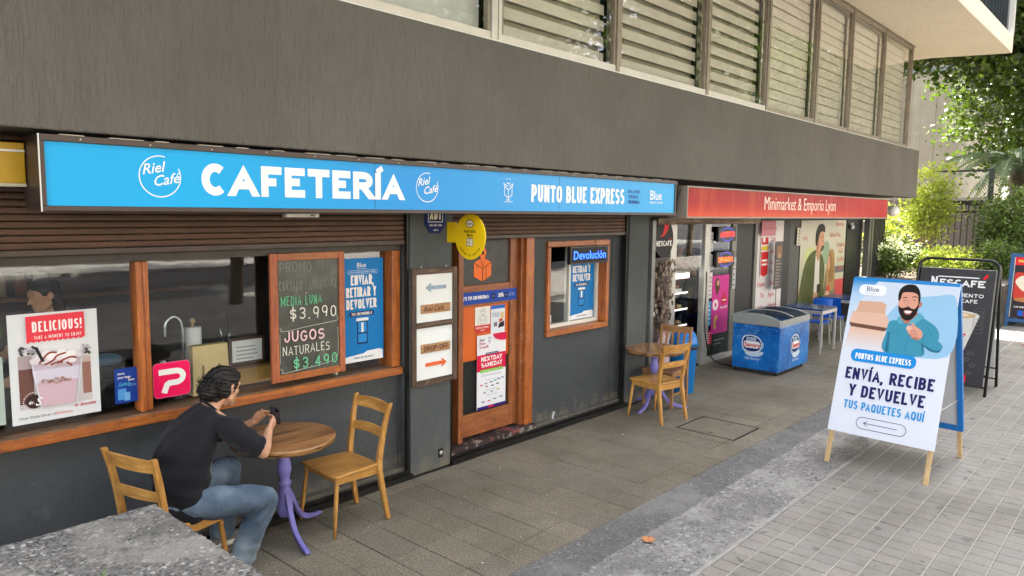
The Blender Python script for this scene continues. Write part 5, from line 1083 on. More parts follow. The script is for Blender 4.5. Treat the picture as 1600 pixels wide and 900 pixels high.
for z in (.632, .892):
    for k in range(6):
        for j in range(2):
            x, y = .09+k*.13, .12+j*.2; t = thing('pastry', '%s pastry, %s in the %s row on the %s shelf' % (['golden', 'brown', 'cream'][(k+j) % 3], ['leftmost', 'second from left', 'third from left', 'fourth from left', 'fifth from left', 'rightmost'][k], ['front', 'back'][j], 'lower' if z < .8 else 'middle'), 'pastry', (9.69+x, 5.72+y, z), random.uniform(0, 3), 'pastries on the case shelves')
            q = MB(); q.ball((0, 0, .03), (.055, .04, .032), 10, 6); q.build('crust', cols[(k+j) % 3], t); q = MB(); q.ball((.01, 0, .052), (.03, .022, .016), 8, 5); q.build('glaze', cols[(k+j+1) % 3], t)
for k in range(2):
    t = thing('tray', ('white tray with small cakes on the top shelf of the pastry case, left one' if k == 0 else 'white tray with small cakes on the top shelf of the pastry case, right one'), 'tray', (9.75+k*.38, 5.8, 1.154)); MB().box(0, .33, 0, .22, 0, .05).build('tray_body', WHT, t, bevel=.006); q = MB(); [q.box(.03+i*.1, .09+i*.1, .03, .09, .051, .1) for i in range(3)]; q.build('cakes', cols[1], t)
# standing pink price box, white words poster, couple poster, menus
wp, w, h = sheet('poster', 'white panel printed with red food words beside the minimarket door', 'poster', 12.47, .55, 13.64, 2.285, 5.488, ink(226, 220, 222))
RD = ink(206, 96, 104)
for t, x, z in (('Choco', .45, .9), ('Café', .5, .78), ('Snacks', .38, .66), ('Galletas', .3, .54), ('Pan', .5, .44), ('Empan', .08, .32), ('Dulces', .5, .32), ('Tés', .2, .2), ('Jugos', .5, .2), ('Leche', .08, .08), ('Helados', .5, .08)): font(t, w*x, h*z, h*.055, RD, wp, sx=.9)
tb, w, h = sheet('sign', 'pale pink square card sign hanging beside the minimarket door', 'sign', 12.5, 2.02, 13.1, 2.28, 5.42, ink(206, 134, 146)); b = MB(); b.text('TRANSBANK', w*.5, h*.42, h*.14, ink(150, 60, 80), align='C', width=w*.7, wf=.6); b.stroke([(0.006, .006), (w-.006, .006), (w-.006, h-.006), (.006, h-.006)], .008, ink(170, 70, 96), closed=True); b.build('print', None, tb)
rp, w, h = sheet('poster', 'tall red and white shield poster partly behind the hanging menu', 'poster', 12.62, 1.28, 13.0, 2.0, 5.47, ink(230, 226, 226)); b = MB(); R_ = ink(208, 38, 44); b.rect(w*.05, h*.8, w*.8, h*.98, R_); b.rect(w*.2, h*.86, w*.45, h*.98, WHT); b.poly([(w*.05, h*.06), (w*.45, 0), (w*.85, h*.06), (w*.85, h*.62), (w*.05, h*.62)], R_); b.rect(w*.05, h*.66, w*.85, h*.76, ink(226, 190, 60)); b.rect(w*.15, h*.38, w*.75, h*.43, WHT); b.rect(w*.15, h*.28, w*.75, h*.33, WHT); b.build('print', None, rp)
mn = thing('menu_board', 'narrow dark menu panel hanging in front of the white poster', 'menu', (12.93, 5.33, 1.05)); MB().box(0, .32, 0, .015, 0, .86).build('panel', ink(92, 88, 86), mn, bevel=.003); b = MB()
for k in range(9): b.rect(.03, .06+k*.055, .03+random.uniform(.15, .25), .085+k*.055, ink(150, 140, 136))
b.rrect(.05, .6, .27, .78, .02, ink(150, 110, 84)); b.rrect(.1, .56, .24, .64, .02, ink(180, 150, 120)); b.build('print', None, mn); q = MB(); q.tube([(.12, .01, 0), (.12, .01, -.5)], .008, 6); q.build('pole', M_gm, mn)
cp, w, h = sheet('poster', 'large window poster of a man and a woman holding cups', 'poster', 14.5, .5, 17.1, 2.285, 5.488, gradmat('couple_backdrop', [(0, rgb(206, 96, 70)), (.12, rgb(206, 120, 96)), (.3, rgb(196, 196, 170)), (.7, rgb(206, 204, 186)), (1, rgb(214, 208, 196))], 'Z', 1.78))
b = MB(); sc_ = lambda L: [(x*w, z*h) for x, z in L]
b.rect(w*.72, 0, w, h*.28, ink(196, 84, 84)); b.ell(w*.2, h*.6, w*.12, h*.1, ink(206, 212, 150)); b.ell(w*.55, h*.62, w*.08, h*.14, ink(150, 176, 150)); b.rect(w*.72, h*.36, w, h*.44, ink(120, 116, 120))
b.spl(sc_([(.02, .02), (.03, .25), (.1, .5), (.22, .63), (.36, .66), (.46, .6), (.53, .45), (.53, .25), (.5, .02)]), ink(92, 100, 58)); b.spl(sc_([(.33, .1), (.32, .4), (.33, .64), (.40, .63), (.42, .4), (.43, .1)]), ink(214, 212, 206)); b.poly(sc_([(.33, .6), (.38, .52), (.44, .62), (.43, .7), (.33, .72)]), ink(190, 140, 112))
b.spl(sc_([(.33, .72), (.34, .84), (.40, .88), (.47, .86), (.49, .78), (.50, .74), (.47, .68), (.42, .645), (.37, .65)]), ink(206, 156, 128)); b.spl(sc_([(.31, .72), (.30, .84), (.34, .93), (.42, .96), (.49, .93), (.50, .86), (.45, .87), (.40, .86), (.37, .8), (.36, .72)]), ink(44, 36, 32)); b.spl(sc_([(.42, .645), (.45, .70), (.49, .70), (.475, .66), (.45, .64)]), ink(74, 54, 44))
b.spl(sc_([(.57, .02), (.55, .3), (.6, .45), (.7, .45), (.78, .3), (.78, .02)]), ink(120, 116, 96)); b.spl(sc_([(.59, .2), (.58, .45), (.62, .62), (.68, .66), (.74, .6), (.77, .4), (.78, .2), (.7, .15)]), ink(176, 140, 92)); b.spl(sc_([(.6, .45), (.59, .54), (.62, .58), (.66, .55), (.66, .46), (.63, .42)]), ink(214, 168, 138)); b.rrect(w*.38, h*.12, w*.46, h*.26, .03, ink(58, 48, 46)); b.rrect(w*.6, h*.1, w*.67, h*.22, .03, ink(196, 70, 60)); b.ell(w*.36, h*.12, w*.06, h*.05, ink(206, 156, 128)); b.ell(w*.62, h*.12, w*.05, h*.04, ink(214, 168, 138)); 
b.stroke(sc_([(.40, .80), (.415, .805), (.43, .80)]), .012, ink(60, 44, 38)); b.stroke(sc_([(.455, .81), (.47, .812), (.48, .805)]), .012); b.stroke(sc_([(.455, .78), (.475, .745), (.462, .74)]), .010, ink(176, 120, 96)); b.spl(sc_([(.35, .66), (.34, .72), (.36, .78), (.38, .70)]), ink(180, 128, 102))
for k in range(6): b.stroke(smoothc(sc_([(.06+.03*k, .1), (.1+.035*k, .3), (.16+.03*k, .5)]), 4, False), .014, ink(74, 82, 46) if k % 2 else ink(112, 120, 74))
for k in range(9): b.stroke(smoothc(sc_([(.62+.012*k, .62-.01*k), (.66+.01*k, .45), (.64+.014*k, .26)]), 4, False), .012, ink(206, 170, 116) if k % 2 else ink(140, 104, 64))
b.spl(sc_([(.36, .05), (.42, .16), (.5, .19), (.52, .12), (.46, .03)]), ink(82, 90, 52)); b.build('couple_picture', None, cp)
for t, x, z in (('etos', .03, .78), ('Abarrotes', .72, .93), ('Bebidas Frías', .6, .80), ('Congelados', .76, .68), ('Café', .84, .6), ('Confites', .8, .5), ('Snacks', .82, .4)): font(t, w*x, h*z, h*.06, ink(200, 112, 100), cp, d=.02, sx=.85)
nb, w, h = sheet('notice', 'small cream notice on the grey wall left of the couple poster', 'notice', 14.25, 1.8, 14.45, 2.14, 5.47, ink(206, 202, 186)); b = MB(); [b.rect(w*.3, h*(.1+.18*k), w*.7, h*(.1+.18*k)+h*.06, ink(110, 106, 96)) for k in range(5)]; b.build('print', None, nb)
cm = thing('security_camera', 'small white security camera under the red sign at the right end', 'camera', (17.3, 5.42, 2.13)); q = MB(); q.ball((0, 0, 0), .05, 12, 8); q.build('dome', ink(200, 200, 204), cm); MB().box(-.03, .03, -.01, .06, .04, .1).build('bracket', M_white, cm)
# ------------------------------------------------------------------ chest freezer
fz = thing('chest_freezer', 'blue Savory ice cream chest freezer on castors outside the minimarket', 'freezer', (10.58, 4.235, 0))
FW, FD, FH = 1.16, .735, .80
m, nt, bb = newmat('water_print_blue'); v = coords(nt, (1, 1, 1)); f = noise(nt, v, 3.2, 3, .5, 2.2); f2 = noise(nt, v, 2.0, 2)
c_ = ramp(nt, f2, [(.35, rgb(4, 80, 160)), (.65, rgb(8, 118, 204))]); c_ = mixc(nt, ramp(nt, f, [(.48, (0, 0, 0, 1)), (.5, (.5, .5, .5, 1)), (.515, (0, 0, 0, 1))]), c_, rgb(120, 200, 232))
nt.links.new(c_, bb.inputs['Base Color']); bb.inputs['Roughness'].default_value = .28; bb.inputs['Coat Weight'].default_value = .3
MB().box(0, FW, 0, FD, .06, .74).build('body', m, fz, bevel=.012)
M_fg = paint('freezer_lid_grey', rgb(146, 150, 146), .4, .06)
def lidz(x): return .80+.11*math.sin(math.pi*min(1, max(0, x/FD)))*.55
q = MB()
# rim that follows the curved glass: the lid rises towards the back
prof = [(0, .74), (FD, .74), (FD, .885), (FD*.75, .908), (FD*.5, .912), (FD*.25, .892), (0, .83)]
q.prism(prof, -.008, .05, 'YZ'); q.prism(prof, FW-.05, FW+.008, 'YZ'); q.box(.05, FW-.05, -.008, .035, .74, .83); q.box(.05, FW-.05, FD-.035, FD+.008, .74, .885)
q.build('rim', M_fg, fz, bevel=.008)
q = MB(); ys_ = np.linspace(.036, FD-.036, 12); V = []
def lz(y): return float(np.interp(y, [0, FD*.25, FD*.5, FD*.75, FD], [.822, .886, .906, .902, .878]))
for x in (.052, FW-.052):
    for y in ys_: V.append((x, y, lz(y)))
q.add(V, [(i, i+1, i+13, i+12) for i in range(11)], True); q.build('glass_lid', glass_mat('freezer_glass', (.75, .8, .8, 1), 1.6, .12), fz)
q = MB(); q.tube([(FW*.5, y, lz(y)+.006) for y in ys_], .008, 6); q.build('lid_rail', M_alul, fz)
MB().box(.05, FW-.05, .04, FD-.04, .69, .735).build('contents_tray', paint('ice_cream_boxes', rgb(150, 140, 140), .6, .4, scale=9), fz)
for x, y in ((.08, .07), (.08, FD-.07), (FW-.08, .07), (FW-.08, FD-.07)):
    q = MB(); q.lathe([(.024, -.014), (.028, -.008), (.028, .008), (.024, .014)], (x, y, .029), 14, 'Y'); cw = q.build('castor', M_black, fz); MB().box(x-.022, x+.022, y-.02, y+.02, .04, .061).build('castor_fork', M_alul, cw)
MB().box(-.004, .0, .05, FD-.05, .02, .06).build('kick_plate', M_dark, fz)
def savory(w, h, parent, name):
    b = MB(); cx, cz = 0, 0; D_ = ink(18, 52, 116)
    b.spl([(-.16*w, .02*h), (-.14*w, .10*h), (-.05*w, .135*h), (.08*w, .12*h), (.15*w, .05*h), (.15*w, -.04*h), (.10*w, -.11*h), (0, -.135*h), (-.1*w, -.12*h), (-.15*w, -.06*h)], ink(214, 228, 238)); b.spl([(-.145*w, .02*h), (-.125*w, .088*h), (-.05*w, .12*h), (.07*w, .105*h), (.135*w, .045*h), (.135*w, -.035*h), (.09*w, -.095*h), (0, -.115*h), (-.09*w, -.105*h), (-.135*w, -.05*h)], D_)
    b.rrect(-.09*w, .055*h, .06*w, .1*h, .01, ink(190, 210, 226)); b.text('NESTLÉ', -.015*w, .064*h, .024*h, D_, align='C', width=.11*w, tk=.2); b.rrect(-.13*w, -.055*h, .13*w, .048*h, .04*h, ink(238, 236, 236)); b.stroke(smoothc([(-.12*w, -.08*h), (-.02*w, -.11*h), (.1*w, -.085*h), (.17*w, -.02*h), (.17*w, .04*h)], 4, False), .012*w, ink(206, 222, 234)); b.spl([(-.1*w, -.12*h), (.02*w, -.135*h), (.16*w, -.09*h), (.17*w, -.13*h), (.08*w, -.17*h), (-.06*w, -.165*h)], ink(196, 214, 228))
    lg = b.build(name, None, parent); font('Savory', -.118*w, -.034*h, .062*h, ink(206, 22, 40), lg, d=.008, bold=.035, sx=1.02); font('Soy Savory', -.11*w, -.22*h, .04*h, ink(226, 236, 244), lg, d=.004, shear=.4, sx=.9); return lg
l1 = savory(1.0, 1.15, fz, 'logo'); l1.location = (.60, -.002, .42); l1.scale = (1.05, 1, 1)
l2 = savory(1.0, 1.05, fz, 'logo'); l2.location = (-.002, .42, .44); l2.rotation_euler = (0, 0, -math.pi/2)
# ------------------------------------------------------------------ folding board signs
WOODL = wood('pale_pine', (.52, .34, .16, 1), (.68, .48, .25, 1), 'Z', .7, .5)
a1 = thing('folding_board_sign', 'white and blue folding board sign with a pointing man reading ENVÍA, RECIBE Y DEVUELVE', 'folding sign', (7.245, 1.955, 0), R(-93))
LEAN = math.atan2(.55, 1.76); HS = 1.85
def slab_part(name, mb, m, parent, lean, y=0.0, bevel=0):
    o = mb.build(name, m, parent, bevel=bevel); o.location = (0, y, 0); o.rotation_euler = (-lean, 0, 0); return o
BW = .475
for s_ in (-1, 1):
    slab_part('leg', MB().box(s_*.44-.02, s_*.44+.02, .004, .034, .0, 1.84), WOODL, a1, LEAN, bevel=.003)
    slab_part('leg', MB().box(s_*.44-.02, s_*.44+.02, -.034, -.004, .0, 1.84), WOODL, a1, -LEAN, 1.14, bevel=.003)
ban = slab_part('printed_banner', MB().box(-BW, BW, -.008, .0035, .31, 1.862), paint('banner_white', rgb(222, 226, 236), .45, .02), a1, LEAN)
BLU = paint('banner_blue', rgb(18, 110, 186), .45, .08)
rb = slab_part('rear_banner', MB().box(-BW, BW, -.0035, .008, .31, 1.862), BLU, a1, -LEAN, 1.14)
q = MB(); q.box(BW-.05, BW, -.036, -.0055, .31, 1.855); q.box(-BW, -BW+.05, -.036, -.0055, .31, 1.855); q.box(-BW+.05, BW-.05, -.036, -.0055, .31, .36); q.box(-BW+.05, BW-.05, -.036, -.0055, 1.8, 1.855); slab_part('rear_frame', q, BLU, a1, -LEAN, 1.14)
slab_part('rear_lining', MB().box(-BW+.05, BW-.05, -.010, -.0055, .36, 1.8), ink(196, 198, 202), a1, -LEAN, 1.14)
q = MB(); q.tube([(-.44, .21, .62), (-.44, .93, .62)], .004, 5); q.tube([(.44, .21, .62), (.44, .93, .62)], .004, 5); q.build('stay', M_alul, a1)
q = MB(); [q.tube([(x-.04, .56, 1.78), (x+.04, .56, 1.78)], .009, 8) for x in (-.4, .4)]; q.build('hinge', M_alul, a1)
Bx = lambda u: -BW+u*2*BW
Bz = lambda v: .31+(1-v)*1.552
b = MB(); b.d = .0085
m_sky = gradmat('banner_top_gradient', [(0, rgb(222, 226, 236)), (.25, rgb(216, 226, 240)), (.75, rgb(180, 208, 234)), (.95, rgb(44, 140, 206)), (1, rgb(20, 124, 198))], 'Z', .72, off=-(1.15/.72))
b.rect(Bx(0), Bz(.46), Bx(1), Bz(0), m_sky); b.poly([(Bx(.25), Bz(.02)), (Bx(1), Bz(.02)), (Bx(1), Bz(.45)), (Bx(0.1), Bz(.45)), (Bx(.05), Bz(.2))], ink(206, 218, 232)); b.ell(Bx(.8), Bz(.32), .44, .36, ink(150, 196, 226), 40, 0, 180) if False else b.spl([(Bx(.35), Bz(.30)), (Bx(.5), Bz(.14)), (Bx(.8), Bz(.085)), (Bx(.985), Bz(.10)), (Bx(.985), Bz(.44)), (Bx(.4), Bz(.44))], ink(152, 196, 226))
b.build('sky_print', None, ban)
K1, K2, K3 = ink(226, 186, 162), ink(216, 172, 144), ink(112, 74, 60)
b = MB(); b.d = .0115; b.poly([(Bx(.02), Bz(.47)), (Bx(.05), Bz(.32)), (Bx(.39), Bz(.33)), (Bx(.40), Bz(.47))], gradmat('fading_box', [(0, rgb(222, 224, 232)), (1, rgb(226, 186, 160))], 'Z', .22, off=-(1.13/.22)))
b.poly([(Bx(.05), Bz(.325)), (Bx(.39), Bz(.335)), (Bx(.41), Bz(.31)), (Bx(.03), Bz(.3))], K3); b.poly([(Bx(.03), Bz(.3)), (Bx(.045), Bz(.225)), (Bx(.37), Bz(.225)), (Bx(.41), Bz(.26)), (Bx(.41), Bz(.312))], K1); b.poly([(Bx(.08), Bz(.225)), (Bx(.10), Bz(.155)), (Bx(.32), Bz(.15)), (Bx(.365), Bz(.165)), (Bx(.365), Bz(.225))], K2); b.poly([(Bx(.385), Bz(.335)), (Bx(.41), Bz(.33)), (Bx(.41), Bz(.46)), (Bx(.38), Bz(.46))], ink(236, 214, 202)); b.build('parcels_print', None, ban)
SK, SKd, SHI, SHd, HR = ink(222, 160, 136), ink(186, 118, 98), ink(64, 146, 172), ink(40, 108, 136), ink(36, 28, 28)
P2 = lambda L: [(Bx(x), Bz(v)) for x, v in L]
P3 = lambda L: [(Bx(.57+(x-.665)*(.90 if x < .78 else .98)), Bz(v-.03 if v < .3 else v-.03+(v-.3)*.12)) for x, v in L]
b = MB(); b.d = .0135
b.spl(P3([(.49, .47), (.48, .36), (.5, .30), (.58, .285), (.66, .27), (.78, .25), (.86, .27), (.94, .3), (.985, .34), (.98, .39), (.93, .415), (.86, .40), (.86, .47)]), SHI); b.spl(P3([(.86, .47), (.84, .40), (.78, .37), (.82, .35), (.9, .38), (.96, .385), (.93, .415), (.87, .41)]), SHd); b.poly(P3([(.5, .47), (.5, .36), (.52, .36), (.54, .47)]), SHd)
b.poly(P3([(.60, .265), (.62, .25), (.76, .22), (.78, .25), (.72, .30), (.66, .30)]), SKd); b.poly(P3([(.59, .255), (.64, .30), (.60, .31), (.57, .28)]), ink(92, 170, 192)); b.poly(P3([(.78, .225), (.83, .25), (.74, .31), (.7, .29)]), ink(92, 170, 192)); b.stroke(P3([(.72, .30), (.71, .38), (.70, .46)]), .004, SHd); b.stroke(P3([(.52, .36), (.58, .355), (.64, .37)]), .004); b.stroke(P3([(.76, .37), (.8, .385)]), .006, ink(28, 74, 96)); b.stroke(P3([(.86, .31), (.9, .33), (.93, .37)]), .004, SHd); b.build('shirt_print', None, ban)
b = MB(); b.d = .0165
b.spl(P3([(.565, .155), (.56, .19), (.57, .215), (.61, .255), (.665, .275), (.72, .26), (.76, .225), (.765, .17), (.755, .125), (.7, .09), (.63, .09), (.58, .115)]), SK); b.spl(P3([(.76, .165), (.782, .16), (.785, .185), (.765, .2)]), SKd)
b.spl(P3([(.565, .195), (.58, .235), (.62, .268), (.67, .282), (.725, .268), (.765, .22), (.768, .17), (.755, .185), (.735, .205), (.70, .205), (.665, .195), (.62, .205), (.59, .205)]), HR)
b.spl(P3([(.555, .165), (.545, .12), (.56, .085), (.61, .06), (.69, .055), (.745, .08), (.775, .13), (.77, .175), (.755, .15), (.745, .12), (.70, .105), (.62, .105), (.585, .115), (.575, .15)]), HR)
b.spl(P3([(.625, .225), (.65, .218), (.70, .218), (.715, .225), (.69, .243), (.65, .243)]), ink(196, 106, 104)); b.spl(P3([(.635, .226), (.66, .222), (.7, .222), (.705, .228), (.68, .236), (.65, .235)]), ink(246, 242, 240)); b.stroke(P3([(.595, .145), (.62, .137), (.64, .142)]), .007, HR); b.stroke(P3([(.69, .135), (.72, .127), (.745, .135)]), .007); b.stroke(P3([(.605, .16), (.62, .157), (.635, .161)]), .005); b.stroke(P3([(.70, .153), (.715, .15), (.73, .153)]), .005); b.stroke(P3([(.665, .15), (.66, .175), (.652, .19), (.67, .196), (.69, .19)]), .0035, SKd)
b.build('face_print', None, ban)
P4 = lambda L: [(Bx(x), Bz(v)) for x, v in L]
b = MB(); b.d = .0205
b.spl(P4([(.70, .305), (.80, .33), (.88, .355), (.93, .385), (.90, .42), (.83, .415), (.75, .385), (.69, .355)]), SHI); b.spl(P4([(.72, .375), (.80, .40), (.88, .415), (.92, .40), (.90, .425), (.82, .42)]), SHd); b.stroke(P4([(.76, .325), (.745, .35), (.75, .375)]), .005, SHd)
b.spl(P4([(.60, .30), (.615, .285), (.65, .28), (.69, .29), (.73, .31), (.74, .34), (.715, .362), (.68, .358), (.64, .345), (.61, .33)]), SK); b.spl(P4([(.62, .325), (.65, .34), (.69, .352), (.72, .35), (.70, .365), (.65, .355)]), SKd)
for x, v in ((.655, .312), (.662, .328), (.672, .343)): b.spl(P4([(x-.03, v-.006), (x+.01, v-.009), (x+.035, v-.002), (x+.01, v+.006), (x-.03, v+.006)]), ink(214, 150, 126)); b.stroke(P4([(x-.03, v+.007), (x+.03, v+.004)]), .003, SKd)
b.spl(P4([(.585, .297), (.60, .282), (.63, .284), (.635, .303), (.615, .315), (.592, .312)]), ink(236, 180, 156)); b.ell(Bx(.604), Bz(.297), .011, .013, ink(240, 196, 176)); b.stroke(P4([(.66, .283), (.64, .268), (.625, .272)]), .016, SK); b.build('hand_print', None, ban)
b = MB(); b.d = .0225; b.rrect(Bx(.075), Bz(.115), Bx(.345), Bz(.045), .05, ink(240, 243, 248)); b.build('logo_pill', None, ban)
font('Blue', Bx(.145), Bz(.088), .05, ink(44, 48, 96), ban, d=.0245, bold=.004); font('express correo', Bx(.145), Bz(.104), .012, ink(140, 90, 130), ban, d=.0245, sx=.95)
NV = ink(34, 32, 92); b = MB(); b.d = .0225
b.rrect(Bx(.105), Bz(.545), Bx(.725), Bz(.465), .055, ink(30, 142, 216)); b.text('PUNTOS BLUE EXPRESS', Bx(.415), Bz(.527), .058, WHT, wf=.5, tk=.18, gap=.12, align='C', width=2*BW*.53)
b.text('ENVÍA, RECIBE', Bx(.085), Bz(.66), .115, NV, wf=.56, tk=.2, gap=.12, rv=.3, width=2*BW*.83); b.text('Y DEVUELVE', Bx(.145), Bz(.765), .115, NV, wf=.56, tk=.2, gap=.12, rv=.3, width=2*BW*.71); b.text('TUS PAQUETES AQUÍ', Bx(.12), Bz(.845), .08, ink(40, 148, 214), wf=.5, tk=.17, gap=.12, rv=.3, width=2*BW*.75)
b.stroke(rr_pts(Bx(.27), Bz(.955), Bx(.735), Bz(.885), .053), .005, NV, closed=True); b.stroke([(Bx(.34), Bz(.92)), (Bx(.655), Bz(.92))], .005); b.stroke([(Bx(.375), Bz(.905)), (Bx(.34), Bz(.92)), (Bx(.375), Bz(.935))], .005); b.build('lettering', None, ban)

a2 = thing('folding_board_sign', 'black tube-framed folding sign with a coffee cup poster reading NESCAFÉ', 'folding sign', (11.38, 2.25, 0), R(-90))
L2 = math.atan2(.42, 1.82); BT = paint('black_tube', rgb(22, 22, 23), .35, .1)
for s_, y0 in ((1, 0), (-1, .84)):
    q = MB(); pts = [(-.49, 0, 0), (-.49, 0, 1.70)]+[(-.36+.13*math.cos(R(a)), 0, 1.72+.13*math.sin(R(a))) for a in (180, 157, 135, 112, 90)]+[(.36+.13*math.cos(R(a)), 0, 1.72+.13*math.sin(R(a))) for a in (90, 67, 45, 22, 0)]+[(.49, 0, 1.70), (.49, 0, 0)]
    q.tube(pts, .019, 8, side=(0, 1, 0)); q.tube([(-.49, 0, .28), (.49, 0, .28)], .012, 6); q.tube([(-.49, 0, .12), (.49, 0, .12)], .012, 6); slab_part('tube_frame', q, BT, a2, s_*L2, y0)
pan = slab_part('poster_panel', MB().box(-.455, .455, -.012, .0, .13, 1.71), paint('poster_black', rgb(44, 41, 42), .4, .1), a2, L2); slab_part('rear_panel', MB().box(-.455, .455, .0, .012, .13, 1.71), ink(196, 198, 196), a2, -L2, .84)
b = MB(); b.d = .013; WX = lambda u: -.455+u*.91; WZ = lambda v: .13+(1-v)*1.58
b.text('N', WX(.16), WZ(.155), .125, WHT, wf=.75, tk=.2, width=.08); b.text('ESCAFÉ', WX(.28), WZ(.155), .095, WHT, wf=.72, tk=.22, gap=.1, width=.55); b.rect(WX(.25), WZ(.078), WX(.8), WZ(.068)); b.poly([(WX(.84), WZ(.075)), (WX(.9), WZ(.03)), (WX(.915), WZ(.06)), (WX(.87), WZ(.085))], ink(216, 30, 44)); b.text('TU MOMENTO', WX(.22), WZ(.245), .05, WHT, wf=.62, tk=.2, gap=.14, width=.60); b.text('CON UN CAFÉ', WX(.24), WZ(.295), .05, WHT, wf=.62, tk=.2, gap=.14, width=.52); b.rrect(WX(.25), WZ(.985), WX(.78), WZ(.915), .02, ink(206, 28, 52)); b.text('DISFRÚTALO AQUÍ', WX(.515), WZ(.965), .045, WHT, wf=.5, tk=.2, align='C', width=.42); b.build('lettering', None, pan)
b = MB(); b.d = .016; b.poly([(WX(.08), WZ(.4)), (WX(.86), WZ(.4)), (WX(.66), WZ(.8)), (WX(.6), WZ(.83)), (WX(.3), WZ(.83)), (WX(.24), WZ(.8))], ink(214, 212, 204)); b.ell(WX(.47), WZ(.4), .355, .062, ink(228, 224, 214)); b.ell(WX(.47), WZ(.405), .315, .05, ink(206, 176, 134)); b.ell(WX(.5), WZ(.40), .2, .028, ink(232, 214, 184)); b.ell(WX(.52), WZ(.402), .1, .014, ink(200, 164, 120)); b.text('NESCAFÉ', WX(.46), WZ(.625), .06, ink(34, 30, 30), wf=.62, tk=.22, align='C', width=.42); b.poly([(WX(.665), WZ(.58)), (WX(.7), WZ(.555)), (WX(.71), WZ(.58))], ink(206, 28, 52)); b.build('cup_picture', None, pan)
b = MB(); b.d = .014; LG = ink(120, 114, 112)
for x, v, r in ((.66, .74, .03), (.8, .73, .035), (.76, .78, .03), (.7, .82, .028), (.84, .83, .035), (.66, .88, .028), (.8, .90, .03)): b.stroke([(WX(x)+r*math.cos(R(k*20)), WZ(v)+r*.7*math.sin(R(k*20))) for k in range(18)], .004, LG, closed=True); b.stroke([(WX(x)-r*.8, WZ(v)), (WX(x), WZ(v)+.006), (WX(x)+r*.8, WZ(v))], .003)
for k in range(6): b.stroke(smoothc([(WX(.78), WZ(.36+.03*k)), (WX(.86), WZ(.33+.03*k)), (WX(.92), WZ(.36+.035*k)), (WX(.82), WZ(.4+.03*k))], 4), .003, LG, closed=True)
b.build('sketched_beans', None, pan)
a3 = thing('folding_board_sign', 'blue framed folding sign with a dark food poster cut by the right edge', 'folding sign', (19.3, 2.2, 0), R(-90)); L3 = math.atan2(.3, 1.6); BF = paint('blue_sign_frame', rgb(30, 84, 132), .45, .1)
q = MB(); [q.box(s_*.5-.035, s_*.5+.035, -.02, .02, 0, 1.62) for s_ in (-1, 1)]; q.box(-.465, .465, -.02, .02, 1.55, 1.62); q.box(-.465, .465, -.02, .02, .1, .18); slab_part('frame', q, BF, a3, L3)
q = MB(); [q.box(s_*.5-.035, s_*.5+.035, -.02, .02, 0, 1.62) for s_ in (-1, 1)]; slab_part('rear_frame', q, BF, a3, -L3, .6)
pn3 = slab_part('poster_panel', MB().box(-.45, .45, -.024, -.02, .2, 1.54), ink(48, 42, 46), a3, L3); b = MB(); b.d = .025; b.rect(-.45, 1.36, .45, 1.54, ink(206, 40, 56)); b.text('PROMO', -.38, 1.42, .06, ink(240, 214, 90), wf=.6, tk=.2); b.rrect(-.42, .62, -.1, 1.2, .05, ink(190, 60, 50)); b.spl([(-.4, 1.0), (-.3, 1.12), (-.2, 1.08), (-.22, .8), (-.32, .86)], ink(222, 214, 196)); b.ell(-.2, .6, .2, .05, ink(176, 120, 70)); b.text('CON BEBIDA', -.38, .42, .035, WHT); b.rect(-.3, .24, -.2, .36, ink(30, 90, 190)); b.rect(-.19, .24, -.06, .36, ink(206, 40, 56)); b.rect(-.45, .2, -.44, 1.54, ink(220, 220, 220)); b.build('print', None, pn3)
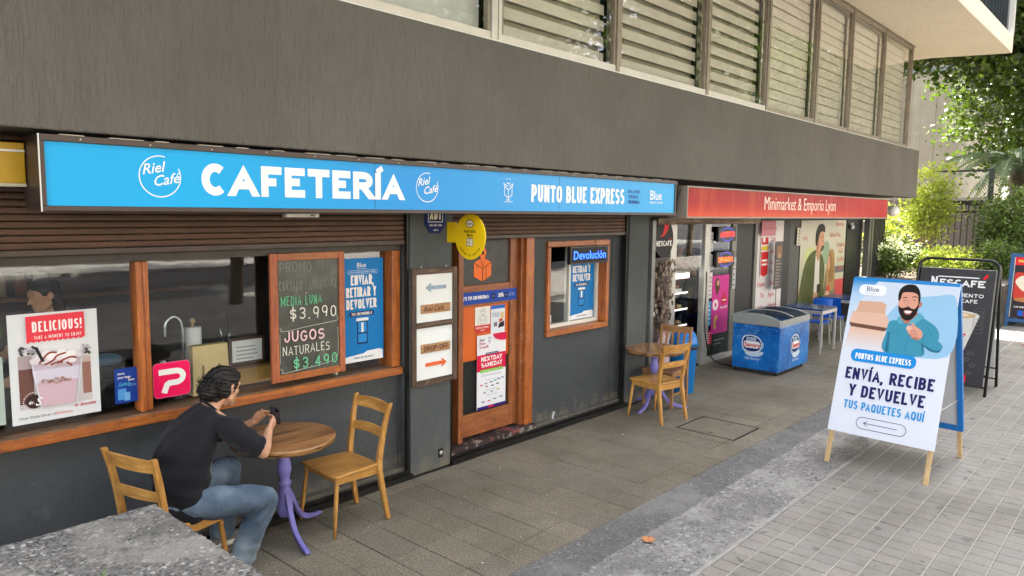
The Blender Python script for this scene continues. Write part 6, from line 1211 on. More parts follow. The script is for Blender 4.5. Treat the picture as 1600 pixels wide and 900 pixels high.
# ------------------------------------------------------------------ wooden chairs and round tables
YW = wood('golden_chair_wood', (.42, .19, .04, 1), (.66, .36, .095, 1), 'Z', .55, .36, wear=rgb(140, 92, 44)); YWX = wood('golden_seat_wood', (.42, .195, .04, 1), (.62, .33, .085, 1), 'X', .8, .28, wear=rgb(150, 104, 58)); YWY = wood('golden_rail_wood', (.42, .19, .04, 1), (.68, .37, .10, 1), 'Y', .5, .33)
def chair_ladder(name, label, loc, rz, group, H=.93, mats=(YW, YWX, YWY)):
    mz, mx, my = mats; t = thing(name, label, 'chair', loc, rz, group)
    # seat with dished top and rounded front corners
    V, F = [], []; nx, ny = 12, 12
    def outline(u, v):
        x = -.205+u*.43; hw = .205+.045*u; y = (v*2-1)*hw
        if u > .9: x -= (abs(v*2-1)**6)*.018
        return x, y
    for zt in (0, 1):
        for i in range(nx+1):
            for j in range(ny+1):
                x, y = outline(i/nx, j/ny); dish = -.006*math.exp(-((x-.0)**2/.02+(abs(y)-.08)**2/.006)) if zt else 0
                V.append((x, y, (.463 if zt else .441)+dish))
    n = (nx+1)*(ny+1)
    for i in range(nx):
        for j in range(ny):
            a = i*(ny+1)+j; F.append((n+a, n+a+ny+1, n+a+ny+2, n+a+1)); F.append((a, a+1, a+ny+2, a+ny+1))
    rim = [j for j in range(ny+1)]+[i*(ny+1)+ny for i in range(1, nx+1)]+[nx*(ny+1)+j for j in range(ny-1, -1, -1)]+[i*(ny+1) for i in range(nx-1, 0, -1)]
    for k in range(len(rim)): a, b_ = rim[k], rim[(k+1) % len(rim)]; F.append((a, a+n, b_+n, b_))
    q = MB(); q.add(V, F, True); o = q.build('seat', mx, t, bevel=.006)
    for s_ in (-1, 1):
        q = MB(); q.hexa([(-.19, s_*.185-.011, .375), (.185, s_*.215-.011, .39), (.185, s_*.215+.011, .39), (-.19, s_*.185+.011, .375), (-.19, s_*.185-.011, .440), (.185, s_*.215-.011, .440), (.185, s_*.215+.011, .440), (-.19, s_*.185+.011, .440)]); q.build('side_apron', mx, t, bevel=.003)
        q = MB(); P0, P1 = Vector((.175, s_*.205, .44)), Vector((.222, s_*.238, 0)); prof = [(0, .017), (.03, .019), (.08, .020), (.12, .0155), (.14, .015), (.15, .021), (.17, .021), (.18, .016), (.2, .017), (.5, .0165), (.8, .0135), (1, .011)]
        q.tube([P0.lerp(P1, a) for a, r in prof], [r for a, r in prof], 12); q.build('front_leg', mz, t)
        # rear post, one curved square-section piece from floor to top
        pts = [(-.275, .215, 0), (-.245, .208, .16), (-.212, .2, .36), (-.205, .198, .46), (-.222, .203, .60), (-.255, .213, .78), (-.292, .226, H-.01)]; pts = [(x, s_*y, z) for x, y, z in smoothc(pts, 3, False)]
        q = MB(); L_ = len(pts); q.tube(pts, [((.013+.004*math.sin(math.pi*k/(L_-1)))*1.25, (.016+.005*math.sin(math.pi*k/(L_-1)))*1.25) for k in range(L_)], 4, side=(1, 1, 0)) if False else None
        V = []
        for k, (x, y, z) in enumerate(pts):
            f_ = k/(L_-1); a = .0145+.004*math.sin(math.pi*min(1, f_*1.1)); c_ = .018+.004*math.sin(math.pi*min(1, f_*1.05))
            V += [(x-c_, y-a, z), (x+c_, y-a, z), (x+c_, y+a, z), (x-c_, y+a, z)]
        F = [(0, 3, 2, 1), (4*L_-4, 4*L_-3, 4*L_-2, 4*L_-1)]
        for k in range(L_-1):
            for j in range(4): F.append((4*k+j, 4*k+(j+1) % 4, 4*k+4+(j+1) % 4, 4*k+4+j))
        q.add(V, F, False); q.build('rear_post', mz, t, bevel=.006)
    q = MB(); q.box(.160, .178, -.19, .19, .39, .440); q.build('front_apron', my, t, bevel=.003)
    q = MB(); q.box(-.205, -.185, -.175, .175, .375, .440); q.build('rear_apron', my, t, bevel=.003)
    def crest(zc, h, xb, hw, bow, arch):
        V = []; n_ = 12
        for k in range(n_+1):
            v = k/n_*2-1; y = v*hw; x = xb-bow*(1-v*v); za = arch*(1-v*v)
            for dx, dz in ((-.009, -h/2), (.009, -h/2), (.009, h/2+za), (-.009, h/2+za)): V.append((x+dx-(dz*.18), y, zc+dz))
        F = [(0, 1, 2, 3), tuple(4*n_+j for j in (3, 2, 1, 0))]
        for k in range(n_):
            for j in range(4): F.append((4*k+j, 4*k+4+j, 4*k+4+(j+1) % 4, 4*k+(j+1) % 4))
        q = MB(); q.add(V, F, False); return q
    crest(H-.065, .075, -.28, .212, .028, .012).build('top_rail', my, t, bevel=.004); crest(H-.255, .06, -.245, .2, .026, .012).build('middle_rail', my, t, bevel=.004)
    return t
G1 = 'golden wooden chairs at the round tables'
chA = chair_ladder('wooden_chair', 'empty golden wooden chair by the wall facing the seated man across the table', (3.205, 4.635, 0), math.pi+R(-2), G1)
chM = copy_tree(chA); chM.location = (1.905, 4.59, 0); chM.rotation_euler = (0, 0, R(15)); chM.scale = (1, 1, 1.03); chM['label'] = 'golden wooden chair under the seated man, partly hidden by the planter'
chB = copy_tree(chA); chB.location = (7.455, 4.42, 0); chB.rotation_euler = (0, 0, R(80)); chB['label'] = 'golden ladder-back chair with its back to the street at the far round table'
chC = thing('wooden_chair', 'brown slat-backed chair with square legs beside the blue bin', 'chair', (8.06, 4.66, 0), R(183), G1)
BRW = wood('duller_brown_wood', (.26, .12, .045, 1), (.42, .22, .09, 1), 'Z', .8, .4); BRY = wood('duller_brown_wood_y', (.26, .12, .045, 1), (.42, .22, .09, 1), 'Y', .8, .4)
q = MB(); q.hexa([(-.2, -.2, .445), (.22, -.22, .445), (.22, .22, .445), (-.2, .2, .445), (-.2, -.2, .468), (.22, -.22, .468), (.22, .22, .468), (-.2, .2, .468)]); q.build('seat', BRY, chC, bevel=.008)
for s_ in (-1, 1):
    MB().bar((.19, s_*.19, .443), (.19, s_*.19, 0), .036, .036, .032, .032).build('front_leg', BRW, chC, bevel=.003); MB().bar((-.21, s_*.195, 0), (-.195, s_*.195, .46), .03, .036).build('rear_leg', BRW, chC, bevel=.003); MB().bar((-.195, s_*.195, .461), (-.27, s_*.205, .97), .03, .034).build('rear_post', BRW, chC, bevel=.003); MB().bar((-.2, s_*.19, .17), (.185, s_*.19, .17), .018, .026).build('stretcher', BRW, chC, bevel=.002); MB().bar((-.18, s_*.18, .415), (.18, s_*.19, .415), .018, .055).build('side_apron', BRW, chC)
MB().bar((-.264, -.19, .925), (-.264, .19, .925), .085, .02, side=(0, 0, 1)).build('top_rail', BRY, chC, bevel=.004); MB().bar((-.225, -.18, .68), (-.225, .18, .68), .04, .018, side=(0, 0, 1)).build('lower_rail', BRY, chC, bevel=.003); MB().bar((.19, -.17, .41), (.19, .17, .41), .06, .018, side=(0, 0, 1)).build('front_apron', BRY, chC)
for y in (-.12, -.04, .04, .12): MB().bar((-.226, y, .70), (-.258, y, .885), .03, .01).build('back_slat', BRW, chC, bevel=.002)
m, nt, bb = newmat('rustic_table_planks'); v = coords(nt, (1.3, 22, 22), rot=(0, 0, R(52))); f = noise(nt, v, 1.6, 6, .65, 1.0); v2 = coords(nt, (.6, 7.5, 7.5), rot=(0, 0, R(52))); f2 = noise(nt, v2, 1.5, 3)
c_ = ramp(nt, f, [(.3, (.20, .09, .035, 1)), (.5, (.38, .19, .07, 1)), (.7, (.52, .30, .13, 1))]); c_ = mixc(nt, ramp(nt, f2, [(.42, (.7, .7, .7, 1)), (.52, (0, 0, 0, 1))]), c_, (.10, .045, .02, 1)); nt.links.new(c_, bb.inputs['Base Color']); bb.inputs['Roughness'].default_value = .28; bb.inputs['Coat Weight'].default_value = .3; bump(nt, bb, f, .3, .002); M_tt = m
m, nt, bb = newmat('charred_bark_edge'); f = noise(nt, coords(nt, (4, 4, 30)), 2.5, 4); nt.links.new(ramp(nt, f, [(.42, (.45, .24, .09, 1)), (.5, (.3, .14, .05, 1)), (.62, (.03, .02, .015, 1))]), bb.inputs['Base Color']); bb.inputs['Roughness'].default_value = .5; M_te = m
LIL = paint('lilac_paint', rgb(130, 124, 200), .45, .22, scale=9, bumpy=.3)
def round_table(label, loc, r, rz, a0):
    t = thing('round_table', label, 'table', loc, rz, 'round pedestal tables'); q = MB(); n_ = 48; rr = [r*(1+.012*math.sin(3*k*.13+1)+.006*math.sin(k*.9)) for k in range(n_)]
    V = [(rr[k]*math.cos(2*math.pi*k/n_), rr[k]*math.sin(2*math.pi*k/n_), .75) for k in range(n_)]+[(rr[k]*1.006*math.cos(2*math.pi*k/n_), rr[k]*1.006*math.sin(2*math.pi*k/n_), .742) for k in range(n_)]
    q.add(V, [tuple(range(n_))]+[(k, k+n_, (k+1) % n_+n_, (k+1) % n_) for k in range(n_)], False); q.build('tabletop', M_tt, t)
    q = MB(); V = [(rr[k]*1.006*math.cos(2*math.pi*k/n_), rr[k]*1.006*math.sin(2*math.pi*k/n_), .7415) for k in range(n_)]+[(rr[k]*.985*math.cos(2*math.pi*k/n_), rr[k]*.985*math.sin(2*math.pi*k/n_), .708) for k in range(n_)]
    q.add(V, [(k, k+n_, (k+1) % n_+n_, (k+1) % n_) for k in range(n_)]+[tuple(range(n_, 2*n_))[::-1]], True); q.build('tabletop_edge', M_te, t)
    q = MB(); q.lathe([(.012, .15), (.05, .155), (.055, .2), (.052, .3), (.046, .315), (.05, .33), (.046, .345), (.04, .36), (.035, .375), (.05, .395), (.05, .41), (.036, .425), (.038, .45), (.052, .50), (.048, .55), (.036, .6), (.034, .625), (.05, .64), (.05, .655), (.038, .665), (.038, .685), (.07, .70), (.075, .707)], n=28); q.build('pedestal', LIL, t)
    for k in range(3):
        a = a0+k*2*math.pi/3; d = Vector((math.cos(a), math.sin(a), 0)); s_ = Vector((-math.sin(a), math.cos(a), 0)); pr = smoothc([(.03, .30), (.07, .27), (.12, .18), (.19, .085), (.31, .035), (.42, .022)], 4, False); V = []; L_ = len(pr)
        for i, (u, z) in enumerate(pr):
            f_ = i/(L_-1); hw = .019-.002*f_; th = .075*(1-f_)+.019; zt = z+th*.5; zb = max(0.0, z-th*.5)
            for sg, zz in ((-1, zb), (1, zb), (1, zt), (-1, zt)): V.append(d*u+s_*hw*sg+Vector((0, 0, zz)))
        F = [(0, 1, 2, 3), tuple(4*L_-4+j for j in (3, 2, 1, 0))]+[(4*i+j, 4*i+4+j, 4*i+4+(j+1) % 4, 4*i+(j+1) % 4) for i in range(L_-1) for j in range(4)]
        q = MB(); q.add(V, F, False); q.build('leg', LIL, t, bevel=.006)
    return t
round_table('round wooden table with a lilac pedestal where the man sits', (2.765, 4.72, 0), .37, 0, R(-100))
round_table('round wooden table with a lilac pedestal between two empty chairs farther along', (7.79, 4.66, 0), .36, .6, R(-88))
# ------------------------------------------------------------------ bin, blue tables and chairs, lamp, leaf
bi = thing('waste_bin', 'blue plastic waste bin with a domed lid behind the wooden chairs', 'bin', (8.80, 4.83, 0)); BB = paint('blue_plastic', rgb(16, 118, 196), .3, .05)
q = MB(); q.lathe([(.15, 0), (.155, .01), (.185, .60), (.19, .61)], n=28); q.build('body', BB, bi); q = MB(); q.lathe([(.197, .60), (.197, .63), (.19, .635)], n=28); q.build('collar', M_black, bi); q = MB(); q.lathe([(.192, .636), (.19, .68), (.165, .78), (.11, .85), (.04, .88), (.0005, .883)], n=28); q.build('lid', BB, bi)
def blue_table(label, loc, rz=0, w=.72, d=.72):
    t = thing('aluminium_table', label, 'table', loc, rz, 'blue tables outside the minimarket'); MB().box(0, w, 0, d, .75, .775).build('tabletop', paint('blue_tabletop', rgb(22, 62, 118), .25, .15), t, bevel=.004); q = MB(); q.box(0, w, -.002, .012, .69, .7495); q.box(0, w, d-.012, d+.002, .69, .7495); q.box(-.002, .012, .013, d-.013, .69, .7495); q.box(w-.012, w+.002, .013, d-.013, .69, .7495); q.build('rim_frame', M_metal, t)
    for x, y in ((.02, .02), (w-.02, .02), (.02, d-.02), (w-.02, d-.02)): MB().box(x-.018, x+.018, y-.018, y+.018, 0, .689).build('leg', M_metal, t, bevel=.003)
    return t
t1 = blue_table('blue-topped aluminium table right behind the chest freezer', (12.86, 4.43, 0))
t2 = copy_tree(t1); t2.location = (14.9, 4.5, 0); t2['label'] = 'second blue-topped table farther along behind the white folding sign'
def blue_chair(label, loc, rz):
    t = thing('plastic_chair', label, 'chair', loc, rz, 'blue plastic chairs outside the minimarket'); m = paint('blue_chair_plastic', rgb(14, 92, 196), .3, .05)
    q = MB(); V = []; n_ = 10
    q.box(-.2, .2, -.2, .2, .43, .452); q.build('seat', m, t, bevel=.012); q = MB(); V = []
    for k in range(n_+1):
        v_ = k/n_*2-1; hw = .19
        for zz, xx in ((.5, -.21), (.84, -.30)):
            V.append((xx-.03*(1-v_*v_)*-1-.03, v_*hw*(1 if zz < .6 else .9), zz)); V.append((xx-.03*(1-v_*v_)*-1-.04, v_*hw*(1 if zz < .6 else .9), zz))
    F = []
    for k in range(n_): a = 4*k; F += [(a, a+2, a+6, a+4), (a+1, a+5, a+7, a+3), (a+2, a+3, a+7, a+6), (a, a+4, a+5, a+1)]
    F += [(0, 1, 3, 2), (4*n_, 4*n_+2, 4*n_+3, 4*n_+1)]; q.add(V, F, False); q.build('backrest', m, t)
    for sx in (-1, 1):
        for sy in (-1, 1): MB().bar((sx*.17, sy*.17, .43), (sx*.21, sy*.2, 0), .022, .022).build('leg', M_metal, t)
        MB().bar((-.19, sx*.17, .43), (-.245, sx*.165, .56), .02, .02).build('back_support', M_metal, t)
    return t
c1 = blue_chair('blue plastic chair at the right side of the table nearest the freezer', (13.75, 4.85, 0), math.pi)
c2 = copy_tree(c1); c2.location = (13.15, 5.28, 0); c2.rotation_euler = (0, 0, -math.pi/2); c2['label'] = 'blue plastic chair between the near table and the couple poster'
c3 = copy_tree(c1); c3.location = (14.62, 4.85, 0); c3.rotation_euler = (0, 0, 0.2); c3['label'] = 'blue plastic chair at the left of the farther blue table'
gl = thing('globe_lamp', 'white glass globe lamp hanging under the end of the grey band', 'lamp', (17.75, 4.72, 2.5)); q = MB(); q.ball((0, 0, 0), .125, 24, 16); q.build('globe', paint('opal_globe', rgb(236, 236, 226), .12, .03, coat=.6), gl); q = MB(); q.tube([(0, 0, .12), (0, 0, .3)], .012, 8); q.lathe([(.05, .285), (.05, .3)], n=16); q.build('stem', M_white, gl)
lf = thing('fallen_leaf', 'single dry orange plane leaf lying on the washed concrete strip', 'leaf', (4.54, 2.72, .001), .6); P = []
for k in range(20): a = 2*math.pi*k/20; r = .05*(1+.32*(1 if k % 4 == 0 else -.45 if k % 4 == 2 else 0)); P.append((r*math.cos(a), r*.85*math.sin(a), .006+.012*math.sin(a*2.0)**2))
q = MB(); q.add(P+[(0, 0, .004)], [(k, (k+1) % 20, 20) for k in range(20)], True); q.build('blade', paint('dry_leaf', rgb(190, 128, 84), .7, .25, scale=40), lf); q = MB(); q.tube([(.03, 0, .006), (.07, -.01, .012), (.09, -.02, .004)], .0015, 5); q.build('leaf_stalk', paint('leaf_stalk', rgb(150, 96, 56), .7), lf)
l2 = thing('fallen_leaf', 'dry brown leaf lying on the pavers near the right edge', 'leaf', (16.6, 2.0, .001), 0); q = MB(); q.add([(x*.9, y*1.2, z) for x, y, z in P]+[(0, 0, .004)], [(k, (k+1) % 20, 20) for k in range(20)], True); q.build('blade', paint('brown_leaf', rgb(150, 92, 60), .7, .25, scale=40), l2)
# ------------------------------------------------------------------ things on the cafe counter
kr = thing('paper_roll', 'white paper towel roll standing on the counter behind the window', 'paper roll', (2.44, 5.42, .97)); q = MB(); q.lathe([(.02, .09), (.062, .09), (.062, .54), (.02, .54)], n=24); q.build('paper', ink(236, 238, 240), kr); q = MB(); q.lathe([(.07, .07), (.07, .088)], n=20); q.lathe([(.012, .09), (.012, .58)], n=10); q.ball((0, 0, .585), .022, 10, 8); q.build('holder', wood('holder_wood', (.4, .25, .12, 1), (.6, .42, .25, 1), 'Z'), kr); MB().box(-.12, .12, -.1, .1, 0, .069).build('plinth', M_dark, kr)
tpx = thing('tap', 'chrome swan-neck tap on the counter behind the window', 'tap', (2.28, 5.36, .97)); CH = paint('chrome', rgb(190, 196, 202), .12, .04, metallic=.9); q = MB(); q.tube(smoothc([(.06, 0, 0), (.06, 0, .42), (.05, -.0, .58), (0, 0, .64), (-.06, -.0, .6), (-.07, 0, .5)], 6, False), .013, 10); q.build('spout', CH, tpx); q = MB(); q.lathe([(.03, 0), (.03, .08), (.02, .1)], (.06, 0, 0), 14); q.tube([(-.09, .0, .0), (-.09, 0, .3)], .02, 10); q.lathe([(.028, .3), (.028, .34)], (-.09, 0, 0), 14); q.build('tap_body', CH, tpx)
bg_ = thing('paper_bag', 'upright cream paper bag with rope handles behind the window', 'bag', (2.34, 5.22, 1.03)); q = MB(); q.hexa([(0, 0, 0), (.285, 0, 0), (.285, .09, 0), (0, .09, 0), (.01, .01, .365), (.275, .01, .365), (.275, .08, .365), (.01, .08, .365)]); q.build('bag_body', paint('kraft_cream', rgb(222, 196, 140), .7, .1), bg_, bevel=.004); q = MB(); [q.tube([(x, -.004, .02), (x, -.006, .2), (x, -.004, .22)], .006, 6) for x in (.08, .2)]; q.build('handle', paint('rope', rgb(150, 116, 64), .8), bg_)
ce = thing('framed_certificate', 'small wood-framed white certificate behind the window', 'picture frame', (2.66, 5.29, 1.20)); MB().box(0, .285, 0, .015, 0, .205).build('frame', paint('frame_brown', rgb(86, 58, 52), .4), ce, bevel=.003); MB().box(.02, .265, -.003, -.0005, .02, .185).build('paper', ink(236, 238, 238), ce); b = MB(); b.d = .0035; [b.rect(.05, .04+k*.03, .05+random.uniform(.12, .18), .048+k*.03, ink(150, 156, 160)) for k in range(4)]; b.build('print', None, ce)
gb = thing('wooden_box', 'gold coloured wooden box behind the window under the certificate', 'box', (2.62, 5.30, 1.03)); MB().box(0, .40, 0, .12, 0, .15).build('box_body', paint('dull_gold', rgb(176, 138, 70), .45, .25), gb, bevel=.004); MB().box(.0, .40, -.003, 0, .13, .15).build('box_lip', M_sill, gb)
tg = thing('tongs', 'pair of steel tongs standing in a pot on the counter', 'tongs', (2.78, 5.6, .97)); q = MB(); q.tube([(0, 0, .3), (-.05, 0, .52)], .007, 6); q.tube([(.02, 0, .3), (.05, 0, .5)], .007, 6); q.build('arms', CH, tg); q = MB(); q.lathe([(.05, 0), (.055, .32)], n=16); q.build('pot', M_dark, tg)
dsh = thing('dish', 'dark shallow dish of towels on the counter behind the mullion', 'dish', (1.95, 5.65, .97)); q = MB(); q.lathe([(.1, .2), (.13, .22), (.17, .30), (.16, .3)], n=24); q.build('bowl', M_black, dsh); MB().box(-.08, .08, -.08, .08, 0, .2).build('stand', M_dark, dsh); q = MB(); q.ball((-.05, 0, .33), (.12, .08, .05), 14, 8); q.build('cloth', paint('blue_cloth', rgb(96, 136, 166), .8, .2), dsh)
for k, (x, z, lab) in enumerate(((1.2, 1.54, 'row of cups and jars on the lower back shelf of the cafe'), (2.6, 1.94, 'row of jars on the upper back shelf of the cafe'))):
    t = thing('jar_row', lab, 'jars', (x, 8.2, z))
    for j in range(7): q = MB(); rr_ = random.uniform(.04, .07); hh = random.uniform(.1, .22); q.lathe([(rr_, 0), (rr_, hh), (rr_*.6, hh+.02)], (j*.17, 0, 0), 14); q.build('jar', [ink(176, 160, 130), ink(120, 60, 46), ink(196, 196, 190), ink(70, 92, 84)][j % 4], t)

# stocked shelves inside the minimarket
for k_, (x, y, rz_, lab) in enumerate(((11.9, 7.2, 0, 'stocked shelf unit of packets deep inside the minimarket'), (9.2, 7.6, 0, 'second shelf unit of packets behind the pastry case'))):
    t = thing('shelf_unit', lab, 'shelves', (x, y, .02), rz_); q = MB(); [q.box(0, 1.7, 0, .4, .3+.38*i, .32+.38*i) for i in range(5)]; q.box(0, 1.7, .38, .4, 0, 2.2); q.build('shelves', paint('shelf_metal', rgb(150, 150, 150), .4), t)
    pal = [(196, 40, 40), (226, 180, 40), (40, 90, 170), (230, 230, 226), (60, 140, 70), (210, 110, 40), (120, 60, 130)]
    for i in range(5):
        x0 = .03
        while x0 < 1.55: w_ = random.uniform(.08, .16); h_ = random.uniform(.16, .3); MB().box(x0, x0+w_*.92, .04, .3, .321+.38*i, .321+.38*i+h_).build('packet', ink(*random.choice(pal)), t); x0 += w_
# ------------------------------------------------------------------ people
def skin_mat(name, c):
    m, nt, b = newmat(name); v = coords(nt); f = noise(nt, v, 14, 4)
    nt.links.new(ramp(nt, f, [(.3, sc(c, .86)), (.7, sc(c, 1.1))]), b.inputs['Base Color']); b.inputs['Roughness'].default_value = .45
    b.inputs['Subsurface Weight'].default_value = .12; b.inputs['Subsurface Radius'].default_value = (.02, .008, .005); b.inputs['Subsurface Scale'].default_value = .3
    bump(nt, b, noise(nt, v, 160, 3), .12, .001); return m
SKIN = skin_mat('warm_skin', rgb(206, 158, 128))
def cloth(name, c, var=.2, wrinkle=.4, weave=900):
    m, nt, b = newmat(name); v = coords(nt); f = noise(nt, v, 7, 5, .6, .6); nt.links.new(ramp(nt, f, [(.3, sc(c, 1-var)), (.7, sc(c, 1+var))]), b.inputs['Base Color']); b.inputs['Roughness'].default_value = .9; b.inputs['Specular IOR Level'].default_value = .15; b.inputs['Sheen Weight'].default_value = .08
    bump(nt, b, noise(nt, coords(nt, (1, 1, 2.2)), 16, 3, .5, 1.2), wrinkle, .012); return m
def remesh(name, mb, vox, it, mat, parent, fold=None, sm=True, subdiv=False):
    """fuses overlapping limbs into one continuous skin"""
    o = mb.build(name, mat, parent); md = o.modifiers.new('fuse', 'REMESH'); md.mode = 'VOXEL'; md.voxel_size = vox; md.use_smooth_shade = True
    s_ = o.modifiers.new('soften', 'SMOOTH'); s_.factor = .5; s_.iterations = it
    bpy.context.view_layer.update(); dg = bpy.context.evaluated_depsgraph_get(); me = bpy.data.meshes.new_from_object(o.evaluated_get(dg)); o.modifiers.clear(); o.data = me; me.name = name
    if not me.materials: me.materials.append(mat)
    if fold is not None:
        n = len(me.vertices); co = np.empty(n*3); no = np.empty(n*3); me.vertices.foreach_get('co', co); me.vertices.foreach_get('normal', no); co = co.reshape(-1, 3); no = no.reshape(-1, 3)
        co = co+no*fold(co)[:, None]; me.vertices.foreach_set('co', co.ravel()); me.update()
    me.polygons.foreach_set('use_smooth', [True]*len(me.polygons)); return o
def V3(*a): return Vector(a)
HEAD = V3(1.0, .0, .0)
def head_mesh(q, c, fwd, upv, s=1.0):
    """skull, jaw, brow, nose, lips, chin and ears laid round the point c"""
    f = fwd.normalized(); u = (upv-f*upv.dot(f)).normalized(); l = u.cross(f); Rm = Matrix((f, l, u)).transposed(); P = lambda x, y, z: c+(f*x+l*y+u*z)*s; rot = Rm.to_3x3()
    q.ball(P(-.018, 0, .028), (.098*s, .077*s, .090*s), 24, 16, rot); q.ball(P(.022, 0, -.035), (.066*s, .060*s, .078*s), 20, 14, rot); q.ball(P(.045, 0, .028), (.05*s, .062*s, .05*s), 16, 12, rot)
    q.ball(P(.062, 0, -.088), (.027*s, .030*s, .022*s), 14, 10, rot)
    for y in (-1, 1): q.ball(P(.058, y*.034, -.012), (.024*s, .024*s, .022*s), 12, 8, rot); q.tube([P(.0, y*.062, -.05), P(.045, y*.035, -.085)], .022*s, 10, round_ends=True); q.tube([P(.078, y*.008, .035), P(.074, y*.045, .034)], .0095*s, 8, round_ends=True)
    q.tube([P(.084, 0, .022), P(.103, 0, -.012), P(.112, 0, -.022)], [.008*s, .0105*s, .012*s], 10, round_ends=True)
    for y in (-1, 1): q.ball(P(.094, y*.012, -.026), (.011*s, .009*s, .008*s), 8, 6, rot)
    q.tube([P(.076, -.02, -.053), P(.091, 0, -.05), P(.076, .02, -.053)], .0075*s, 8, round_ends=True); q.tube([P(.074, -.017, -.066), P(.088, 0, -.064), P(.074, .017, -.066)], .008*s, 8, round_ends=True)
    for y in (-1, 1):
        q.tube([P(-.002, y*.074, .022), P(-.018, y*.086, .026), P(-.028, y*.088, .008), P(-.022, y*.084, -.014), P(-.004, y*.076, -.024)], [.007*s, .0075*s, .0075*s, .007*s, .0075*s], 8, round_ends=True); q.ball(P(-.010, y*.076, .0), (.016*s, .006*s, .022*s), 10, 8, rot)
    return P, rot
def eyes(P, rot, parent, s=1.0):
    for y in (-1, 1):
        q = MB(); q.ball(P(.070, y*.031, .010), .0122*s, 12, 8); e = q.build('eye', ink(232, 228, 222, .2), parent); q = MB(); q.ball(P(.0772, y*.031, .0095), .0062*s, 10, 6); q.build('iris', ink(46, 30, 22, .2), e)
        q = MB(); q.tube([P(.083, y*.014, .030), P(.084, y*.03, .036), P(.074, y*.05, .031)], [.003, .004, .002], 6); q.build('eyebrow', ink(26, 20, 18, .8), parent)
def hand_mesh(q, wrist, palm_dir, normal, curl, thumb_side, s=1.0, spread=.12, thumb=None):
    """palm, four jointed fingers of unequal length and a thumb from the side of the palm"""
    d = palm_dir.normalized(); n = (normal-d*normal.dot(d)).normalized(); w = d.cross(n)*thumb_side
    q.tube([wrist, wrist+d*.02*s, wrist+d*.05*s, wrist+d*.085*s], [(.024*s, .018*s), (.030*s, .017*s), (.039*s, .0165*s), (.039*s, .014*s)], 12, side=w, round_ends=True)
    for k, (off, L, r) in enumerate(((.029, .070, .0088), (.010, .078, .0092), (-.010, .072, .0088), (-.028, .056, .0078))):
        p = wrist+d*(.088-.004*abs(k-1))*s+w*off*s; dr = (d+w*(off*spread*14/.4)*.25).normalized(); c_ = curl[k] if hasattr(curl, '__len__') else curl; pts = [p-d*.02*s, p]; ang = 0
        for seg, kk in ((.44, .8), (.31, 1.0), (.25, .7)): ang += c_*kk; p = p+(dr*math.cos(ang)+n*math.sin(ang))*L*seg*s; pts.append(p)
        q.tube(pts, [r*s*1.05, r*s*1.05, r*s, r*s*.92, r*s*.78], 8, round_ends=True)
    t0 = wrist+d*.022*s+w*.028*s; td = thumb if thumb is not None else (d*.65+w*.7+n*.35).normalized(); t1_ = t0+(td+w*.35).normalized()*.036*s; t2_ = t1_+td*.032*s; t3_ = t2_+(td+d*.25+n*.15).normalized()*.026*s
    q.tube([t0-d*.01*s, t0, t1_, t2_, t3_], [.013*s, .0145*s, .0115*s, .0105*s, .0085*s], 8, round_ends=True)
MAN = V3(1.95, 4.53, 0)
man = thing('person', 'seated man with tied black curly hair in black T-shirt and jeans holding a phone', 'person', tuple(MAN))
W_ = lambda x, y, z: V3(x, y, z)-MAN
nb_ = W_(2.125, 4.55, 1.095); HC = W_(2.26, 4.585, 1.222); FWD = V3(.93, .30, -.26); UPV = V3(.28, .07, .96)
shR, elR, wrR = W_(2.165, 4.335, 1.015), W_(2.425, 4.40, .785), W_(2.545, 4.535, .885)
shL, elL, wrL = W_(2.165, 4.735, 1.025), W_(2.40, 4.86, .79), W_(2.525, 4.72, .905)
q = MB(); P_, rot_ = head_mesh(q, HC, FWD, UPV, 1.08)
q.tube([nb_, nb_.lerp(HC, .5)+V3(-.004, 0, -.005), HC+V3(-.012, 0, -.03)], [.062, .056, .055], 14)
q.tube([W_(2.05, 4.53, .98), nb_], [(.15, .09), (.075, .065)], 14, side=(0, 1, 0), round_ends=True)
for s3, e3, w3 in ((shR, elR, wrR), (shL, elL, wrL)):
    q.tube([nb_.lerp(s3, .3), s3], [.05, .055], 12, round_ends=True); q.tube([s3, s3.lerp(e3, .4), s3.lerp(e3, .8), e3], [.056, .050, .043, .040], 14, round_ends=True); q.tube([e3, e3.lerp(w3, .3), e3.lerp(w3, .7), w3], [.041, .043, .034, .027], 14, round_ends=True)
# phone and hands: the phone stands on its lower edge in the right hand, its back towards the street
PC = W_(2.635, 4.605, .955); PU = V3(.45, .08, .84).normalized(); PN = V3(.70, .55, -.46); PN = (PN-PU*PN.dot(PU)).normalized(); PW = PU.cross(PN)
hand_mesh(q, wrR, (V3(.075, .045, .055)), V3(-.05, .85, .35), (.55, .6, .65, .7), -1, 1.0, thumb=V3(.25, .55, .75).normalized())
hand_mesh(q, wrL, V3(.07, -.045, .075), V3(.15, -.85, .1), (.35, .4, .5, .6), 1, 1.0, thumb=V3(.15, -.15, .97).normalized())
body = remesh('body', q, .0042, 5, SKIN, man)
eyes(P_, rot_, man)
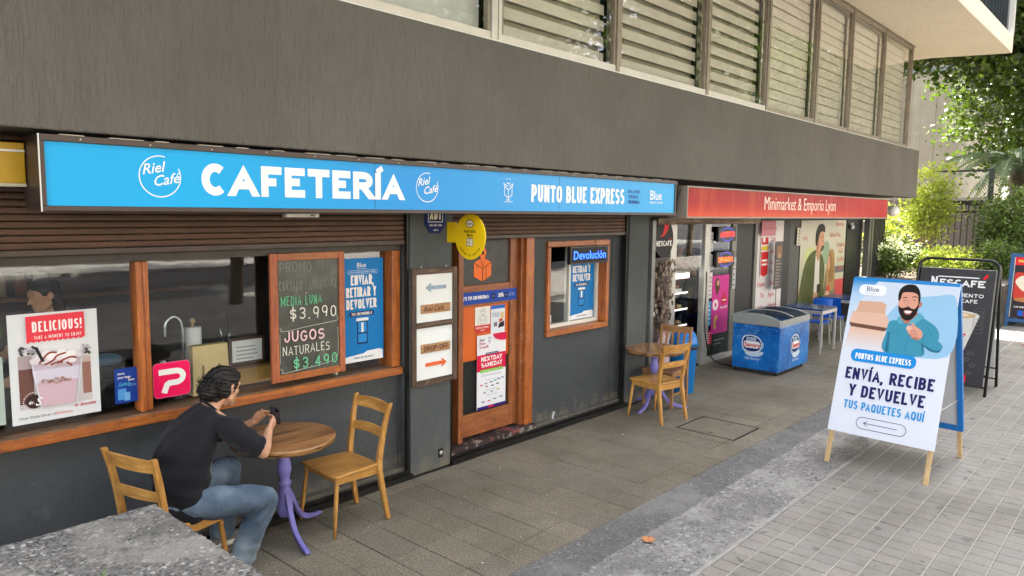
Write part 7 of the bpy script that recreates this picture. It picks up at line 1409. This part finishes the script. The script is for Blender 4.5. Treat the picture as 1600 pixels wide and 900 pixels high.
# T-shirt: loose, with sleeves to the elbow and folds at the waist
NAVYC = cloth('black_jersey', rgb(30, 30, 36), .12, .35)
q = MB(); T = [(1.965, .47, .178, .145), (1.945, .56, .188, .160), (1.935, .68, .188, .165), (1.945, .80, .192, .168), (1.98, .90, .200, .155), (2.035, .985, .200, .128), (2.085, 1.05, .178, .100), (2.118, 1.092, .115, .085), (2.135, 1.115, .082, .074)]
q.tube([W_(x, 4.535, z) for x, z, a, b_ in T], [(a, b_) for x, z, a, b_ in T], 28, side=(0, 1, 0))
for s3, e3 in ((shR, elR), (shL, elL)):
    q.tube([nb_.lerp(s3, .35)+V3(-.01, 0, -.02), s3+V3(-.005, 0, .004)], [.062, .074], 14, round_ends=True); q.tube([s3, s3.lerp(e3, .35), s3.lerp(e3, .62), s3.lerp(e3, .76)], [.080, .080, .080, .082], 18)
def tfold(c):
    x, y, z = c[:, 0], c[:, 1], c[:, 2]; w = 1.5*.006*np.sin(z*46+y*9+x*14)*np.clip((.95-z)/.3, 0.15, 1)+.0045*np.sin((x*38-z*30)+3*np.sin(y*9))+.003*np.sin(y*55+z*20+x*12)
    return w+.005*np.sin(z*90+x*20)*np.exp(-((z-.58)/.09)**2)
remesh('t_shirt', q, .0065, 6, NAVYC, man, tfold)
# collar
q = MB(); cc_ = nb_+V3(.016, 0, .026); ax = (HC-nb_).normalized(); e1_ = V3(0, 1, 0); e2_ = ax.cross(e1_).normalized(); ring = [cc_+e1_*.074*math.cos(R(a))+e2_*.068*math.sin(R(a)) for a in range(0, 361, 15)]; q.tube(ring, .008, 8, cap=False); q.build('collar', NAVYC, man)
q = MB(); b = MB(); b.mat(ink(170, 150, 90)); b.d = 0; b.stroke(smoothc([(0, 0), (.03, .02), (.05, -.005), (.08, .02), (.11, .005)], 4, False), .006); o_ = b.build('shirt_print', None, man); ok_, lo_, nn_, _i = bpy.data.objects['t_shirt'].closest_point_on_mesh(W_(2.14, 4.32, .74)); nn_ = nn_.normalized(); xx_ = V3(.9, .2, .3); xx_ = (xx_-nn_*xx_.dot(nn_)).normalized(); o_.matrix_local = Matrix.Translation(lo_+nn_*.006) @ Matrix((xx_, -nn_, xx_.cross(-nn_))).transposed().to_4x4()
# jeans
m, nt, bb = newmat('washed_denim'); v = coords(nt); f = noise(nt, v, 3.2, 3, .5); tc = N(nt, 'ShaderNodeTexCoord'); gx = N(nt, 'ShaderNodeTexVoronoi'); gx.inputs['Scale'].default_value = 4
c_ = ramp(nt, f, [(.30, rgb(58, 72, 90)), (.5, rgb(92, 108, 126)), (.66, rgb(134, 148, 158))]); st = noise(nt, coords(nt, (1.5, 1.5, 3)), 60, 3); c_ = mixc(nt, ramp(nt, st, [(.5, (0, 0, 0, 1)), (.72, (.25, .25, .25, 1))]), c_, rgb(150, 166, 178)); nt.links.new(c_, bb.inputs['Base Color']); bb.inputs['Roughness'].default_value = .9; bb.inputs['Specular IOR Level'].default_value = .1; bump(nt, bb, noise(nt, v, 22, 4, .6, .8), .45, .012)
hipR, hipL = W_(1.965, 4.44, .555), W_(1.965, 4.63, .555); knR, knL = W_(2.385, 4.315, .505), W_(2.37, 4.775, .60); anR, anL = W_(2.245, 4.42, .075), W_(2.37, 4.91, .10)
q = MB(); q.tube([W_(1.905, 4.535, .55), W_(2.02, 4.535, .555)], [(.175, .105), (.165, .10)], 20, side=(0, 1, 0), round_ends=True)
for h3, k3, a3_ in ((hipR, knR, anR), (hipL, knL, anL)):
    q.tube([h3, h3.lerp(k3, .35), h3.lerp(k3, .75), k3], [.108, .105, .095, .084], 18, round_ends=True); q.tube([k3, k3.lerp(a3_, .25), k3.lerp(a3_, .6), k3.lerp(a3_, .85), a3_+V3(0, 0, -.01)], [.084, .087, .082, .084, .086], 18)
def jfold(c):
    x, y, z = c[:, 0], c[:, 1], c[:, 2]; near = lambda p, r: np.exp(-((x-p.x)**2+(y-p.y)**2+(z-p.z)**2)/r**2)
    w = .007*np.sin((x-z)*75+y*12)*(near(knR+V3(-.07, 0, -.07), .09)+near(knL+V3(-.07, 0, -.07), .09)) + .006*np.sin(z*70+x*20)*np.clip((.32-z)/.3, 0, 1)+.004*np.sin(x*44+y*30+z*16)
    return w+.006*np.sin(x*70)*near(hipR+V3(.1, 0, 0), .1)
remesh('jeans', q, .0065, 5, m, man, jfold)
# shoes
SH = paint('grey_suede', rgb(120, 116, 112), .8, .15); SO = paint('white_sole', rgb(216, 216, 212), .5, .05)
for a3_, dr in ((anR, V3(.05, -1, 0)), (anL, V3(.98, .05, 0))):
    dr.normalize(); sd_ = V3(-dr.y, dr.x, 0); b0 = V3(a3_.x, a3_.y, 0); q = MB(); q.tube([b0-dr*.05+V3(0, 0, .055), b0+dr*.04+V3(0, 0, .06), b0+dr*.12+V3(0, 0, .048), b0+dr*.19+V3(0, 0, .038)], [(.036, .046), (.040, .045), (.044, .032), (.038, .022)], 14, side=sd_, round_ends=True); q.tube([a3_+V3(0, 0, .04), b0+V3(0, 0, .06)], [.045, .045], 12)
    s_o = remesh('shoe', q, .006, 3, SH, man); q = MB(); P = []
    for k in range(24): an = 2*math.pi*k/24; L = .135; r_ = .044+.004*math.cos(an); P.append(b0+dr*(.065+L*math.cos(an))+sd_*r_*math.sin(an)*(1-.12*math.cos(an)*-1))
    V = [p+V3(0, 0, .0) for p in P]+[p+V3(0, 0, .028) for p in P]; q.add(V, [tuple(range(24))[::-1], tuple(range(24, 48))]+[(k, (k+1) % 24, (k+1) % 24+24, k+24) for k in range(24)], True); q.build('sole', SO, s_o)
# hair: slicked back cap, hairline, and a loose curly tie at the back
HAIR = paint('black_hair', rgb(18, 14, 13), .5, .25, scale=30, spec=.35); 
m, nt, bb = newmat('brushed_black_hair'); f = noise(nt, coords(nt, (6, 26, 26)), 3, 5); nt.links.new(ramp(nt, f, [(.35, rgb(14, 11, 11)), (.7, rgb(30, 24, 22))]), bb.inputs['Base Color']); bb.inputs['Roughness'].default_value = .5; bb.inputs['Specular IOR Level'].default_value = .35; bump(nt, bb, f, .6, .006); HAIRB = m
K = 1.09; kb = lambda c, r, *z: q.ball(c, tuple(v*K for v in r), *z)
q = MB(); kb(P_(-.028, 0, .040), (.104, .084, .092), 28, 18, rot_); kb(P_(-.055, 0, .0), (.078, .078, .080), 22, 14, rot_); kb(P_(.022, 0, .082), (.068, .062, .040), 18, 12, rot_); kb(P_(.056, 0, .080), (.036, .052, .030), 14, 10, rot_)
for y in (-1, 1):
    kb(P_(-.038, y*.055, -.01), (.042, .030, .055), 12, 10, rot_); q.tube([P_(.030, y*.068, .055), P_(.014, y*.074, .015), P_(.008, y*.074, -.018)], [.016, .010, .005], 8, round_ends=True)
    for dz in (.0, .022, .044): q.tube([P_(.055-dz*.4, y*.050, .075-dz*.4), P_(.01, y*(.080), .062-dz), P_(-.05, y*.078, .045-dz*1.2), P_(-.10, y*.045, .01-dz*.5)], [.009, .012, .013, .010], 8, round_ends=True)
kb(P_(-.118, -.0, -.02), (.06, .062, .068), 18, 12, rot_); kb(P_(-.075, 0, -.065), (.045, .055, .045), 16, 12, rot_)
hf = lambda c: .0022*np.sin(c[:, 2]*260+c[:, 0]*80)+.003*np.sin(c[:, 1]*190+c[:, 2]*40)
hair = remesh('hair', q, .005, 3, HAIRB, man, hf)
q = MB(); rs = random.Random(3)
for k in range(330):
    a, b_ = rs.uniform(-2.2, 2.2), rs.uniform(-1.3, 1.2); d = V3(-math.cos(a)*math.cos(b_), math.sin(a)*math.cos(b_), math.sin(b_)); p0 = P_(-.098, 0, .0)+rot_ @ (d*.030); L = rs.uniform(.04, .078); ph = rs.uniform(0, 6); s1 = (rot_ @ V3(rs.uniform(-1, 1), rs.uniform(-1, 1), rs.uniform(-1, 1))).normalized(); dd = (rot_ @ (d+V3(-.25, 0, -.15))).normalized(); s2 = dd.cross(s1).normalized(); s1 = s2.cross(dd)
    pts = [p0+dd*L*t/9+s1*.0075*math.cos(ph+t*1.25)+s2*.0075*math.sin(ph+t*1.25) for t in range(10)]; q.tube(pts, [.0030]*8+[.002, .001], 4)
q.build('curls', HAIR, hair)
# stubble
q = MB(); q.ball(P_(.045, 0, -.078), (.045, .047, .028), 16, 10, rot_); q.tube([P_(-.002, -.064, -.035), P_(.03, -.052, -.075)], .013, 8, round_ends=True); q.tube([P_(-.002, .064, -.035), P_(.03, .052, -.075)], .013, 8, round_ends=True); st_ = remesh('stubble', q, .005, 3, paint('stubble', rgb(120, 90, 74), .8, .15, scale=80), man)
# phone, held
ph_ = thing('phone', 'dark phone in a clear case held up in the seated man\'s hands', 'phone', tuple(PC+MAN)); Rp = Matrix((PW, PN, PU)).transposed(); q = MB(); q.prism(rr_pts(-.037, -.075, .037, .075, .011), -.004, .004); o_ = q.build('case', paint('phone_dark', rgb(48, 46, 52), .25, .1), ph_, bevel=.0015); o_.rotation_euler = Rp.to_euler()
for n_, (x, z, w, h, y, c) in dict(camera_block=(-.018, .052, .014, .016, .0052, (16, 16, 18)), screen=(0, 0, .034, .071, -.0052, (30, 34, 44)), back_glass=(0, 0, .033, .070, .0045, (70, 68, 80))).items():
    q = MB(); q.prism(rr_pts(x-w, z-h, x+w, z+h, .006), min(y, y*.8), max(y, y*.8)); q.build(n_, ink(*c, .15), o_)
q = MB(); [q.lathe([(.0055, .0052), (.0055, .0066)], (-.024+.012*(i % 2), 0, .060-.014*(i//2)), 12, 'Y') for i in range(4)]; q.build('lens', ink(6, 6, 8, .1), o_)

def figure(name, label, loc, rz, shirt, haircol, pose, cap=None, long_hair=False, seated=False):
    t = thing(name, label, 'person', loc, rz); q = MB(); hc = V3(.03, 0, 1.52); P, rot = head_mesh(q, hc, V3(1, 0, -.25), V3(.2, 0, 1)); q.tube([(0, 0, 1.34), (0.01, 0, 1.42), (.015, 0, 1.5)], [.06, .052, .052], 12)
    for s_, (el, wr) in zip((-1, 1), pose):
        sh2 = V3(0, s_*.17, 1.30); el = V3(*el); wr = V3(*wr); q.tube([sh2, sh2.lerp(el, .5), el], [.052, .046, .038], 12, round_ends=True); q.tube([el, el.lerp(wr, .4), wr], [.038, .036, .026], 12, round_ends=True); hand_mesh(q, wr, wr-el, V3(0, -s_, -.3), .5, s_)
    q.tube([(0, 0, 1.2), (0, 0, 1.34)], [(.15, .09), (.07, .06)], 14, side=(0, 1, 0), round_ends=True); remesh('body', q, .007, 3, SKIN, t); eyes(P, rot, t)
    q = MB(); q.tube([(0, 0, .88), (0, 0, 1.0), (0, 0, 1.15), (0, 0, 1.27), (0, 0, 1.34)], [(.17, .12), (.165, .115), (.185, .12), (.19, .11), (.1, .075)], 20, side=(0, 1, 0))
    for s_, (el, wr) in zip((-1, 1), pose): sh2 = V3(0, s_*.17, 1.30); q.tube([sh2, sh2.lerp(V3(*el), .6)], [.068, .062], 14, round_ends=True)
    remesh('shirt', q, .012, 4, shirt, t)
    q = MB(); [q.tube([(0, s_*.09, .92), (.02, s_*.10, .5), (0, s_*.10, .09)], [.10, .075, .06], 14, round_ends=True) for s_ in (-1, 1)]; q.tube([(0, -.05, .92), (0, .05, .92)], .12, 14, round_ends=True); remesh('trousers', q, .015, 3, cloth('dark_trousers_'+name+str(len(bpy.data.objects)), rgb(40, 42, 50)), t)
    for s_ in (-1, 1): q = MB(); q.tube([(-.05, s_*.1, .05), (.06, s_*.1, .05), (.17, s_*.11, .04)], [(.04, .045), (.045, .04), (.035, .025)], 12, side=(0, 1, 0), round_ends=True); remesh('shoe', q, .009, 2, M_black, t)
    q = MB(); q.ball(P(-.026, 0, .040), (.104, .084, .092), 20, 12, rot); q.ball(P(-.05, 0, -.01), (.07, .072, .075), 16, 10, rot)
    if long_hair: q.tube([P(-.06, 0, 0), P(-.09, 0, -.1), P(-.08, 0, -.2)], [(.085, .05), (.09, .05), (.07, .04)], 14, side=(0, 1, 0), round_ends=True); q.ball(P(-.1, 0, .05), .05, 14, 10)
    remesh('hair', q, .008, 3, haircol, t)
    if cap: q = MB(); q.ball(P(-.015, 0, .055), (.112, .09, .085), 20, 12, rot); q.tube([P(.07, 0, .05), P(.15, 0, .035)], [(.07, .012), (.06, .008)], 12, side=(0, 1, 0), round_ends=True); remesh('cap', q, .007, 2, cap, t)
    return t
figure('person', 'dark-haired woman in patterned top working inside behind the left shop window', (1.72, 6.25, .21), R(200), cloth('patterned_top', rgb(96, 76, 64), .5), HAIR, (((.12, -.28, 1.08), (.36, -.22, 1.02)), ((.12, .28, 1.08), (.33, .2, 1.0))), long_hair=True)
figure('person', 'shop worker in red shirt and black cap behind the pastry case', (11.2, 6.3, .3), R(215), cloth('red_shirt', rgb(120, 22, 26)), HAIR, (((.14, -.26, 1.08), (.32, -.12, 1.18)), ((.14, .26, 1.08), (.32, .12, 1.16))), cap=paint('black_cap', rgb(18, 18, 20), .8, .1))
# ------------------------------------------------------------------ planting, fence and far things at the right
plb = thing('stone_planter', 'dark stone faced raised bed along the pavement beyond the shops', 'planter', (19.9, 2.72, 0)); MB().box(-1.0, 40, 0, .30, -.02, .92).build('front_wall', M_rough, plb, bevel=.02); MB().box(-1.0, -.7, .301, 12, -.02, .92).build('side_wall', M_rough, plb, bevel=.02); MB().box(-.699, 40, .301, 12, .5, .84).build('soil', paint('dark_soil', rgb(66, 54, 42), .95, .3, bumpy=.6), plb)
def leaves(name, pts, size, mat, parent, aspect=.55, tone=None, up=.2, fold=.25):
    """thousands of small folded leaf faces at the given points"""
    pts = np.asarray(pts); n = len(pts); a = RNG.uniform(0, 2*np.pi, n); el = RNG.normal(up, .55, n); d = np.stack([np.cos(a)*np.cos(el), np.sin(a)*np.cos(el), np.sin(el)], 1); r_ = RNG.normal(size=(n, 3)); s_ = np.cross(d, r_); s_ /= np.linalg.norm(s_, axis=1)[:, None]; nn = np.cross(d, s_)
    sz = (size*RNG.uniform(.6, 1.35, n))[:, None]; w = sz*aspect; m_ = pts+d*sz*.45+nn*sz*fold*.3
    V = np.stack([pts, m_+s_*w/2+nn*sz*fold*.2, pts+d*sz, m_-s_*w/2+nn*sz*fold*.2, m_-nn*sz*fold*.15], 1).reshape(-1, 3); i = np.arange(n)*5
    F = np.stack([i, i+1, i+4, i+1, i+2, i+4, i+2, i+3, i+4, i+3, i, i+4], 1).reshape(-1, 3)
    me = bpy.data.meshes.new(name); me.vertices.add(len(V)); me.vertices.foreach_set('co', V.ravel()); me.loops.add(len(F)*3); me.loops.foreach_set('vertex_index', F.ravel()); me.polygons.add(len(F)); me.polygons.foreach_set('loop_start', np.arange(len(F))*3); me.polygons.foreach_set('loop_total', np.full(len(F), 3)); me.update(calc_edges=True); me.validate()
    t = RNG.uniform(0, 1, n) if tone is None else np.clip(tone+RNG.normal(0, .18, n), 0, 1); at = me.attributes.new('tone', 'FLOAT', 'FACE'); at.data.foreach_set('value', np.repeat(t, 4).astype('f'))
    me.materials.append(mat); o = bpy.data.objects.new(name, me); COL.objects.link(o)
    if parent: o.parent = parent
    return o
def clumps(c, r, k, per, cr, hollow=.35):
    """leaf points gathered in clumps through an uneven ellipsoid"""
    P = []; T = []
    for i in range(k):
        d = RNG.normal(size=3); d /= np.linalg.norm(d); rr = RNG.uniform(hollow, 1)**.6; cc = np.array(c)+d*np.array(r)*rr*RNG.uniform(.75, 1.1); q_ = cc+RNG.normal(size=(per, 3))*cr*np.array([1, 1, .6])*RNG.uniform(.6, 1.3); P.append(q_); T.append(np.full(per, RNG.uniform(0, 1)))
    return np.concatenate(P), np.concatenate(T)
LF_dark = leafmat('plane_leaf', (.016, .035, .006, 1), (.10, .15, .02, 1), .32); LF_yel = leafmat('bright_leaf', (.11, .16, .02, 1), (.44, .48, .09, 1), .45); LF_mid = leafmat('shrub_leaf', (.03, .06, .012, 1), (.13, .19, .035, 1), .34); LF_wht = leafmat('pale_flower', (.5, .52, .38, 1), (.8, .82, .7, 1), .3)
BARK = paint('plane_bark', rgb(128, 112, 90), .9, .3, scale=6, bumpy=.6)
def limb_tree(name, label, loc, h, crown_c, crown_r, k, per, cr, size, lm, group=None, limbs=6, tr=.22, extra=None):
    t = thing(name, label, 'tree', loc, 0, group); q = MB(); q.tube(smoothc([(0, 0, -.1), (.05, .03, h*.3), (-.05, .05, h*.6), (.02, 0, h)], 4, False), [tr*(1-.5*i/12) for i in range(13)], 12); q.build('trunk', BARK, t)
    for i in range(limbs):
        a = 2*math.pi*i/limbs+random.uniform(-.4, .4); e = Vector(crown_c)+Vector((crown_r[0]*.7*math.cos(a), crown_r[1]*.7*math.sin(a), crown_r[2]*random.uniform(-.3, .6))); s0 = Vector((0, 0, h*random.uniform(.6, .98))); mid = s0.lerp(e, .5)+Vector((0, 0, .4)); q = MB(); q.tube(smoothc([tuple(s0), tuple(mid), tuple(e)], 5, False), [tr*.45*(1-.8*j/10) for j in range(11)], 8); q.build('limb', BARK, t)
    P, T = clumps(crown_c, crown_r, k, per, cr)
    if extra:
        P2_, T2_ = clumps(*extra); P, T = np.concatenate([P, P2_]), np.concatenate([T, T2_])
    leaves('crown', P, size, lm, t, tone=T, aspect=.8); return t
limb_tree('plane_tree', 'large plane tree spreading leafy branches over the fence beyond the building', (27.8, 2.6, 0), 6.5, (0, -.8, 6.9), (4.8, 3.4, 3.5), 330, 75, .42, .17, LF_dark, limbs=9, tr=.3, extra=((-1.2, 3.4, 9.3), (4.6, 3.6, 2.3), 420, 75, .40))
limb_tree('plane_tree', 'second plane tree filling the far right behind the palm', (31, 2.5, 0), 6, (0, 0, 6.2), (5.5, 4.2, 3.6), 330, 70, .45, .18, LF_dark, limbs=7, tr=.26)
def shrub(name, label, c, r, k, per, cr, size, lm, stems=7, up=.2, aspect=.45, cat='shrub', extra=None):
    t = thing(name, label, cat, (c[0], c[1], .84)); q = MB()
    for i in range(stems):
        a = random.uniform(0, 6.28); q.tube(smoothc([(random.uniform(-.1, .1), random.uniform(-.1, .1), -.04), (.3*r[0]*math.cos(a), .3*r[1]*math.sin(a), r[2]), (.7*r[0]*math.cos(a), .7*r[1]*math.sin(a), r[2]*1.6)], 4, False), [.02*(1-.8*j/8) for j in range(9)], 6)
    q.build('stems', BARK, t); P, T = clumps((0, 0, c[2]-.84), r, k, per, cr, .1); leaves('foliage', P, size, lm, t, aspect, tone=T, up=up)
    if extra: P, T = clumps((extra[0], extra[1], c[2]-.84+extra[2]), tuple(x*.8 for x in r), 40, 22, .09, .6); leaves('blossom', P, .05, LF_wht, t, .9)
    return t
shrub('tall_shrub', 'tall airy yellow-green shrub in front of the iron fence', (22.3, 5.05, 2.75), (.85, .7, 1.15), 130, 32, .15, .11, LF_yel, 9)
shrub('climbing_shrub', 'loose yellow-green sprays beneath the globe lamp', (20.2, 5.55, 1.9), (.7, .6, .9), 70, 28, .13, .085, LF_yel, 7)
shrub('flowering_shrub', 'low shrub with white blossom at the corner of the shop', (19.75, 5.25, 1.35), (.6, .7, .45), 130, 40, .12, .08, LF_mid, 6, extra=(-.25, -.1, .15))
shrub('flowering_shrub', 'low bright green hedge shrub behind the black folding sign', (20.4, 4.2, 1.22), (.7, .75, .4), 170, 42, .12, .085, LF_yel, 6)
shrub('hedge_shrub', 'loose mid green shrub in the raised bed left of the blue folding sign', (21.2, 3.3, 1.35), (.75, .45, .5), 120, 36, .14, .09, LF_mid, 6)
shrub('drooping_shrub', 'olive green drooping shrub near the right edge', (23.2, 3.35, 2.1), (1.0, .75, 1.1), 240, 44, .17, .12, LF_mid, 7, up=-.5, aspect=.3)
shrub('tall_shrub', 'dense dark shrub at the far right of the raised bed', (24.6, 2.5, 2.2), (1.3, .9, 1.3), 240, 44, .2, .12, LF_mid, 7)
# palm
pm_ = thing('palm', 'palm with arching grey-green fronds above the fence', 'palm', (25.4, 3.55, 0)); q = MB(); q.tube([(0, 0, -.1), (.05, 0, 2.0), (.0, .0, 3.9)], [.2, .17, .19], 14); q.build('trunk', paint('palm_trunk', rgb(92, 80, 64), .9, .3, bumpy=.7), pm_); PL = leafmat('palm_leaf', (.06, .10, .05, 1), (.20, .27, .15, 1), .3); PLl = leafmat('palm_leaf_pale', (.38, .42, .34, 1), (.62, .66, .56, 1), .3)
for i in range(22):
    a = i*2.4; L = random.uniform(1.7, 2.7); rise = random.uniform(.2, 1.1); pts = [Vector((L*t*math.cos(a), L*t*math.sin(a), 3.95+rise*t*1.6-1.9*t*t)) for t in np.linspace(0, 1, 18)]; q = MB(); 
    for j in range(1, 18):
        p, d = pts[j], (pts[j]-pts[j-1]).normalized(); s_ = d.cross(Vector((0, 0, 1))).normalized(); l = .52*math.sin(math.pi*min(1, .12+j/19))
        for sg in (-1, 1):
            for h_ in (0, .5): b0 = pts[j-1].lerp(p, h_); tip = b0+(s_*sg*.8+d*.7+Vector((0, 0, -.35))).normalized()*l; q.add([b0, b0+d*.06, tip], [(0, 1, 2)])
    f_ = q.build('frond', PLl if i in (3, 8) else PL, pm_); q = MB(); q.tube(pts, .012, 5); q.build('midrib', PL, f_)
    at = f_.data.attributes.new('tone', 'FLOAT', 'FACE'); at.data.foreach_set('value', RNG.uniform(0, 1, len(f_.data.polygons)).astype('f'))
# iron fence
fe = thing('iron_fence', 'black iron picket fence with pointed tops beyond the planting', 'fence', (24.0, 3.0, 0)); FM = paint('black_iron', rgb(26, 26, 28), .5, .1); MB().box(-.02, .02, -3, 9, 2.50, 2.55).build('top_rail', FM, fe); MB().box(-.02, .02, -3, 9, 1.34, 1.38).build('bottom_rail', FM, fe); MB().box(-.12, .12, -3, 9, -.02, 1.2).build('fence_wall', paint('fence_base_wall', rgb(206, 196, 176), .8, .1), fe)
pk_m = bpy.data.meshes.new('picket'); q = MB(); q.box(-.011, .011, -.011, .011, 1.2, 2.66); q.add([(-.02, -.02, 2.66), (.02, -.02, 2.66), (.02, .02, 2.66), (-.02, .02, 2.66), (0, 0, 2.76)], [(0, 1, 2, 3), (0, 1, 4), (1, 2, 4), (2, 3, 4), (3, 0, 4)]); o = q.build('picket', FM, fe); o.location = (0, -2.9, 0)
for k in range(1, 76): c = o.copy(); COL.objects.link(c); c.parent = fe; c.location = (0, -2.9+k*.155, 0)
for y in (-1.6, 1.15, 3.9, 6.6): MB().box(-.035, .035, y-.035, y+.035, 1.2, 2.85).build('fence_post', FM, fe)
pp = thing('sign_post', 'dark metal post and frame standing among the palm fronds', 'post', (23.6, 3.88, .84)); MB().box(-.05, .05, -.06, .06, -.05, 2.85).build('post', paint('dark_green_post', rgb(46, 54, 52), .5, .1), pp); MB().box(-.03, .03, .06, 1.5, 2.78, 2.83).build('cross_arm', FM, pp); MB().box(-.2, .2, .2, 1.7, 1.86, 1.98).build('trough', FM, pp)
# pale ribbed building and cream wall behind
nbd = thing('neighbour_building', 'pale beige ribbed building behind the fence at the end of the street', 'building', (34, 8, 0)); M_rib = stucco('ribbed_beige', rgb(158, 150, 134), zs=.3, xs=5, strength=.25); MB().box(0, 10, -1.2, 14, -.1, 9.3).build('ribbed_wall', M_rib, nbd); q = MB(); [q.box(-.012, 0, -1.2+k*.9, -1.185+k*.9, 0, 9.2) for k in range(17)]; q.build('ribs', M_rib, nbd); MB().box(-.06, .0, -1.2, 14, 8.2, 8.35).build('cornice', paint('grey_cornice', rgb(120, 130, 132), .6), nbd); MB().box(-.03, 10, -1.2, 14, 9.31, 9.6).build('roof', paint('roof_grey', rgb(140, 146, 148), .6), nbd)
gw_ = thing('garden_wall', 'grey garden wall partly hidden behind the fence', 'wall', (26.4, 4.35, 0)); MB().box(0, .2, 0, 6, -.1, 2.9).build('wall', paint('grey_garden_wall', rgb(118, 110, 108), .85, .15), gw_); MB().box(-.02, .22, -.01, 6.01, 2.9, 2.98).build('coping', M_edge, gw_)
cw_ = thing('garden_wall', 'cream wall glowing behind the right half of the iron fence', 'wall', (26.4, -1, 0)); MB().box(0, .2, 0, 5.3, -.1, 2.75).build('wall', paint('cream_garden_wall', rgb(222, 206, 176), .85, .08), cw_); MB().box(-.02, .22, -.01, 5.305, 2.75, 2.83).build('coping', M_edge, cw_)
# the other side of the street, seen only in the reflections
for k, (x, lab) in enumerate(((-11, 'kerbside plane tree across the road to the left'), (0, 'kerbside plane tree behind the camera'), (9, 'kerbside plane tree facing the minimarket'), (19, 'kerbside plane tree across from the corner'), (29, 'kerbside plane tree farther down the street'), (38, 'kerbside plane tree beyond the corner'), (48, 'farthest kerbside plane tree'))): limb_tree('street_tree', lab, (x, -7.2-2.5*(k % 2), 0), 6.5, (0, 0, 11.8), (6.2, 4.2, 6.2), 420, 50, .6, .27, LF_dark, 'street trees', 5, .18)
ob = thing('opposite_building', 'plain pale building across the street', 'building', (-25, -30, 0)); MB().box(0, 70, -10, 0, -.1, 14).build('wall', paint('opposite_render', rgb(190, 182, 168), .8, .1), ob)
for i in range(16):
    for j in range(4): MB().box(2+i*4.2, 4+i*4.2, .0, .06, 1.4+j*3.2, 3.2+j*3.2).build('window', paint('dark_far_window', rgb(50, 58, 66), .2, .1), ob)

# print set in the built-in typeface becomes ordinary mesh
bpy.context.view_layer.update(); dg = bpy.context.evaluated_depsgraph_get()
for o in [o for o in bpy.data.objects if o.type == 'FONT']:
    me = bpy.data.meshes.new_from_object(o.evaluated_get(dg)); n = bpy.data.objects.new(o.name.split('.')[0], me); COL.objects.link(n); n.parent = o.parent; n.location = o.location; n.rotation_euler = o.rotation_euler; n.scale = o.scale
    bpy.data.objects.remove(o)
# the banner print lies close to its sheet
for o in ban.children:
    if o.type == 'MESH':
        if abs(o.location.y) > .001: o.location.y = -(.0085+(-o.location.y-.0085)*.3)
        else:
            for v in o.data.vertices: v.co.y = -(.0085+(-v.co.y-.0085)*.3)
